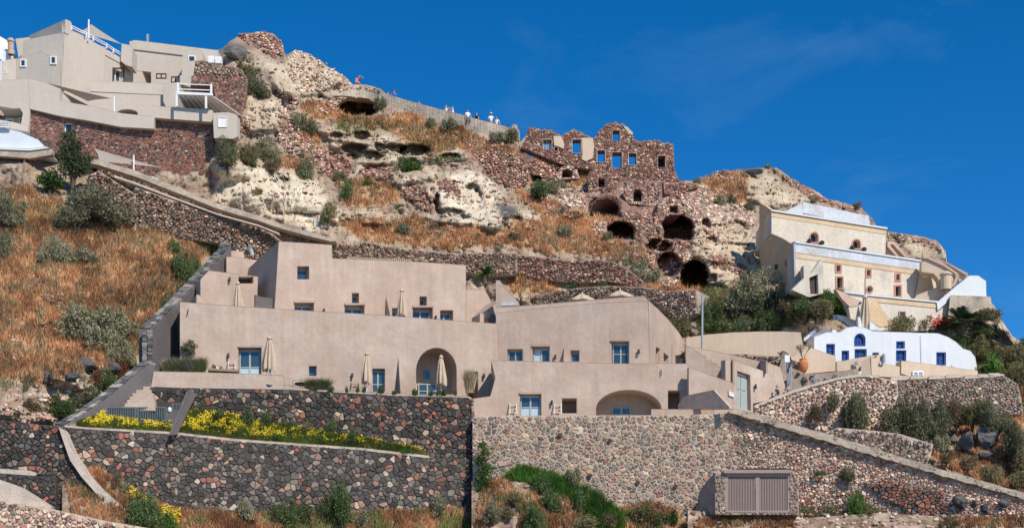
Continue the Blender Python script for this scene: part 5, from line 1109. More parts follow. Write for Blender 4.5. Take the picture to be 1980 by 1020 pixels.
stones(rws2, cQ(755, 296, 830, 290, 950, 328, 1090, 350, 1215, 378, 1255, 440, 1170, 445, 1000, 430, 740, 430), RW2.off(-.08), 7, P_GREY, seed=93, proud=.06, joint=.8)
mb = MB()
for x, y in cQ(915, 290, 985, 295): box(mb, P3(x, y, 124), .55, .5, .6)
mb.build('roof_units', M['whitewood'], UL)
m = MB(); a, b = cQ(283, 100, 287, 45); tube(m, [P3(*a, 132), P3(*b, 132)], .06, 5); box(m, P3(b[0]-.5, b[1]+6, 132), .2, .2, .8); m.build('roof_antenna', M['galv'], UL)
# white dome house and pale vault at the left edge
WD = empty('white_dome_house', P3(0, 150, 124), 'white rounded dome roof with a stone chimney at the top left edge', 'house')
m = MB(); c = P3(8, 118, 127); lathe(m, [(1.9, -.5), (1.9, .4), (1.75, 1.1), (1.35, 1.7), (.7, 2.1), (.01, 2.2)], c+Vector((-.9, 0, .0)), 24); m.build('dome', M['white'], WD, smooth=True)
slabo('wall', [(-120, 88), (0, 90), (14, 100), (22, 118), (10, 122), (0, 150), (-120, 150)], Plane(-120, 125.6, 20, 125.6), 2, M['palewhite'], WD)
m = MB(); lathe(m, [(.28, 0), (.26, 1.1), (.34, 1.15), (.34, 1.3), (.2, 1.45), (.01, 1.5)], P3(21, 106, 125.3), 10, (.5, .36, .27)); m.build('chimney', M['stone'], WD)
slabo('wall', [(-150, 120), (5, 118), (5, 165), (-150, 165)], Plane(-150, 124.8, 5, 124.8), 2, M['white'], WD)
PV = Plane(-150, 114.6, 110, 114.6)
pv = slabo('vaulted_roof', [(-150, 232), (-40, 238), (0, 245), (40, 255), (74, 270), (84, 280), (92, 290), (60, 294), (-150, 294)], PV, 5, M['palewhite'], label='pale bluish vaulted roof at the left edge, under the beige houses', cat='roof')
slabo('rim', [(-150, 289), (0, 290), (60, 292.5), (92, 289), (105, 292), (104, 302), (60, 309), (0, 304), (-150, 304)], PV, .5, M['concrete'], pv, off=-.35)
slabo('rim_edge', [(-150, 288), (0, 289), (60, 291), (92, 287), (100, 290), (60, 295), (0, 292.5), (-150, 292)], PV, .5, M['white'], pv, off=-.45)
m = MB()
mbl = MB(); slab(mbl, rect(1, 240, 22, 249), PV, .1, -.3, [rect(2.5+4.2*i, 241.5+3.4*j, 5.2+4.2*i, 243.8+3.4*j) for i in range(4) for j in range(2)]); mbl.build('lattice_vent', M['white'], pv)

# ---------------- weathered cream house at the right
BK = Vector((-.03, 1, 0)).normalized()
WH = empty('weathered_house', P3(1640, 640, 112), 'tall weathered cream house with ochre bands, pink window frames and stepped terraces', 'house')
MT = Plane(1490, 114.0, 1713, 118.3)
# rooftop block
slabo('roof_block', cE(185, 25, 510, 95, 520, 150, 185, 80), Plane(1552, 119.5, 1685, 122), 3, M['monblue'], WH, vdir=BK)
slabo('roof_ramp', cE(20, 62, 100, 72, 183, 28, 186, 90, 60, 80), Plane(1488, 118.5, 1553, 119.5), 2, M['monblue'], WH, vdir=BK)
aw1, aw2 = arch(1567, 1580.5, 450.5, 457, 468), arch(1649, 1662, 464, 470, 480)
facade(WH, cE(30, 75, 595, 160, 592, 290, 140, 240, 30, 185), MT, M['mon'], holes=[aw1, aw2], t=.5, T=5, vdir=BK)
slabo('cornice', cE(25, 65, 597, 154, 597, 162, 25, 73), MT, .3, M['white'], WH, off=-.15)
slabo('ochre_band', cE(28, 76, 596, 164, 596, 187, 28, 98), MT, .1, M['monyellow'], WH, off=-.03)
for (x0, x1, ya, yb) in ((1567, 1580.5, 450.5, 468), (1649, 1662, 464, 480)):
    m = MB(); slab(m, arch(x0-2.5, x1+2.5, ya-2.5, ya+6, yb+2.5), MT, .12, -.06, [arch(x0, x1, ya, ya+6.5, yb)]); m.build('window_surround', M['pink'], WH)
    window(WH, (x0, ya, x1, yb), MT, .35, fm='darkwood', panes=(2, 3), bw=1)
# left side faces
slabo('side_wall', cE(-30, 30, 0, 45, 25, 65, 30, 260, 60, 420, -10, 400, -30, 300), Plane(1460, 118.5, 1492, 114.1), .25, M['monyellow'], WH)
MS = Plane(1492, 113.6, 1537, 108.9)
slabo('side_wall', cE(30, 182, 85, 205, 140, 240, 148, 400, 145, 430, 60, 425, 0, 395, -10, 300, 28, 260), MS, .25, M['monyellow'], WH)
window(WH, (1518, 501, 1526, 515), MS, -.05, fm='pink', panes=(1, 1), bw=2.2); window(WH, (1499, 511, 1504, 521), MS, -.05, fm='darkwood', panes=(1, 1), bw=1.2)
# middle storey
MM = Plane(1537, 108.8, 1785, 114.0)
mw = [Wr(cE(345, 335, 372, 374)), Wr(cE(347, 394, 382, 455)), Wr(cE(494, 358, 520, 396)), Wr(cE(639, 379, 664, 417)), Wr(cE(635, 437, 669, 495))]
rnd_ = [(1480+(513+13*math.cos(a))/2.55-0, 380+(457+15*math.sin(a))/2.55) for a in [i*math.pi/7 for i in range(14)]]
facade(WH, cE(142, 280, 770, 375, 840, 385, 845, 525, 470, 495, 300, 470, 145, 450), MM, M['mon'], holes=[rect(q[0]+1.5, q[1]+1.5, q[2]-1.5, q[3]-1.5) for q in mw]+[rnd_], t=.5, T=4, vdir=BK)
slabo('parapet', cE(142, 228, 778, 322, 778, 365, 142, 275), MM, .4, M['monblue'], WH, off=-.05)
slabo('ochre_band', cE(145, 277, 770, 366, 768, 388, 270, 318, 145, 302), MM, .3, M['monyellow'], WH, off=-.04)
slabo('cornice', cE(140, 222, 780, 316, 780, 324, 140, 229), MM, .5, M['white'], WH, off=-.15)
slabo('corner_quoin', cE(136, 228, 146, 228, 150, 440, 142, 440), MM, .4, M['galv'], WH, off=-.07)
for i, q in enumerate(mw):
    m = MB(); slab(m, rect(q[0]-1, q[1]-1, q[2]+1, q[3]+1), MM, .1, -.06, [rect(q[0]+1.8, q[1]+1.8, q[2]-1.8, q[3]-1.8)]); m.build('window_surround', M['pink'], WH)
    window(WH, (q[0]+1.5, q[1]+1.5, q[2]-1.5, q[3]-1.5), MM, .3, fm='darkwood', panes=(2, 3), bw=1)
m = MB(); slab(m, [(1480+(513+17.5*math.cos(a))/2.55, 380+(457+20*math.sin(a))/2.55) for a in [i*math.pi/7 for i in range(14)]], MM, .1, -.06, [rnd_]); m.build('round_surround', M['pink'], WH)
window(WH, (1676, 553, 1686, 565), MM, .3, fm='darkwood', panes=(2, 2), bw=1)
for x, y in cE(210, 222, 270, 232, 420, 256, 478, 264): 
    m = MB(); lathe(m, [(.01, -.15), (.2, -.1), (.22, .1), (.05, .2)], MT.pt(x, y, -.25), 8); m.build('wall_pot', M['metal'], WH)
# porch at left
MP = Plane(1535, 107.6, 1596, 108.3)
facade(WH, cE(133, 455, 190, 400, 188, 340, 220, 345, 225, 380, 275, 305, 282, 340, 285, 475, 215, 495, 135, 460), MP, M['mon'], holes=[cE(216, 400, 258, 382, 262, 480, 222, 480)], t=.4, T=.8, name='porch', vdir=Vector((.1, 1, 0)))
slabo('porch_door', cE(214, 396, 260, 378, 264, 485, 220, 485), MP, .1, M['darkwood'], WH, off=.3)
# lower storey
ML = Plane(1600, 107.8, 1830, 111.3)
facade(WH, cE(385, 470, 520, 488, 848, 520, 920, 500, 918, 560, 800, 660, 560, 660, 480, 640, 400, 560), ML, M['mon'], t=.4, T=4, vdir=BK)
slabo('ochre_band', cE(500, 492, 848, 528, 848, 550, 550, 520, 600, 590, 640, 640, 560, 640, 500, 600), ML, .2, M['monyellow'], WH, off=-.05)
slabo('cornice', cE(385, 465, 520, 484, 848, 516, 848, 524, 520, 492, 385, 474), ML, .5, M['white'], WH, off=-.15)
m = MB(); q = Wr(cE(655, 565, 690, 590)); slab(m, rect(*q), ML, .2, -.08, [rect(q[0]+2, q[1]+2, q[2]-2, q[3])]); m.build('window_surround', M['pink'], WH)
slabo('pane', rect(q[0]+2, q[1]+2, q[2]-2, q[3]), ML, .05, M['glass'], WH, off=-.03)
slabo('stair_cheek', cE(345, 455, 385, 470, 475, 520, 470, 530, 420, 545, 375, 500), Plane(1615, 107.3, 1670, 107.9), .4, M['softpink'], WH)
slabo('doorway', cE(410, 545, 460, 540, 470, 590, 475, 620, 420, 600), Plane(1640, 107.6, 1670, 108.0), .4, M['mon'], WH)
# curved stair ramps at the right with pink edges
ST = Plane(1710, 112.6, 1880, 111.6)
slabo('stair_wall', cE(590, 250, 605, 222, 640, 225, 695, 300, 740, 310, 740, 330, 600, 292), Plane(1710, 118.5, 1770, 118.9), 1.0, M['cream'], WH)
slabo('stair_edge', cE(600, 222, 632, 222, 695, 296, 690, 302, 625, 236, 612, 240, 655, 296, 645, 296, 598, 246), Plane(1710, 118.3, 1770, 118.7), .25, M['softpink'], WH, off=-.12)
slabo('stair_wall', cE(770, 310, 815, 298, 870, 320, 945, 375, 955, 395, 940, 430, 870, 500, 845, 518, 820, 512, 735, 505, 745, 485, 860, 440, 850, 400, 830, 378, 770, 370), ST, 1.2, M['cream'], WH)
slabo('stair_edge', cE(770, 305, 815, 298, 820, 305, 900, 345, 950, 380, 955, 395, 935, 435, 840, 518, 820, 512, 925, 425, 938, 395, 930, 378, 880, 345, 800, 308), ST, .3, M['softpink'], WH, off=-.15)
slabo('upper_stair_wall', cE(815, 296, 900, 325, 998, 378, 1000, 392, 955, 420, 950, 380, 870, 330), Plane(1790, 114.6, 1875, 113.8), 1.0, M['cream'], WH)
slabo('stair_edge', cE(812, 294, 830, 294, 1000, 380, 992, 390, 900, 335), Plane(1790, 114.5, 1875, 113.7), .3, M['softpink'], WH, off=-.12)
m = MB(); lathe(m, [(.42, 0), (.42, 1.1), (.5, 1.15), (.5, 1.25), (.2, 1.45), (.01, 1.5)], P3(1829, 560, 111.3), 14); m.build('round_chimney', M['cream'], WH)
slabo('end_wall', cE(845, 520, 940, 440, 1005, 388, 1050, 388, 1088, 415, 1090, 490, 1110, 493, 1112, 520, 918, 500, 850, 560), Plane(1810, 110.8, 1915, 111.6), 2.5, M['white'], WH, vdir=Vector((.2, 1, 0)))
slabo('retaining_base', cE(912, 485, 1112, 492, 1118, 560, 1140, 600, 900, 600), Plane(1830, 110.6, 1930, 111.3), 2.5, M['concrete'], WH, vdir=Vector((.2, 1, 0)))
slabo('buttress_arch', cE(770, 372, 830, 378, 842, 440, 780, 470, 740, 500, 745, 480), ST, .5, M['monyellow'], WH, off=1.2)

# ---------------- white house with blue windows
WB = empty('white_house', P3(1730, 730, 104), 'white lime-washed house with curved gable tops and bright blue windows', 'house')
WF = Plane(1574, 105.2, 1888, 108.4)
bwn = [Wr(cE(302, 727, 340, 780)), Wr(cE(378, 760, 410, 806)), Wr(cE(442, 752, 497, 800)), Wr(cE(647, 714, 685, 746)), Wr(cE(646, 758, 692, 808)), Wr(cE(845, 768, 888, 828)), Wr(cE(528, 768, 560, 785))]
ba = arch(1653, 1672, 645.5, 656, 667)
facade(WB, cE(240, 690, 300, 668, 370, 666, 400, 645, 440, 638, 490, 645, 530, 662, 640, 666, 760, 670, 850, 672, 900, 690, 940, 715, 975, 748, 1010, 758, 1035, 790, 1045, 850, 1045, 900, 640, 880, 340, 880, 240, 880), WF, M['white'], holes=[rect(*q) for q in bwn]+[ba], t=.3, T=4, vdir=Vector((0, 1, 0)))
slabo('side_wall', cE(188, 712, 240, 690, 240, 790, 188, 760), Plane(1553, 109, 1574.4, 105.25), .4, M['palewhite'], WB)
for q in bwn: window(WB, q, WF, .18, fm='bluewood', panes=(2, 2), bw=1.7, name='window')
window(WB, (1653, 645.5, 1672, 667), WF, .18, fm='bluewood', panes=(3, 2), bw=1.6)
m = MB(); slab(m, arch(1651.8, 1673.2, 644, 655.5, 668.2), WF, .1, -.04, [ba]); m.build('window_surround', M['bluewood'], WB)
for k, q in enumerate(bwn[:6]):
    m = MB(); slab(m, rect(q[0]-.8, q[1]-.8, q[2]+.8, q[3]+.8), WF, .06, -.02, [rect(*q)]); m.build('window_surround', M['bluewood'], WB)
bk = slabo('back_terrace_wall', cE(80, 600, 130, 588, 200, 586, 240, 598, 262, 618, 265, 680, 190, 720, 180, 665, 85, 665), Plane(1510, 110.5, 1590, 110.2), .5, M['white'], WB)
slabo('back_terrace_wall', cE(298, 590, 330, 582, 350, 580, 400, 590, 462, 610, 465, 660, 380, 665, 300, 672), Plane(1595, 108.6, 1665, 108.2), 1.5, M['white'], WB)
slabo('grey_side', cE(262, 605, 300, 588, 302, 668, 264, 655), Plane(1582, 109.6, 1598, 108.7), .4, M['palewhite'], WB)
m = MB()
for k in range(7):
    x, y = 1556+k*3.6, 656-k*3.2; box(m, P3(x, y, 107.6), .16, .3, .28)
m.build('crenels', M['white'], WB)
slabo('terrace_step', cE(190, 700, 275, 658, 330, 655, 330, 672, 240, 692, 190, 714), Plane(1553, 108.4, 1612, 106.1), .5, M['white'], WB)
slabo('gable_line', cE(762, 686, 767, 686, 770, 840, 765, 840), WF, .08, M['palewhite'], WB, off=-.05)
slabo('chimney', cE(455, 590, 470, 595, 480, 650, 460, 650), Plane(1655, 107, 1670, 107), .5, M['white'], WB)
slabo('vent_block', cE(515, 615, 540, 625, 555, 655, 515, 655), Plane(1680, 107, 1700, 107), .8, M['white'], WB)

# cream walls around the entrance
def wallthing(label, poly, pl, m='cream', t=.6, off=0, cat='wall', nm='plaster_wall', group=None, **k): return slabo(nm, poly, pl, t, M[m], off=off, label=label, cat=cat, group=group, **k)
wallthing('curved pale cream wall below the hedge, left of the white house', cK(100, 335, 250, 312, 430, 298, 620, 292, 790, 292, 905, 298, 922, 390, 922, 480, 800, 470, 640, 462, 430, 455, 250, 430, 100, 392), Plane(1327, 106.2, 1555, 104.8), t=3)
wallthing('pinkish cream wall sloping down behind the terracotta jar', cT(320, 190, 350, 180, 480, 50, 600, 85, 750, 140, 860, 170, 880, 360, 520, 392, 330, 385, 310, 350), Plane(1530, 103.6, 1620, 103.8), t=.6)
wallthing('cream wall with the small notice plaque beside the entrance', cT(880, 240, 960, 235, 1100, 205, 1300, 170, 1400, 155, 1405, 200, 1310, 200, 1180, 350, 1130, 335, 900, 365, 880, 355), Plane(1618, 102.4, 1705, 102.2), t=.6)
slabo('gate_pillar', cT(1180, 250, 1300, 190, 1310, 425, 1240, 430, 1180, 425), Plane(1660, 101.3, 1690, 101.0), 1.2, M['cream'], label='square cream gate pillar in shade beside the walkway', cat='pillar')
wallthing('cream boundary wall with the white shutter in front of the white house', cT(1300, 190, 1360, 200, 1390, 155, 1445, 170, 1460, 265, 1620, 300, 1690, 310, 1690, 235, 1785, 240, 1785, 460, 1600, 440, 1400, 430, 1310, 425), Plane(1683, 101.0, 1765, 101.6), t=.7)
cwl = wallthing('long cream boundary wall under the right half of the white house', cE(670, 808, 740, 815, 860, 830, 960, 845, 1045, 855, 1052, 890, 990, 895, 850, 890, 720, 888, 670, 870), Plane(1742, 101.3, 1895, 103.6), t=.7)
m = MB(); q = Wr(cE(725, 858, 778, 890)); slab(m, rect(*q), Plane(1742, 101.2, 1895, 103.5), .08, -.04, [rect(q[0]+2, q[1]+3, q[0]+9.5, q[3]-1), rect(q[0]+11.5, q[1]+3, q[2]-2, q[3]-1)]); m.build('shutter', M['whitewood'], cwl)
slabo('shutter_panel', rect(q[0]+1, q[1]+1, q[2]-1, q[3]), Plane(1742, 101.2, 1895, 103.5), .03, M['galv'], cwl, off=.01)
# plaques and lamp
def plaque(label, poly, pl, nlines=2, mm='monblue'):
    o = slabo('plaque', poly, pl, .04, M[mm], off=-.06, label=label, cat='sign')
    x0, x1 = min(p[0] for p in poly), max(p[0] for p in poly); y0, y1 = min(p[1] for p in poly), max(p[1] for p in poly)
    mb = MB(); rg = random.Random(4)
    for k in range(nlines):
        y = y0+(y1-y0)*(k+1)/(nlines+1); x = x0+1.3
        while x < x1-1.8: w_ = rg.uniform(.5, 1.2); slab(mb, rect(x, y-.7, x+w_, y+.7), pl, .01, -.075); x += w_+.45
    mb.build('lettering', M['darkwood'], o, kind='stuff')
plaque('small grey lettered plaque on the shaded cream wall', cT(1086, 242, 1146, 238, 1146, 292, 1086, 298), Plane(1618, 102.25, 1705, 102.05))
plaque('small pale lettered plaque on the cream wall right of the gate pillar', cT(1408, 242, 1446, 248, 1446, 285, 1408, 280), Plane(1683, 100.9, 1765, 101.5), mm='white')
m = MB(); p = Plane(1683, 100.8, 1765, 101.4).pt(*cT(1460, 205)[0]); tube(m, [p-Vector((0, 0, .3)), p+Vector((0, 0, .3))], .12, 8); m.build('wall_lamp', M['galv'], label='cylindrical grey wall lamp on the cream wall beside the pale plaque', cat='lamp')
# ================================================================ PARASOLS, LADDERS AND OTHER THINGS
def parasol_proto(h, rad, seed):
    rg = random.Random(seed); e = empty('parasol', (0, 0, 0), 'x', 'parasol', 'closed sand parasols on the terraces')
    m = MB(); tube(m, [(0, 0, 0), (0, 0, h)], .035, 8); m.build('pole', M['whitewood'], e)
    m = MB(); n = 48; rings = []; H = h*.70
    prof = [(1.0, .05), (.985, .12), (.90, .36), (.75, .58), (.55, .78), (.35, .95), (.16, 1.04), (0, 1.0)]
    for t, r in prof:
        ring = []
        for k in range(n):
            th = 2*math.pi*k/n; fold = .5+.5*math.cos(8*th+.6*math.sin(3*t+seed)); rr = rad*r*(.50+.50*fold**.8)*(1+.12*math.sin(2*th+seed+3*t)); rr = max(rr, .04)
            z = h-H+H*t-(.22*(1-fold)*rad*1.2 if t < .2 else 0)*(-1)+rg.uniform(-.01, .01)
            if t < .05: z += .10*math.sin(8*th+1)-.10*fold
            ring.append((rr*math.cos(th), rr*math.sin(th), z))
        rings.append(ring)
    vs = [p for r in rings for p in r]; fs = [(i*n+k, i*n+(k+1) % n, (i+1)*n+(k+1) % n, (i+1)*n+k) for i in range(len(rings)-1) for k in range(n)]
    m.add(vs, fs); m.build('canopy', M['canvas'], e, smooth=True)
    m = MB(); lathe(m, [(.02, h+.06), (.09, h), (.17, h-.10), (.20, h-.17), (.13, h-.18)], n=12); m.build('top_cap', M['canvas'], e)
    m = MB(); lathe(m, [(.25, 0), (.25, .06), (.04, .08)], n=12); m.build('base', M['galv'], e)
    return e
PR = [parasol_proto(3.3, .46, 1), parasol_proto(2.9, .38, 2)]
fl = lambda x: FL.D(x); used = [False, False]
def put(protos, used, k, loc, label, group=None, rz=0, sc=(1, 1, 1)):
    o = protos[k] if not used[k] else copy_tree(protos[k], loc); used[k] = True
    o.location = loc; o.rotation_euler.z = rz; o.scale = sc; o['label'] = label
    if group: o['group'] = group
    return o
for (x, ytop, D, k, hh, lb, rz) in [(460, 543, 98.3, 1, 2.6, 'closed sand parasol on the highest left terrace under the slit window', .3), (521, 648, 93.9, 0, 3.3, 'closed sand parasol beside the glazed door and wooden rack on the left terrace', .1), (709, 679, 95.6, 0, 3.0, 'closed sand parasol half hiding the glazed door in the middle of the lower terrace', 1.4),
                                (853, 685, 96.0, 0, 2.9, 'closed sand parasol in front of the tall arched niche', 2.2), (777, 557, 101.0, 1, 2.7, 'closed sand parasol on the upper terrace between the small windows', 2.9)]:
    h0 = (3.3, 2.9)[k]; z = P3(x, ytop, D); s_ = hh/h0
    put(PR, used, k, (z.x, z.y, z.z-hh-.06), lb, rz=rz, sc=(s_*.98, s_*.98, s_))
# big closed parasol by the weathered house
e = copy_tree(PR[0]); h = 4.1; z = P3(1673, 578, 107.5); e.location = (z.x, z.y, z.z-h*.93); e.scale = (1.1, 1.1, h/3.3); e['label'] = 'tall grey closed parasol on the white terrace below the weathered house'; e['group'] = 'other closed parasols'
m = MB(); tube(m, [P3(1673, 582, 107.5), P3(1672.5, 538, 107.5)], [.05, .03], 6); m.build('parasol_mast', M['darkwood'], label='slender dark mast rising above the tall grey parasol', cat='mast')
# open straw-coloured parasols on the roof terrace
def open_parasol(x, y, D, rad, label):
    e = empty('parasol', P3(x, y+20, D), label, 'parasol', 'open straw parasols on the roof of the right wing'); c = P3(x, y, D); m = MB(); n = 16
    vs = [c+Vector((0, 0, .1))]; 
    for r, z in ((rad*.5, -.22), (rad, -.55), (rad*1.0, -.63)):
        for k in range(n): th = 2*math.pi*k/n; vs.append(c+Vector((r*math.cos(th), r*math.sin(th), z+.04*math.cos(8*th))))
    fs = [(0, 1+k, 1+(k+1) % n) for k in range(n)]+[(1+i*n+k, 1+i*n+(k+1) % n, 1+(i+1)*n+(k+1) % n, 1+(i+1)*n+k) for i in range(2) for k in range(n)]
    m.add(vs, fs); m.build('canopy', M['canvas'], e)
    m = MB(); tube(m, [c-Vector((0, 0, 2.4)), c+Vector((0, 0, .2))], .04, 7); m.build('pole', M['whitewood'], e)
open_parasol(1126, 569.5, 104.5, 1.15, 'left open parasol just showing over the roof parapet of the right wing')
open_parasol(1199, 563, 103.8, 1.2, 'right open parasol just showing over the roof parapet of the right wing')
# towel ladders
def ladder(x0, y0, x1, y1, pl, label, lean=.35, m='ladder', rungs=3, towel=False):
    e = empty('wooden_rack', pl.pt((x0+x1)/2, y1), label, 'towel rack', 'bleached wooden towel racks')
    v = pl.v
    for x in (x0, x1):
        mb = MB(); a, b = pl.pt(x+(1 if x == x0 else -1)*.6, y0)-v*.08, pl.pt(x, y1)-v*(lean+.08); tube(mb, [a, b], .04, 6); mb.build('rail', M[m], e)
    for k in range(rungs):
        t = (k+.5)/rungs; mb = MB(); y = y0+(y1-y0)*t; off = v*(.08+lean*t); tube(mb, [pl.pt(x0, y)-off, pl.pt(x1, y)-off], .033, 6); mb.build('rung', M[m], e)
ladder(*[v for p in cH(512, 822, 556, 905) for v in p], FL, 'pale towel rack leaning left of the glazed door on the left terrace')
ladder(*[v for p in cJ(290, 882, 336, 962) for v in p], TF, 'white towel rack left of the blue-grey door below the right wing')
ladder(*[v for p in cJ(582, 884, 629, 962) for v in p], TF, 'white towel rack between the lamp and the square niche')
ladder(*[v for p in cI(134, 878, 186, 940) for v in p], FL, 'brown towel rack beside the round shadow on the middle terrace', m='mauve', rungs=2)
# wire chair and round table, daybed
WCH = empty('wire_chair', P3(572, 752, 95.0), 'black wire chair on the terrace edge beside the round table', 'chair')
x0, y0, x1, y1 = [v for p in cH(908, 938, 962, 1000) for v in p]; D = 95.1; d = .5
def wire(pts, par, nm, r=.018): mb = MB(); tube(mb, pts, r, 5); mb.build(nm, M['metal'], par)
A_ = [P3(x0, y1, D), P3(x0+2, y0, D), P3(x1, y0, D), P3(x1, y1, D)]
wire(A_, WCH, 'backrest'); wire([P3(x0, 748, D), P3(x0, 748, D)+Vector((0, -d, 0)), P3(x1, 748, D)+Vector((0, -d, 0)), P3(x1, 748, D)], WCH, 'seat')
for x in (x0, x1): wire([P3(x, 748, D)+Vector((0, -d, 0)), P3(x, 757, D)+Vector((0, -d, 0))], WCH, 'leg')
for x in (x0, x1): wire([P3(x, 748, D), P3(x, 757, D)], WCH, 'leg')
tb = empty('round_table', P3(585, 757, 95.4), 'round dark metal table beside the wire chair on the terrace', 'table')
m = MB(); lathe(m, [(.01, .03), (.55, .03), (.56, 0), (.55, -.02), (.01, -.02)], P3(585, 742, 95.4), 20); m.build('tabletop', M['metal'], tb); m = MB(); tube(m, [P3(585, 742, 95.4), P3(585, 757, 95.4)], .03, 6); m.build('leg', M['metal'], tb)
db = empty('daybed', P3(425, 720, 95), 'low grey daybed with a pale towel beside the lavender planter', 'daybed')
m = MB(); box(m, P3(432, 717, 94.6), 2.0, .8, .16, FL.u, FL.v); m.build('mattress', M['cloth_khaki'], db)
m = MB(); c = P3(419, 714.5, 94.6); vs = []; fs = []
for i in range(9):
    for j in range(6): vs.append(c+FL.u*(-.35+.09*i)+FL.v*(-.35+.14*j)+Vector((0, 0, .1+.12*math.sin(i*1.1)*math.cos(j*.9)+.1*(i < 4))))
for i in range(8):
    for j in range(5): fs.append((i*6+j, i*6+j+1, i*6+j+7, i*6+j+6))
m.add(vs, fs); m.build('towel', M['cloth_white'], db, smooth=True)
# roof lounger frame (small glass-like box by the right wing roof)
m = MB(); slab(m, cJ(240, 215, 290, 212, 345, 218, 345, 236, 240, 240), RB.off(2.2), 1.0, 0); m.build('roof_skylight', M['monblue'], label='pale bluish skylight box behind the left corner of the right wing roof', cat='skylight')
# utility post and cable box on the walkway, flag pole
up_ = empty('utility_post', P3(1520, 768, 100.6), 'grey pipe post with white meter box and looping cable beside the walkway', 'utility post')
for dx, nm in ((-2.0, 'pipe'), (1.2, 'pipe'), (3.8, 'pipe')):
    m = MB(); a = P3(1524+dx, 702 if dx < 0 else 690, 100.6); b = P3(1526+dx*1.1, 768, 100.6); tube(m, [b, a], .07, 6); m.build(nm, M['galv'], up_)
m = MB(); box(m, P3(1521.5, 693.5, 100.3), .36, .25, .5); m.build('meter_box', M['whitewood'], up_)
m = MB(); pts = [P3(x, y, 100.4) for x, y in cT(185, 145, 195, 125, 225, 122, 270, 150, 305, 195, 318, 240, 305, 290, 285, 330, 280, 380)]; tube(m, pts, .05, 6); m.build('cable', M['metal'], up_)
for k in range(5):
    rg = random.Random(k); m = MB(); p = P3(1512, 684, 100.4); tube(m, [p]+[p+Vector((rg.uniform(-.4, .4), rg.uniform(-.2, .2), rg.uniform(-.3, .3))) for _ in range(3)], .02, 5); m.build('cable', M['metal'], up_)
m = MB(); tube(m, [P3(1357.5, 674, 103.5), P3(1358.2, 571, 103.5)], [.09, .07], 8); m.build('pole', M['galv'], label='tall thin grey pole standing in front of the curved cream wall', cat='pole')
# terracotta jar with bare shrub
jar = empty('terracotta_jar', P3(1553, 719.5, 102.5), 'big terracotta jar holding a bare leafless shrub', 'jar')
m = MB(); c = P3(1553, 719.5, 102.5); lathe(m, [(.16, 0), (.22, .04), (.34, .3), (.385, .52), (.36, .72), (.27, .86), (.235, .90), (.285, .94), (.28, .98), (.20, .96), (.18, .8)], c, 24); m.build('jar', M['terracotta'], jar, smooth=True)
bs = empty('bare_shrub', c+Vector((0, 0, .85)), 'leafless twiggy shrub growing out of the terracotta jar', 'shrub')
def twigs(m, p, d, L, r, depth, rg, spread=.6):
    q = p+d*L; tube(m, [p, (p+q)/2+Vector((rg.uniform(-1, 1), rg.uniform(-1, 1), 0))*L*.08, q], [r, r*.85, r*.65], 5, cap=False)
    if depth == 0: return
    for _ in range(rg.choice((2, 3, 3))):
        nd = (d+Vector((rg.uniform(-1, 1), rg.uniform(-1, 1), rg.uniform(-.3, .8)))*spread).normalized(); twigs(m, q, nd, L*rg.uniform(.62, .85), r*.62, depth-1, rg, spread)
m = MB(); rg = random.Random(3)
for _ in range(4): twigs(m, c+Vector((0, 0, .8)), Vector((rg.uniform(-.5, .5), rg.uniform(-.3, .3), 1)).normalized(), .42, .028, 4, rg)
m.build('branches', M['bark'], bs)

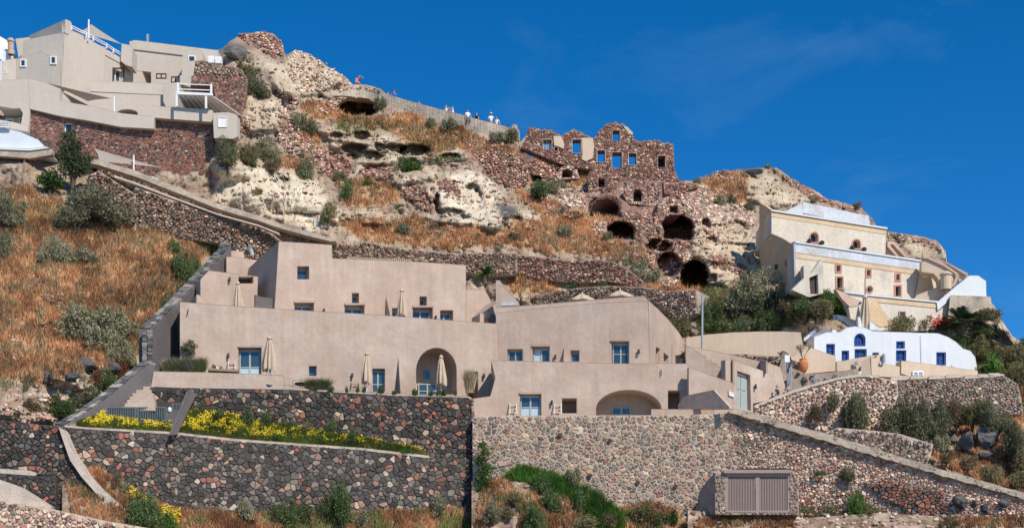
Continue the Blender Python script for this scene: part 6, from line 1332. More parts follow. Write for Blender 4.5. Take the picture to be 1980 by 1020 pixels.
# ================================================================ PEOPLE
def person(label, foot, height=1.75, facing=0, arms=((.25, -.1, -.45), (-.25, -.1, -.45)), legs=((.09, 0), (-.09, 0)), top='cloth_white', bottom='cloth_jeans', hair='hairdark', hat=None, bag=None, group='people on the crest walkway', lean=0, long_hair=False, sit=False):
    """arms: hand offset from shoulder (x, y forward negative, z)"""
    s = height/1.75; e = empty('person', foot, label, 'person', group); Rz = lambda v: Vector((v[0]*math.cos(facing)-v[1]*math.sin(facing), v[0]*math.sin(facing)+v[1]*math.cos(facing), v[2]))*s
    def skin(nm, vs, es, rs, mt, sub=1, par=e):
        me = bpy.data.meshes.new(nm); me.from_pydata([Rz(v) for v in vs], es, []); o = bpy.data.objects.new(nm, me); COL.objects.link(o); o.parent = par
        md = o.modifiers.new('s', 'SKIN'); md.use_smooth_shade = True
        for i, r in enumerate(rs): me.skin_vertices[0].data[i].radius = (r[0]*s, r[1]*s) if hasattr(r, '__len__') else (r*s, r*s)
        me.skin_vertices[0].data[0].use_root = True
        sd = o.modifiers.new('d', 'SUBSURF'); sd.levels = sub; sd.render_levels = sub; me.materials.append(M[mt]); return o
    hp = .92; ly = -lean
    V_ = [(0, 0, hp), (0, ly*.4, 1.12), (0, ly*.8, 1.36), (0, ly, 1.47), (0, ly, 1.55), (0, ly-.01, 1.63), (0, ly-.005, 1.71)]; E_ = [(i, i+1) for i in range(6)]; Rr = [(.14, .11), (.125, .09), (.15, .10), (.06, .06), (.055, .06), (.078, .092), (.06, .07)]
    def limb(a, pts, rs):
        k = a
        for p, r in zip(pts, rs): V_.append(p); Rr.append(r); E_.append((k, len(V_)-1)); k = len(V_)-1
    hands = []
    for sx, a in zip((1, -1), arms):
        sh = (sx*.17, ly*.85, 1.40); hd = (sh[0]+a[0], sh[1]+a[1], sh[2]+a[2]); el = ((sh[0]+hd[0])/2+sx*.04, (sh[1]+hd[1])/2+.04, (sh[2]+hd[2])/2-.02); hands.append(hd)
        limb(2, [sh, el, hd, tuple(hd[i]+(hd[i]-el[i])*.32 for i in range(3))], [.052, .04, .03, .034])
    lg = []
    for sx, l in zip((1, -1), legs):
        if sit: pts = [(sx*.09, -.02, hp-.06), (sx*.1, -.42, hp-.08), (sx*.1, -.45, hp-.5), (sx*.1, -.58, hp-.53)]
        else: pts = [(sx*.09, 0, hp-.08), (sx*.10+(l[0]-sx*.09)*.5, l[1]*.4-.03, .5), (l[0]+sx*.0, l[1], .08), (l[0], l[1]-.14, .04)]
        lg.append(pts); limb(0, pts, [.085, .062, .042, .035])
    skin('body', V_, E_, Rr, 'skin', 2)
    tv = [(0, 0, hp+.02), (0, ly*.4, 1.13), (0, ly*.8, 1.37), (0, ly*.9, 1.45)]; te = [(0, 1), (1, 2), (2, 3)]; tr_ = [(.16, .125), (.145, .11), (.17, .12), (.075, .075)]
    for sx, a in zip((1, -1), arms):
        sh = (sx*.175, ly*.85, 1.40); q = (sh[0]+a[0]*.4+sx*.02, sh[1]+a[1]*.4+.02, sh[2]+a[2]*.4); tv += [sh, q]; te += [(2, len(tv)-2), (len(tv)-2, len(tv)-1)]; tr_ += [.068, .06]
    skin('shirt', tv, te, tr_, top, 1)
    bv = [(0, 0, hp+.04)]; be = []; br = [(.155, .125)]
    for pts in lg: bv += pts[:3]; k = len(bv); be += [(0, k-3), (k-3, k-2), (k-2, k-1)]; br += [.10, .078, .062]
    skin('trousers', bv, be, br, bottom, 1)
    hv = [(0, ly+.02, 1.66), (0, ly+.035, 1.72)]+([(0, ly+.09, 1.5)] if long_hair else []); skin('hair', hv, [(0, 1)]+([(0, 2)] if long_hair else []), [(.112, .12), (.095, .105)]+([.06] if long_hair else []), hair, 1)
    fm_ = MB(); 
    for sx in (-1, 1): box(fm_, Rz((sx*.032, ly-.088, 1.645)), .02, .01, .012)
    box(fm_, Rz((0, ly-.085, 1.585)), .045, .01, .010); fm_.v = [tuple(Vector(v)) for v in fm_.v]; o = fm_.build('face_features', M['hairdark'], e, origin=foot) if 0 else None
    me = bpy.data.meshes.new('face'); me.from_pydata(fm_.v, [], fm_.f); me.materials.append(M['hairdark']); o = bpy.data.objects.new('eyes_and_mouth', me); COL.objects.link(o); o.parent = e
    # hands: palm with five short bent fingers each
    for sx, hd in zip((1, -1), hands):
        vs = [(hd[0], hd[1], hd[2]-.01)]; es = []; rs = [.022]
        for k in range(5):
            dx = (k-2)*.016; L = (.045, .07, .08, .072, .055)[k]; i = len(vs); vs += [(hd[0]+dx, hd[1]-.01, hd[2]-.06), (hd[0]+dx*1.3, hd[1]-.03, hd[2]-.06-L)]; es += [(0, i), (i, i+1)]; rs += [.011, .008]
        skin('hand', vs, es, rs, 'skin', 1)
    if hat:
        m = MB(); c = Rz((0, ly, 1.74)); lathe(m, [(.17, -.03), (.17, -.02), (.095, -.01), (.09, .07), (.01, .10)], c, 14); me = bpy.data.meshes.new('hat'); me.from_pydata(m.v, [], m.f); me.materials.append(M[hat]); o = bpy.data.objects.new('hat', me); COL.objects.link(o); o.parent = e
    return e, [Rz(h)+foot for h in hands]
gp = 'people on the crest walkway'
def pw(x, ytop, h=1.72, D=None, **k):
    D = D or CP.D(x)+1.2; p = P3(x, ytop, D); return (p-Vector((0, 0, h+.03))), h
def P_(x, ytop, label, h=1.72, dD=1.1, **k):
    D = CP.D(x)+dD; p = P3(x, ytop, D); return person(label, p-Vector((0, 0, h)), h, **k)
P_(694, 145, 'person in navy with a pink rucksack photographing at the top of the walkway', facing=1.2, top='cloth_navy', bottom='cloth_navy', arms=((.0, -.35, .15), (-.0, -.33, .14)), dD=1.5)
m = MB(); p = P3(690.5, 156, CP.D(694)+1.4); box(m, p, .3, .22, .45); m.build('rucksack', M['cloth_pink'], label='pink rucksack on the back of the topmost walker', cat='rucksack')
P_(750, 177, 'person in pink leaning at the wall just left of the one in blue', top='cloth_pink', hair='hairbrown', h=1.6, facing=2)
P_(762, 174, 'person in a blue top looking over the wall below the topmost walker', top='cloth_blue', bottom='cloth_blue', hair='hairbrown', long_hair=True, arms=((.05, -.3, -.15), (-.05, -.3, -.15)))
P_(810, 195, 'person with only brown hair showing above the wall', h=1.45, top='cloth_khaki', hair='hairbrown')
P_(862.5, 202, 'dark-haired person in white reaching an arm towards the neighbour at right', top='cloth_white', bottom='cloth_white', facing=1.2, arms=((.1, -.35, -.1), (-.2, -.4, -.08)))
P_(875, 205, 'person in white standing right of the reaching one', top='cloth_white', bottom='cloth_white', hair='hairbrown', facing=-1.2, arms=((.1, -.35, .0), (-.1, -.3, -.1)))
sp = P_(904.5, 212, 'person in white sitting on the wall with legs hanging down', h=1.72, dD=.25, sit=True, top='cloth_white', bottom='cloth_khaki', hair='hairbrown', facing=.3, arms=((.1, -.2, -.4), (-.1, -.2, -.4)))
P_(922, 217.5, 'person in a black top with a pale bag leaning on the wall', top='cloth_black', bottom='cloth_black', facing=-1, hair='hairdark')
P_(949.5, 219, 'person in a white sun hat at the lower part of the walkway', top='cloth_white', bottom='cloth_khaki', hat='cloth_white', arms=((.15, -.25, -.2), (-.1, -.3, -.25)))
P_(960.5, 226, 'person in a white dress at the lower end of the walkway', top='cloth_white', bottom='cloth_white', hair='hairbrown', facing=-.6)
gw = 'walkers on the lower walkway'
def PL(x, ytop, D, h, label, **k): p = P3(x, ytop, D); return person(label, p-Vector((0, 0, h)), h, group=gw, **k)
r1 = PL(1575.5, 720.5, 100.0, 1.95, 'man in grey t-shirt and pale jeans walking with arms held out', top='cloth_grey', bottom='cloth_jeans', arms=((.26, -.12, -.42), (-.30, -.12, -.44)), legs=((.12, -.12), (-.12, .1)))
m = MB(); h_ = P3(1564, 749, 100.0); lathe(m, [(.10, -.16), (.14, -.14), (.15, .0), (.12, .12), (.1, .12)], h_, 10); m.build('yellow_bag', M['cloth_yellow'], label='small yellow bag hanging from the hand of the walking man', cat='bag')
PL(1526, 740, 99.7, 1.9, 'man in a grey shirt standing in front of the pipe post', top='cloth_grey', bottom='cloth_khaki', facing=.5)
PL(1501, 744, 98.95, 1.85, 'man in a dark teal shirt bending his head beside the taupe gate wall', top='cloth_teal', bottom='cloth_black', facing=1.0, lean=.08)

# ================================================================ PLANTS
def leaves(n, lobes, size, cols, seed, aspect=.45, up=.2, shell=.55, ell=1.35):
    rg = np.random.default_rng(seed); L = np.array(lobes); wts = L[:, 3]**2; wts /= wts.sum(); ix = rg.choice(len(L), n, p=wts); d = rg.normal(size=(n, 3)); d /= np.linalg.norm(d, axis=1)[:, None]
    r = shell+(1-shell)*rg.random(n)**.7; r *= 1+.22*np.sin(d[:, 0]*5+ix)+.15*np.sin(d[:, 2]*7+ix*2)
    c = L[ix, :3]+d*(L[ix, 3]*r)[:, None]*np.array([1, 1, .85]); c[:, 2] = np.abs(c[:, 2])*.98+.01
    a = d*.7+rg.normal(size=(n, 3))*.7; a[:, 2] += up; a /= np.linalg.norm(a, axis=1)[:, None]; b = np.cross(a, rg.normal(size=(n, 3))); b /= np.linalg.norm(b, axis=1)[:, None]
    sz = size*rg.uniform(.6, 1.4, n)[:, None]; v0 = c-a*sz*.5; v2 = c+a*sz*.8; v1 = c+b*sz*aspect*.6; v3 = c-b*sz*aspect*.6
    V_ = np.stack([v0, v1, v2, v3], 1).reshape(-1, 3); F = np.arange(4*n).reshape(n, 4)
    cc = np.array(cols); k = rg.integers(0, len(cc), n); lob = rg.uniform(.85, 1.15, len(L))[ix]; C = cc[k]*(rg.uniform(.75, 1.25, n)*lob)[:, None]
    return V_, F, C
def shrub_proto(nm, n, size, cols, seed, W=1.0, H=.75, nl=12, stems=True, cat='shrub', part='foliage', aspect=.45, up=.2):
    rg = random.Random(seed); lobes = []
    for i in range(nl):
        th = rg.uniform(0, 6.28); rr = W*.62*math.sqrt(rg.random()); z = H*(.10+.62*rg.random())*(1-.5*(rr/W)**2); r = rg.uniform(.22, .38)*min(W, H*1.3); lobes.append((rr*math.cos(th), rr*math.sin(th)*.8, z, r))
    lobes.append((rg.uniform(-.15, .15), 0, H*.38, min(W, H)*.42))
    for i in range(22):
        l = rg.choice(lobes[:nl]); th = rg.uniform(0, 6.28); el = rg.uniform(-.2, 1.4); r = l[3]*rg.uniform(.85, 1.15); lobes.append((l[0]+r*math.cos(th)*math.cos(el), l[1]+r*math.sin(th)*math.cos(el), max(.06, l[2]+r*.9*math.sin(el)), rg.uniform(.07, .16)))
    e = empty(nm, (0, 0, 0), 'x', cat); V_, F, C = leaves(n, lobes, size, cols, seed, aspect, up); np_mesh(part, V_, F, C, M['leaf'], e)
    if stems:
        m = MB(); 
        for l in lobes[:9]: tube(m, [(0, 0, -.25), (l[0]*.4, l[1]*.4, l[2]*.5), (l[0]*1.05, l[1]*1.05, l[2]+l[3]*.75)], [.035, .022, .008], 5, cap=False)
        m.build('stem', M['bark'], e)
    return e
SAGE = [(.23, .225, .13), (.31, .295, .185), (.17, .17, .09), (.37, .345, .235)]
OLIVE = [(.17, .17, .07), (.23, .215, .10), (.29, .25, .13), (.12, .13, .055), (.28, .20, .115)]
GRN = [(.075, .12, .04), (.11, .165, .06), (.055, .09, .03), (.16, .20, .08)]
DRK = [(.14, .15, .075), (.20, .20, .11), (.26, .245, .15), (.09, .10, .05)]
BRN = [(.22, .15, .085), (.16, .12, .075), (.28, .20, .12), (.11, .10, .05)]
LUSH = [(.07, .16, .03), (.11, .22, .04), (.05, .11, .025), (.16, .27, .07)]
BOUG = [(.05, .10, .03), (.08, .14, .04), (.05, .09, .03), (.45, .03, .08), (.35, .03, .05)]
KIND = dict(sage=SAGE, olive=OLIVE, green=GRN, dark=DRK, brown=BRN, lush=LUSH, boug=BOUG)
proto = {}; cnt = [0]
def get_proto(kind, big):
    cnt[0] += 1; var_ = cnt[0] % (3 if kind in ('sage', 'dark', 'green', 'olive') else 1); k = (kind, big, var_)
    if k not in proto: proto[k] = [shrub_proto('shrub', 9000 if big else 2400, .046 if big else .078, KIND[kind], sum(map(ord, kind))+big+17*var_), False, 0]
    return proto[k]
def shrub(x, y, w_, h_, kind, label, D=None, group='shrubs on the hillside', name='shrub', cat='shrub', Df=None):
    big = w_*h_ > 2600; pr = get_proto(kind, big)
    D = D if D is not None else (float(Df(np.array([float(x)]), np.array([float(y)]))[0]) if Df else td(x, y)); p = P3(x, y, D)
    o = pr[0] if not pr[1] else copy_tree(pr[0]); pr[1] = True
    s = D/FOC; W = w_*s; Hh = h_*s; o.location = p+Vector((0, 0, -.08*Hh)); o.scale = (W/1.62, W/1.62, Hh*1.22/.95); o.rotation_euler.z = random.uniform(0, 6.28); o['label'] = label; o['group'] = group; o.name = name; o['category'] = cat
    return o
SH = [
 (190, 428, 160, 68, 'sage', 'wide grey-green shrub below the tree and the red stone wall'), (142, 442, 95, 44, 'sage', 'low grey-green shrub just below the wide one on the upper left slope'), (215, 436, 60, 30, 'sage', 'small grey shrub at the right end of the upper left shrub row'), (14, 436, 80, 72, 'sage', 'grey-green shrub cut by the left edge, upper one'), (2, 495, 50, 60, 'sage', 'grey-green shrub cut by the left edge, second from the top'),
 (108, 508, 85, 62, 'sage', 'grey-green shrub alone in the middle of the orange left slope'), (160, 508, 60, 36, 'sage', 'flat grey shrub touching the lonely one on the orange slope'), (190, 668, 145, 100, 'sage', 'largest grey-green shrub in the middle of the left slope'), (235, 700, 75, 66, 'sage', 'drooping grey shrub at the lower right of the largest one'), (145, 640, 70, 50, 'olive', 'olive green shrub at the left side of the largest grey one'),
 (275, 680, 55, 70, 'olive', 'yellowish green shrub squeezed between the largest shrub and the stair wall'), (362, 550, 62, 70, 'green', 'dark green shrub against the coping of the sloping wall'), (335, 488, 36, 30, 'green', 'small dark green shrub at the upper edge of the orange slope'), (408, 492, 30, 44, 'green', 'upright green shrub beside the top end of the sloping wall'), (316, 615, 36, 48, 'green', 'bluish green bush leaning on the middle of the sloping wall'), (350, 570, 40, 30, 'dark', 'low dark bush under the green shrub at the sloping wall'),
 (125, 806, 82, 52, 'green', 'dense green bush at the lower left above the dark wall'), (165, 786, 75, 45, 'dark', 'green bush second from the left above the dark wall'), (205, 762, 60, 44, 'green', 'green bush nearest the outdoor steps'), (60, 795, 46, 30, 'brown', 'rusty brown dry bush at the lower left slope'),
 (236, 738, 26, 60, 'boug', 'rose bush with dark red flowers beside the sloping wall'), (186, 745, 26, 34, 'boug', 'small bush with one bright red bloom near the dark rocks'),
 (483, 148, 60, 34, 'olive', 'olive shrub topping the red stone wall behind the pergola'), (497, 184, 52, 56, 'dark', 'dark grey-green shrub hanging beside the top of the red stone wall'),
 (440, 318, 56, 62, 'dark', 'dark shrub growing right beside the foot of the red stone wall'), (478, 318, 60, 52, 'olive', 'olive shrub in the middle of the row under the white shutter wall'), (515, 310, 60, 48, 'sage', 'grey-green shrub at the right of the row on the cliff'), (523, 332, 50, 30, 'brown', 'brownish low shrub under the cliff row'), (487, 322, 26, 18, 'lush', 'tiny bright green bush under the cliff row'), (592, 345, 40, 60, 'dark', 'greyish trailing shrub beside the rubble strip'),
 (575, 252, 42, 44, 'sage', 'grey shrub in the gully under the upper cliff, upper one'), (598, 262, 40, 34, 'dark', 'grey shrub in the gully under the upper cliff, lower one'), (868, 252, 36, 34, 'sage', 'round grey shrub against the walkway wall'), (835, 246, 26, 22, 'sage', 'small grey shrub left of the round one at the walkway wall'), (735, 212, 30, 26, 'dark', 'dark shrub right of the upper cave'), (958, 276, 42, 30, 'sage', 'left one of the two shrubs under the lower end of the walkway'), (986, 276, 34, 30, 'olive', 'right one of the two shrubs under the lower end of the walkway'),
 (1034, 384, 58, 34, 'green', 'green shrub on the slope left of the ruined vault'), (1065, 374, 34, 34, 'dark', 'dark shrub touching the green one below the mansion'), (1087, 362, 26, 16, 'sage', 'small grey shrub under the tiny barred vault'), (1212, 346, 30, 20, 'sage', 'grey shrub at the foot of the ruined mansion'), (1235, 342, 24, 12, 'olive', 'tiny olive shrub right under the ruined mansion'), (1155, 330, 40, 10, 'olive', 'flat olive shrub on top of the square-windowed vault'),
 (1094, 458, 38, 28, 'sage', 'round grey-green shrub in the orange grass left of the caves'), (1174, 462, 28, 20, 'sage', 'small round shrub at the mouth of the left middle cave'), (965, 486, 26, 22, 'sage', 'round grey shrub just above the long terrace wall'), (1115, 424, 18, 18, 'dark', 'small dark tuft left of the brick arch'), (778, 452, 34, 28, 'sage', 'grey tufted shrub in the orange grass below the cliff'), (840, 442, 20, 16, 'sage', 'small grey shrub right of the tufted one in the orange grass'), (990, 462, 30, 14, 'dark', 'flat grey shrub in the orange grass'),
 (632, 430, 42, 46, 'olive', 'olive shrub at the right foot of the white cliff'), (668, 385, 36, 44, 'green', 'green shrub left of the orange tongue on the cliff'), (712, 358, 28, 12, 'lush', 'flat light green shrub above the orange tongue'), (795, 330, 56, 24, 'lush', 'light green mat under the wavy tufa overhang'), (655, 348, 26, 20, 'dark', 'small dark shrub beside the dark red stone patch'), (770, 408, 16, 14, 'lush', 'tiny bright green bush below the fan-shaped stone patch'), (925, 458, 16, 10, 'olive', 'tiny olive tuft below the eroded cliff'),
 (1240, 535, 40, 44, 'sage', 'pale green shrub left of the biggest cave'), (1265, 545, 36, 30, 'sage', 'pale shrub right beside the biggest cave'), (1212, 512, 34, 24, 'sage', 'grey-green shrub on the ledge left of the caves'), (1103, 560, 42, 20, 'green', 'low green shrub behind the roof of the right wing, left one'), (1166, 560, 38, 20, 'green', 'low green shrub behind the roof of the right wing, right one'), (1150, 566, 28, 14, 'sage', 'small grey tuft between the low shrubs behind the right wing'),
 (1348, 355, 22, 14, 'sage', 'small shrub on the crest right of the ruined mansion'), (1392, 396, 26, 22, 'sage', 'small grey shrub on the slope below the crest'), (1412, 392, 26, 20, 'dark', 'dark shrub on the slope below the black boulder'), (1498, 336, 16, 12, 'green', 'small green shrub right of the black boulder on the crest'), (1485, 325, 16, 10, 'sage', 'tiny tuft right above the black boulder on the crest'), (1450, 405, 26, 20, 'dark', 'dark shrub left of the weathered house roof'), (1655, 402, 28, 12, 'brown', 'brown shrub on the crest above the weathered house'), (1570, 393, 34, 14, 'olive', 'olive shrub behind the rooftop of the weathered house'),
 (1462, 600, 140, 82, 'sage', 'broad grey-green bush below the biggest cave'), (1420, 612, 60, 44, 'sage', 'grey bush at the left of the broad one'), (1484, 645, 62, 66, 'green', 'rounded green bush rising over the cream wall'), (1370, 622, 58, 52, 'green', 'green bush behind the tall thin pole'), (1315, 655, 70, 54, 'olive', 'yellowish bush beside the right wing side wall'), (1285, 625, 40, 40, 'brown', 'dry brownish bush above the sloping side wall'), (1380, 645, 80, 28, 'green', 'low trimmed hedge behind the cream wall'), (1440, 646, 60, 36, 'dark', 'dark low hedge part left of the rounded bush'), (1340, 600, 60, 30, 'green', 'bush along the top of the red rubble wall'),
 (1530, 606, 60, 30, 'brown', 'reddish brown bush under the porch of the weathered house'), (1590, 612, 70, 34, 'olive', 'olive bush hanging over the white terrace wall'), (1560, 580, 36, 14, 'boug', 'low bed of red flowers by the dark porch door'), (1604, 598, 76, 44, 'lush', 'bright green bush with pink flowers beside the pink stair'), (1630, 614, 50, 30, 'lush', 'bright green bush trailing down onto the white terrace'), (1590, 572, 30, 16, 'boug', 'pink flowering bush left of the bright green one'),
 (1735, 642, 76, 34, 'olive', 'olive bush above the curved white gable'), (1780, 640, 60, 34, 'brown', 'rusty bush between the white gable and the red flowers'), (1690, 640, 30, 20, 'green', 'small green bush behind the white chimney'), (1818, 635, 44, 24, 'boug', 'bright red flowering bush left of the palm'), (1885, 690, 70, 44, 'olive', 'olive bush under the palm'), (1920, 722, 46, 48, 'lush', 'bright green rounded bush right of the white house'), (1955, 700, 80, 46, 'olive', 'wide olive shrub at the right edge above the wall'), (1965, 745, 60, 50, 'olive', 'olive shrub at the right edge behind the stepped coping'), (1905, 655, 70, 22, 'green', 'low green shrub along the foot of the rocky spur'), (1860, 668, 44, 28, 'green', 'green shrub at the foot of the palm'), (1985, 680, 40, 34, 'dark', 'dark shrub cut by the right edge below the rocky spur'), (1890, 765, 60, 34, 'brown', 'brown shrub just behind the boundary wall end'), (1935, 782, 60, 40, 'dark', 'dark shrub right of the stepped coping stones')]
for a in SH: shrub(*a)
SHW = [(1655, 826, 62, 82, 'dark', 'tall dark green bush growing on the pink rubble wall', 97.6), (1611, 789, 28, 32, 'dark', 'small round bush left of the tall dark one on the pink rubble wall', 97.9), (1579, 808, 32, 34, 'brown', 'thin brownish bush on the pink rubble wall under the walking man', 97.8),
       (1752, 850, 92, 96, 'dark', 'largest dark bush right of the pink rubble wall', 97.2), (1720, 830, 40, 50, 'olive', 'olive bush at the left flank of the largest dark bush', 97.6), (1810, 838, 66, 78, 'dark', 'grey-green bush between the largest bush and the brown ones', 97.4), (1850, 818, 60, 52, 'brown', 'rusty brown bush under the stepped coping', 98.4), (1880, 815, 56, 50, 'olive', 'olive bush beside the rusty one under the stepped coping', 98.2), (1925, 830, 64, 62, 'dark', 'dark bush above the lava outcrops at right', 97.5), (1960, 880, 60, 80, 'dark', 'tall dark bush at the right edge above the ramp', 96.0), (1820, 870, 36, 36, 'sage', 'grey bush left of the lava outcrop', 95.6),
       (1870, 905, 50, 30, 'brown', 'rusty low shrub just above the ramp at right', 94.5), (1830, 892, 44, 24, 'brown', 'orange dry shrub beside the grey bush above the ramp', 94.7), (1920, 925, 56, 34, 'olive', 'yellowish dry shrub above the ramp parapet at right', 94.2), (1965, 940, 50, 34, 'olive', 'olive shrub at the right edge right above the ramp', 94), (1975, 905, 44, 40, 'brown', 'brown dry shrub at the right edge', 95)]
for (x, y, w_, h_, k, lb, D) in SHW: shrub(x, y, w_, h_, k, lb, D=D, group='bushes around the right rubble walls')
shrub(1553, 606, 64, 38, 'green', 'green bush directly under the dark porch door of the weathered house', D=107.2)
shrub(1580, 612, 60, 34, 'olive', 'olive bush between the porch bush and the bright green one', D=107.0)
shrub(1905, 622, 80, 30, 'olive', 'low olive bush along the base of the rough concrete block at right', D=110.2)
SHB = [(1560, 1022, 64, 50, 'dark', 'dark green bush right of the louvred cabinet'), (1600, 1010, 56, 44, 'dark', 'dark bush second right of the louvred cabinet'), (1655, 1018, 50, 78, 'lush', 'tall light green bush in front of the pink rubble wall'), (1690, 1025, 60, 66, 'olive', 'olive bush at the right of the tall light green one'), (1480, 1028, 60, 22, 'sage', 'low grey shrub at the bottom under the louvred cabinet'), (1640, 925, 30, 26, 'dark', 'small dark shrub growing out of the pink rubble wall'), (1588, 918, 20, 12, 'green', 'tiny green tuft on the pink rubble wall'), (1945, 1020, 30, 30, 'lush', 'small bright green bush at the bottom right'), (1725, 1022, 40, 30, 'brown', 'brown bush at the bottom, right of the olive one')]
for k, (x, y, w_, h_, kd, lb) in enumerate(SHB): shrub(x, y, w_, h_, kd, lb, D=W4.D(x)-(.4 if y < 950 else .9), group='bushes at the foot of the right wall')
SHC = [(953, 1008, 40, 48, 'sage', 'grey-green bush below the tall climber'), (1035, 1020, 58, 56, 'green', 'bluish green bush in the middle of the bottom edge'), (1046, 950, 50, 40, 'green', 'dark green bush on top of the bright grass ridge'), (1125, 985, 30, 60, 'green', 'upright bush on the middle of the grass ridge'), (1065, 985, 50, 44, 'green', 'green bush left of the upright one on the slope'), (1000, 975, 40, 30, 'olive', 'olive shrub on the stony slope left of the grass ridge'), (1110, 940, 36, 44, 'sage', 'thin grey bush against the pale stone wall'), (985, 1000, 30, 24, 'olive', 'small yellowish shrub on the stony slope'), (1240, 1005, 60, 34, 'olive', 'olive shrub at the right end of the bright grass'), (1285, 1012, 50, 34, 'green', 'green shrub near the foot of the masonry niche'), (1130, 1022, 60, 30, 'olive', 'yellow-green shrub at the bottom centre edge'), (1175, 1015, 40, 30, 'brown', 'brown dry shrub at the bottom centre')]
for (x, y, w_, h_, k, lb) in SHC: shrub(x, y, w_, h_, k, lb, Df=lambda X, Y: Dslope(X, Y)-.3, group='bushes on the slope below the pale wall')
SHD = [(278, 1014, 86, 80, 'green', 'leafy green bush beside the curved lime-capped wall'), (325, 1022, 36, 40, 'lush', 'yellow-green weed clump right of the leafy bush'), (238, 950, 30, 24, 'sage', 'grey weed clump at the top of the lime-capped curve'), (225, 940, 26, 34, 'brown', 'rusty weed beside the lime-capped curve'), (565, 1016, 80, 56, 'green', 'thin grey-green weed in front of the dark wall, left one'), (650, 1018, 80, 84, 'green', 'taller green weed in front of the dark wall'), (700, 1020, 46, 40, 'sage', 'grey weed right of the taller green one'), (475, 1000, 40, 50, 'sage', 'faint grey weed in front of the dark wall below the yellow flowers'), (845, 1000, 40, 60, 'sage', 'thin weed near the right end of the dark wall')]
for (x, y, w_, h_, k, lb) in SHD: shrub(x, y, w_, h_, k, lb, Df=lambda X, Y: Dfoot(X, Y)-.15, group='weeds at the foot of the dark wall')
SHE = [(396, 796, 40, 36, 'lush', 'round green bush in front of the upper dark wall, first from the left'), (478, 826, 32, 40, 'green', 'dark green bush in the flower bed, second from the left'), (512, 830, 36, 44, 'green', 'green bush right of the second one in the flower bed'), (558, 830, 30, 28, 'green', 'small green bush in the middle of the flower bed'), (640, 842, 30, 34, 'green', 'dark bush against the upper dark wall, right of the middle'), (678, 860, 32, 44, 'green', 'taller dark bush at the right part of the flower bed'), (746, 872, 32, 30, 'green', 'dark green bush near the pointed right end of the flower bed'), (266, 818, 24, 26, 'lush', 'small light bush in front of the slatted gate, left one'), (307, 824, 26, 28, 'lush', 'small light bush in front of the slatted gate, right one'), (415, 812, 40, 24, 'green', 'low green bush beside the first round one'), (590, 836, 34, 22, 'olive', 'yellowish bush in front of the dark wall, just right of the small middle bush'), (615, 856, 46, 18, 'lush', 'low light green mound at the kerb near the middle of the flower bed'), (530, 852, 50, 18, 'lush', 'light green mound spilling towards the kerb below the green bushes'), (712, 868, 40, 18, 'olive', 'low olive mound left of the bush near the pointed end'), (785, 878, 44, 14, 'lush', 'thin light green mound at the pointed right end of the flower bed')]
for (x, y, w_, h_, k, lb) in SHE: shrub(x, y, w_, h_, k, lb, Df=lambda X, Y: Dbed(X, Y), group='green bushes in the flower bed')
for i, (x, y, w_) in enumerate([(605, 755, 18), (640, 757, 18), (671, 757, 10), (691, 757, 9), (705, 757, 12), (736, 758, 20), (762, 762, 12), (803, 762, 16), (832, 763, 16), (852, 764, 20), (881, 762, 10)]):
    words = ['leftmost', 'second', 'third', 'fourth', 'fifth', 'sixth', 'seventh', 'eighth', 'ninth', 'tenth', 'rightmost'][i]
    shrub(x, y, w_, 12 if i not in (5, 9) else 15, 'green', words+' small round plant along the top of the upper dark wall', D=UP.D(x)+.15, group='small plants along the terrace edge')
# tree beside the red stone wall, with trunk
def tree(label, x, y, h_px, D, crown, cols, n, size, trunk_r=.12, cat='tree', name='tree', group=None, seed=4):
    s = D/FOC; base = P3(x, y, D); e = empty(name, base, label, cat, group); H = h_px*s
    V_, F, C = leaves(n, [(a*s, b*s, c*s, r*s) for a, b, c, r in crown], size, cols, seed, shell=.25); np_mesh('crown', V_+np.array(base), F, C, M['leaf'], e, origin=tuple(base))
    m = MB(); rg = random.Random(seed)
    for (a, b, c, r) in crown: p = base+Vector((a*s, b*s, c*s)); tube(m, [base-Vector((0, 0, .3)), base+Vector((a*s*.25, b*s*.3, c*s*.45)), p], [trunk_r, trunk_r*.7, trunk_r*.2], 6, cap=False)
    m.build('trunk', M['bark'], e)
tree('slender green tree in front of the red stone wall at upper left', 140, 358, 118, 113.2, [(-8, 0, 95, 15), (6, -5, 75, 20), (-15, 5, 62, 20), (10, 0, 48, 24), (-8, 0, 35, 24), (22, 0, 30, 18), (-2, 5, 108, 9), (28, 0, 52, 12), (-22, 0, 80, 10)], [(.055, .08, .035), (.09, .115, .05), (.04, .055, .028), (.14, .15, .08)], 5200, .15)
tree('bright green fig-like bush at the foot of the slender tree', 95, 368, 44, 112.6, [(-12, 0, 22, 14), (6, 0, 26, 16), (16, 0, 12, 13), (-4, 0, 12, 14)], LUSH[:3]+[(.05, .09, .03)], 1500, .17, .05, cat='bush', name='bush', seed=6)
tree('small round clipped olive tree in the planter at the left terrace', 365, 716, 64, 95.0, [(0, 0, 48, 13), (-8, 0, 44, 9), (9, 0, 47, 9), (3, 3, 56, 8), (4, 0, 39, 8)], SAGE+[(.10, .11, .06)], 1700, .085, .045, seed=8)
tree('tall narrow leafy climber right of the dark wall corner', 936, 962, 116, 93.9, [(-4, 0, 104, 10), (2, 0, 88, 13), (-6, 0, 72, 14), (5, 0, 58, 14), (-3, 0, 42, 16), (9, 0, 30, 15), (-6, 0, 20, 15), (4, 0, 10, 14)], LUSH[:3]+[(.06, .11, .04)], 3200, .11, .05, cat='climber', name='climber', seed=11)
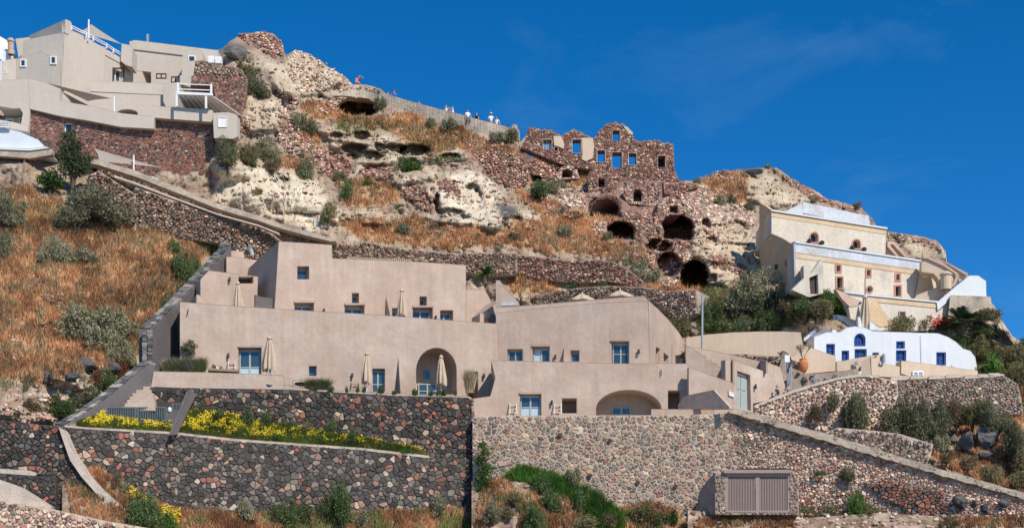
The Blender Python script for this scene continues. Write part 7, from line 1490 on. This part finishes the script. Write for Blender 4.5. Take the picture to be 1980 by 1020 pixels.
# palms
def palm(label, x, y, D, n, L, cols, trunk=.5, seed=1, fan=False, group='palms'):
    base = P3(x, y, D); e = empty('palm', base, label, 'palm', group); rg = random.Random(seed); hub = base+Vector((0, 0, trunk))
    m = MB(); tube(m, [base-Vector((0, 0, .5)), base+Vector((0, 0, trunk*.5)), hub], [.24, .2, .17], 8); m.build('trunk', M['bark'], e)
    for i in range(n):
        az = i*2.4+rg.uniform(-.2, .2); el = rg.uniform(.15, 1.35); d = Vector((math.cos(az)*math.cos(el), math.sin(az)*math.cos(el), math.sin(el))); l = L*rg.uniform(.8, 1.1); pts = [hub+d*l*t+Vector((0, 0, -l*.55*t*t*(math.cos(el)+.15))) for t in [k/9 for k in range(10)]]
        vs, fs, cs = [], [], []; mb = MB(); col = tuple(c*rg.uniform(.8, 1.2) for c in rg.choice(cols)); tube(mb, pts, [.03*(1-.8*k/9) for k in range(10)], 4, col, cap=False)
        side_ = d.cross(Vector((0, 0, 1))).normalized()
        for k in range(26):
            t = .12+.86*k/26; f = t*9; a = int(f); p = pts[a].lerp(pts[min(a+1, 9)], f-a); dr = (pts[min(a+1, 9)]-pts[a]).normalized(); ll = l*(.30 if not fan else .4)*math.sin(math.pi*min(1, t*.9+.12))+.05
            for sgn in (-1, 1):
                q = p+(side_*sgn*.8+dr*.6+Vector((0, 0, -.25))).normalized()*ll; w_ = dr*.035; mb.add([p-w_, p+w_, q], [(0, 1, 2)], col)
        mb.build('frond', M['leaf'], e)
palm('date palm with arching fronds between the weathered house and the rocky spur', 1863, 638, td(1863, 638)-1.0, 30, 2.3, [(.06, .075, .035), (.09, .10, .05), (.045, .06, .03)], .35, 3)
palm('small bright fan palm behind the left wing roof', 938, 538, 112.8, 20, 1.15, [(.10, .20, .04), (.15, .25, .06), (.06, .12, .03)], .35, 5)
# agave-like spiky plant behind the cream wall
ag = empty('agave', P3(1430, 645, 107.2), 'spiky agave behind the cream wall left of the rounded bush', 'agave'); rg = random.Random(4)
for i in range(24):
    az = rg.uniform(0, 6.28); el = rg.uniform(.5, 1.45); d = Vector((math.cos(az)*math.cos(el), math.sin(az)*math.cos(el), math.sin(el))); b = P3(1430, 645, 107.2); s_ = d.cross(Vector((0, 0, 1))).normalized()*.07; L = rg.uniform(1.1, 1.8); m = MB(); c_ = (.06, .11, .05)
    m.add([b-s_, b+s_, b+d*L*.5+s_*1.1, b+d*L, b+d*L*.5-s_*1.1], [(0, 1, 2, 3, 4)], c_); m.build('leaf', M['leaf'], ag)

# ---- grasses, flowers: blades spread over the ground
def blades(name, polys, dens, h0, h1, cols, Df, label, seed=1, wid=.035, warpit=True, lean=.5, clump=.45, jit=.1, tip=None):
    rg = np.random.default_rng(seed); PXs, PYs = [], []
    for p in polys:
        a = np.array(p); x0, y0 = a.min(0)-12; x1, y1 = a.max(0)+12; n = int((x1-x0)*(y1-y0)*dens); x = rg.uniform(x0, x1, n); y = rg.uniform(y0, y1, n)
        if warpit: wx_ = x+(fbm(x/38, y/38, 0, 4)-.5)*46; wy_ = y+(fbm(x/38, y/38, 3, 4)-.5)*30
        else: wx_, wy_ = x, y
        k = inside(wx_, wy_, p) & (fbm(x/10, y/7, 4, 3)+rg.uniform(-.15, .15, n) > clump); PXs.append(x[k]); PYs.append(y[k])
    x, y = np.concatenate(PXs), np.concatenate(PYs); ok = (y > skyline(x)+2); x, y = x[ok], y[ok]; D = Df(x, y); n = len(x); b = pt(x, y, D); b[:, 1] -= rg.uniform(0, jit, n)
    h = rg.uniform(h0, h1, n)*(.6+.8*fbm(x/16, y/12, 2, 3)); d = rg.normal(size=(n, 3))*lean*.5; d[:, 2] = 1; tip_ = b+d*h[:, None]; th = rg.uniform(-.9, .9, n); s_ = np.stack([np.cos(th), np.sin(th), 0*th], 1)*wid*rg.uniform(.6, 1.4, n)[:, None]
    mid = b+d*h[:, None]*.5+s_*.2
    V_ = np.stack([b-s_*.5, b+s_*.5, mid+s_*.45, tip_, mid-s_*.45], 1).reshape(-1, 3); F = np.arange(5*n).reshape(n, 5)
    cc = np.array(cols); f = fbm(x/26, y/18, 5, 3); sh_ = .62+.76*np.clip((fbm(x/60, y/34, 1, 4)-.3)*2.2, 0, 1); k = np.clip(((f-.28)*2.2+rg.uniform(-.25, .25, n))*len(cc), 0, len(cc)-1).astype(int); C = cc[k]*(rg.uniform(.75, 1.25, n)*sh_)[:, None]
    return tag(np_mesh(name, V_, F, C, M['grass']), label, 'grass', kind='stuff')
ORG = [(.31, .145, .075), (.46, .215, .10), (.53, .29, .14), (.42, .18, .08), (.58, .38, .21), (.32, .21, .11)]
terr = lambda x, y: terr_D(x, y)
blades('dry_grass', GRASS[:1], .55, .20, .55, ORG, terr, 'rust orange dry grass covering the left slope', 1, wid=.05, clump=.40)
blades('dry_grass', GRASS[1:], .55, .16, .45, ORG, terr, 'rust orange dry grass on the ledges of the middle and right hillside', 2, wid=.05, clump=.42)
blades('green_scrub', GREEN, .5, .12, .34, [(.12, .12, .045), (.18, .17, .07), (.10, .13, .04), (.24, .19, .09)], terr, 'low olive green scrub on the hillside ledges', 3, wid=.06, lean=1.2, clump=.40)
blades('green_scrub', [[(0, 360), (260, 430), (400, 480), (330, 600), (280, 730), (0, 760)]], .22, .2, .5, [(.20, .20, .10), (.27, .25, .14), (.16, .17, .08), (.30, .24, .12)], terr, 'grey-green tufts among the orange grass of the left slope', 23, wid=.06, lean=1.1, clump=.56)
blades('dry_grass', [[(120, 910), (190, 905), (230, 935), (300, 985), (300, 1030), (150, 1030)]], 1.0, .12, .4, ORG+[(.16, .15, .06)], lambda x, y: Dfoot(x, y)-.05, 'dry weeds behind the curved lime-capped wall', 24, wid=.045, warpit=False, clump=.45)
blades('sparse_weeds', [[(0, 200), (1980, 200), (1980, 960), (0, 960)]], .018, .12, .4, [(.16, .15, .06), (.30, .19, .09), (.12, .13, .055), (.25, .14, .06)], terr, 'scattered dry weeds among the rubble of the hillside', 4, wid=.06, warpit=False, clump=.52)
rg_poly = cM(300, 650, 400, 605, 480, 600, 560, 625, 650, 640, 800, 720, 960, 780, 1100, 860, 1180, 950, 1200, 1030, 950, 1030, 900, 900, 760, 800, 600, 740, 480, 680)
blades('green_grass', [rg_poly], 2.6, .22, .75, [(.06, .14, .02), (.085, .19, .03), (.12, .24, .045), (.05, .11, .02)], lambda x, y: Dslope(x, y)-.05, 'lush bright green grass running down the slope below the pale wall', 5, wid=.035, warpit=False, lean=.95, clump=.30)
blades('dry_grass', [cM(380, 780, 560, 760, 760, 820, 950, 900, 940, 1030, 400, 1030), cM(1150, 880, 1400, 840, 1620, 900, 1700, 1030, 1150, 1030), cM(130, 700, 300, 650, 420, 800, 200, 1030, 60, 1030)], .8, .15, .5, ORG+[(.14, .15, .05), (.20, .19, .07)], lambda x, y: Dslope(x, y)-.05, 'mixed dry grass and weeds on the slope below the pale wall', 6, wid=.045, warpit=False, clump=.46)
blades('dry_grass', [[(200, 920), (225, 935), (330, 990), (600, 998), (900, 985), (915, 1030), (300, 1030)]], 1.1, .15, .55, ORG+[(.14, .15, .05), (.20, .19, .07), (.30, .29, .10)], lambda x, y: Dfoot(x, y)-.05, 'dry grass and weeds along the foot of the dark wall', 7, wid=.045, warpit=False, clump=.42)
blades('dry_grass', [cN(0, 970, 540, 970, 560, 1020, 0, 1020), cN(1400, 975, 1890, 960, 1890, 1020, 1400, 1020)], 1.0, .12, .45, ORG+[(.16, .15, .06)], lambda x, y: Dright(x, y)-.05, 'rusty dry grass along the bottom right edge', 8, wid=.045, warpit=False, clump=.42)
bedp = [(150, 822), (200, 806), (335, 806), (350, 800), (385, 792), (480, 815), (620, 838), (700, 850), (800, 872), (830, 882), (700, 868), (560, 858), (450, 850), (335, 838), (165, 828)]
blades('flower_bed_leaves', [bedp], 6.5, .12, .36, [(.13, .17, .04), (.20, .24, .055), (.11, .14, .04), (.28, .27, .07)], lambda x, y: Dbed(x, y)-.02, 'leafy green ground cover of the flower bed', 9, wid=.04, warpit=False, lean=1.3, clump=.25)
blades('lavender', [cH(120, 850, 370, 850, 370, 895, 120, 895)], 9, .25, .65, [(.20, .22, .09), (.26, .25, .14), (.17, .19, .08), (.34, .29, .24)], lambda x, y: 94.6+0*x, 'lavender filling the planter behind the left parapet', 10, wid=.02, warpit=False, lean=.8, clump=.05)
blades('lavender', [cH(1000, 985, 1130, 985, 1130, 1010, 1000, 1010)], 7, .35, .8, [(.20, .22, .09), (.26, .25, .14), (.34, .28, .30)], lambda x, y: 95.0+0*x, 'tuft of flowering lavender on the terrace edge below the small window', 11, wid=.02, warpit=False, lean=.9, clump=.05)
blades('reeds', [cI(885, 930, 940, 930, 940, 950, 885, 950)], 9, .8, 1.7, [(.50, .36, .20), (.42, .30, .16), (.56, .44, .27)], lambda x, y: UP.D(x)+.6+0*x, 'bundle of tall dry straw reeds at the dark doorway', 12, wid=.03, warpit=False, lean=.25, clump=.0)
# yellow daisies
def flowers(name, polys, dens, Df, label, col=((.75, .55, .02), (.80, .66, .06)), seed=1, hgt=(.2, .46), size=.05, clump=.35):
    rg = np.random.default_rng(seed); xs, ys = [], []
    for p in polys:
        a = np.array(p); x0, y0 = a.min(0); x1, y1 = a.max(0); n = int((x1-x0)*(y1-y0)*dens); x = rg.uniform(x0, x1, n); y = rg.uniform(y0, y1, n); k = inside(x, y, p) & (fbm(x/13, y/8, 6, 3)+rg.uniform(-.1, .1, n) > clump); xs.append(x[k]); ys.append(y[k])
    x, y = np.concatenate(xs), np.concatenate(ys); n = len(x); b = pt(x, y, Df(x, y)); b[:, 2] += rg.uniform(*hgt, n); b[:, 1] -= .1
    nrm = rg.normal(size=(n, 3))*.35+np.array([.3, -.8, .8]); nrm /= np.linalg.norm(nrm, axis=1)[:, None]; u = np.cross(nrm, [0, 0, 1.]); u /= np.linalg.norm(u, axis=1)[:, None]; v = np.cross(nrm, u); s_ = size*rg.uniform(.7, 1.3, n)[:, None]
    ring = [b+(u*math.cos(k*math.pi/3)+v*math.sin(k*math.pi/3))*s_ for k in range(6)]; V_ = np.stack(ring, 1).reshape(-1, 3); F = np.arange(6*n).reshape(n, 6); C = np.array(col)[rg.integers(0, len(col), n)]*rg.uniform(.85, 1.1, n)[:, None]
    tag(np_mesh(name, V_, F, C, M['grass']), label, 'flowers', kind='stuff')
flowers('yellow_flowers', [[(160, 824), (200, 805), (335, 812), (335, 836), (165, 828)], [(345, 835), (352, 800), (400, 795), (460, 812), (520, 830), (600, 838), (640, 850), (560, 857), (450, 849), (350, 838)]], 1.1, lambda x, y: Dbed(x, y), 'carpet of bright yellow daisies in the flower bed', clump=.46, size=.043)
flowers('yellow_flowers', [[(600, 840), (700, 852), (800, 872), (825, 880), (700, 866), (600, 860)]], .45, lambda x, y: Dbed(x, y), 'thinner yellow daisies at the right end of the flower bed', seed=2, clump=.46)
flowers('yellow_flowers', [[(310, 985), (350, 995), (350, 1020), (310, 1020)], [(225, 935), (250, 945), (300, 985), (260, 975)]], .25, lambda x, y: Dfoot(x, y)-.1, 'scattered yellow flowers at the foot of the dark wall', seed=3)
flowers('red_flowers', [cE(800, 610, 900, 610, 910, 650, 800, 655), cD(680, 790, 780, 790, 780, 820, 680, 820), cE(690, 590, 780, 600, 790, 640, 720, 620)], .12, lambda x, y: terr_D(x, y)-.9, 'bright red geranium flowers on the slope below the weathered house', col=((.62, .03, .02), (.70, .08, .05)), seed=4, size=.065)
# loose stones scattered on the open ground
rg = random.Random(77); m = MB()
import bmesh
bm = bmesh.new(); bmesh.ops.create_icosphere(bm, subdivisions=1, radius=1); IV = [v.co.copy() for v in bm.verts]; IF = [tuple(v.index for v in f.verts) for f in bm.faces]; bm.free()
def scatter(polys, n, s0, s1, Df, pal_, m=m):
    for _ in range(n):
        p = rg.choice(polys); x = rg.uniform(min(q[0] for q in p), max(q[0] for q in p)); y = rg.uniform(min(q[1] for q in p), max(q[1] for q in p))
        if not inside1(x, y, p): continue
        if Df is None and y < float(skyline(np.array([x]))[0])+4: continue
        D = td(x, y) if Df is None else float(Df(np.array([x]), np.array([y]))[0]); c = P3(x, y, D); s = rg.uniform(s0, s1)**1.0; sc = (s*rg.uniform(.7, 1.5), s*rg.uniform(.6, 1), s*rg.uniform(.45, .9)); col = pal_(rg, x, y)
        m.add([(c.x+v.x*sc[0]*rg.uniform(.8, 1.2), c.y+v.y*sc[1]-.03, c.z+v.z*sc[2]*rg.uniform(.8, 1.2)) for v in IV], IF, col)
scatter([[(420, 60), (700, 160), (1000, 270), (1300, 350), (1500, 330), (1800, 460), (1500, 560), (1000, 480), (640, 460), (420, 400)]], 3400, .05, .24, None, P_BROWN)
scatter([[(560, 180), (1000, 280), (1000, 470), (640, 430), (600, 300)], [(430, 200), (600, 230), (640, 330), (480, 300)], [(1000, 340), (1460, 360), (1460, 560), (1000, 470)]], 1500, .06, .26, None, P_BROWN)
scatter(TUFA[:12], 420, .04, .15, None, P_LAVA)
scatter([[(0, 600), (300, 700), (120, 820), (0, 820)]], 500, .05, .25, None, P_PINK)
scatter([[(1780, 740), (1980, 740), (1980, 940), (1800, 890)]], 350, .06, .25, None, P_GREY)
scatter([[(915, 925), (1050, 915), (1320, 1000), (1330, 1020), (915, 1020)]], 420, .04, .16, Dslope, P_PALE)
scatter([[(1340, 990), (1980, 995), (1980, 1020), (1340, 1020)]], 260, .04, .2, Dright, P_PINK)
scatter([[(200, 960), (915, 990), (915, 1020), (300, 1020)]], 240, .04, .14, Dfoot, P_GREY)
tag(m.build('loose_stones', M['stone']), 'loose stones scattered over the hillside and the slopes', 'stones', kind='stuff')
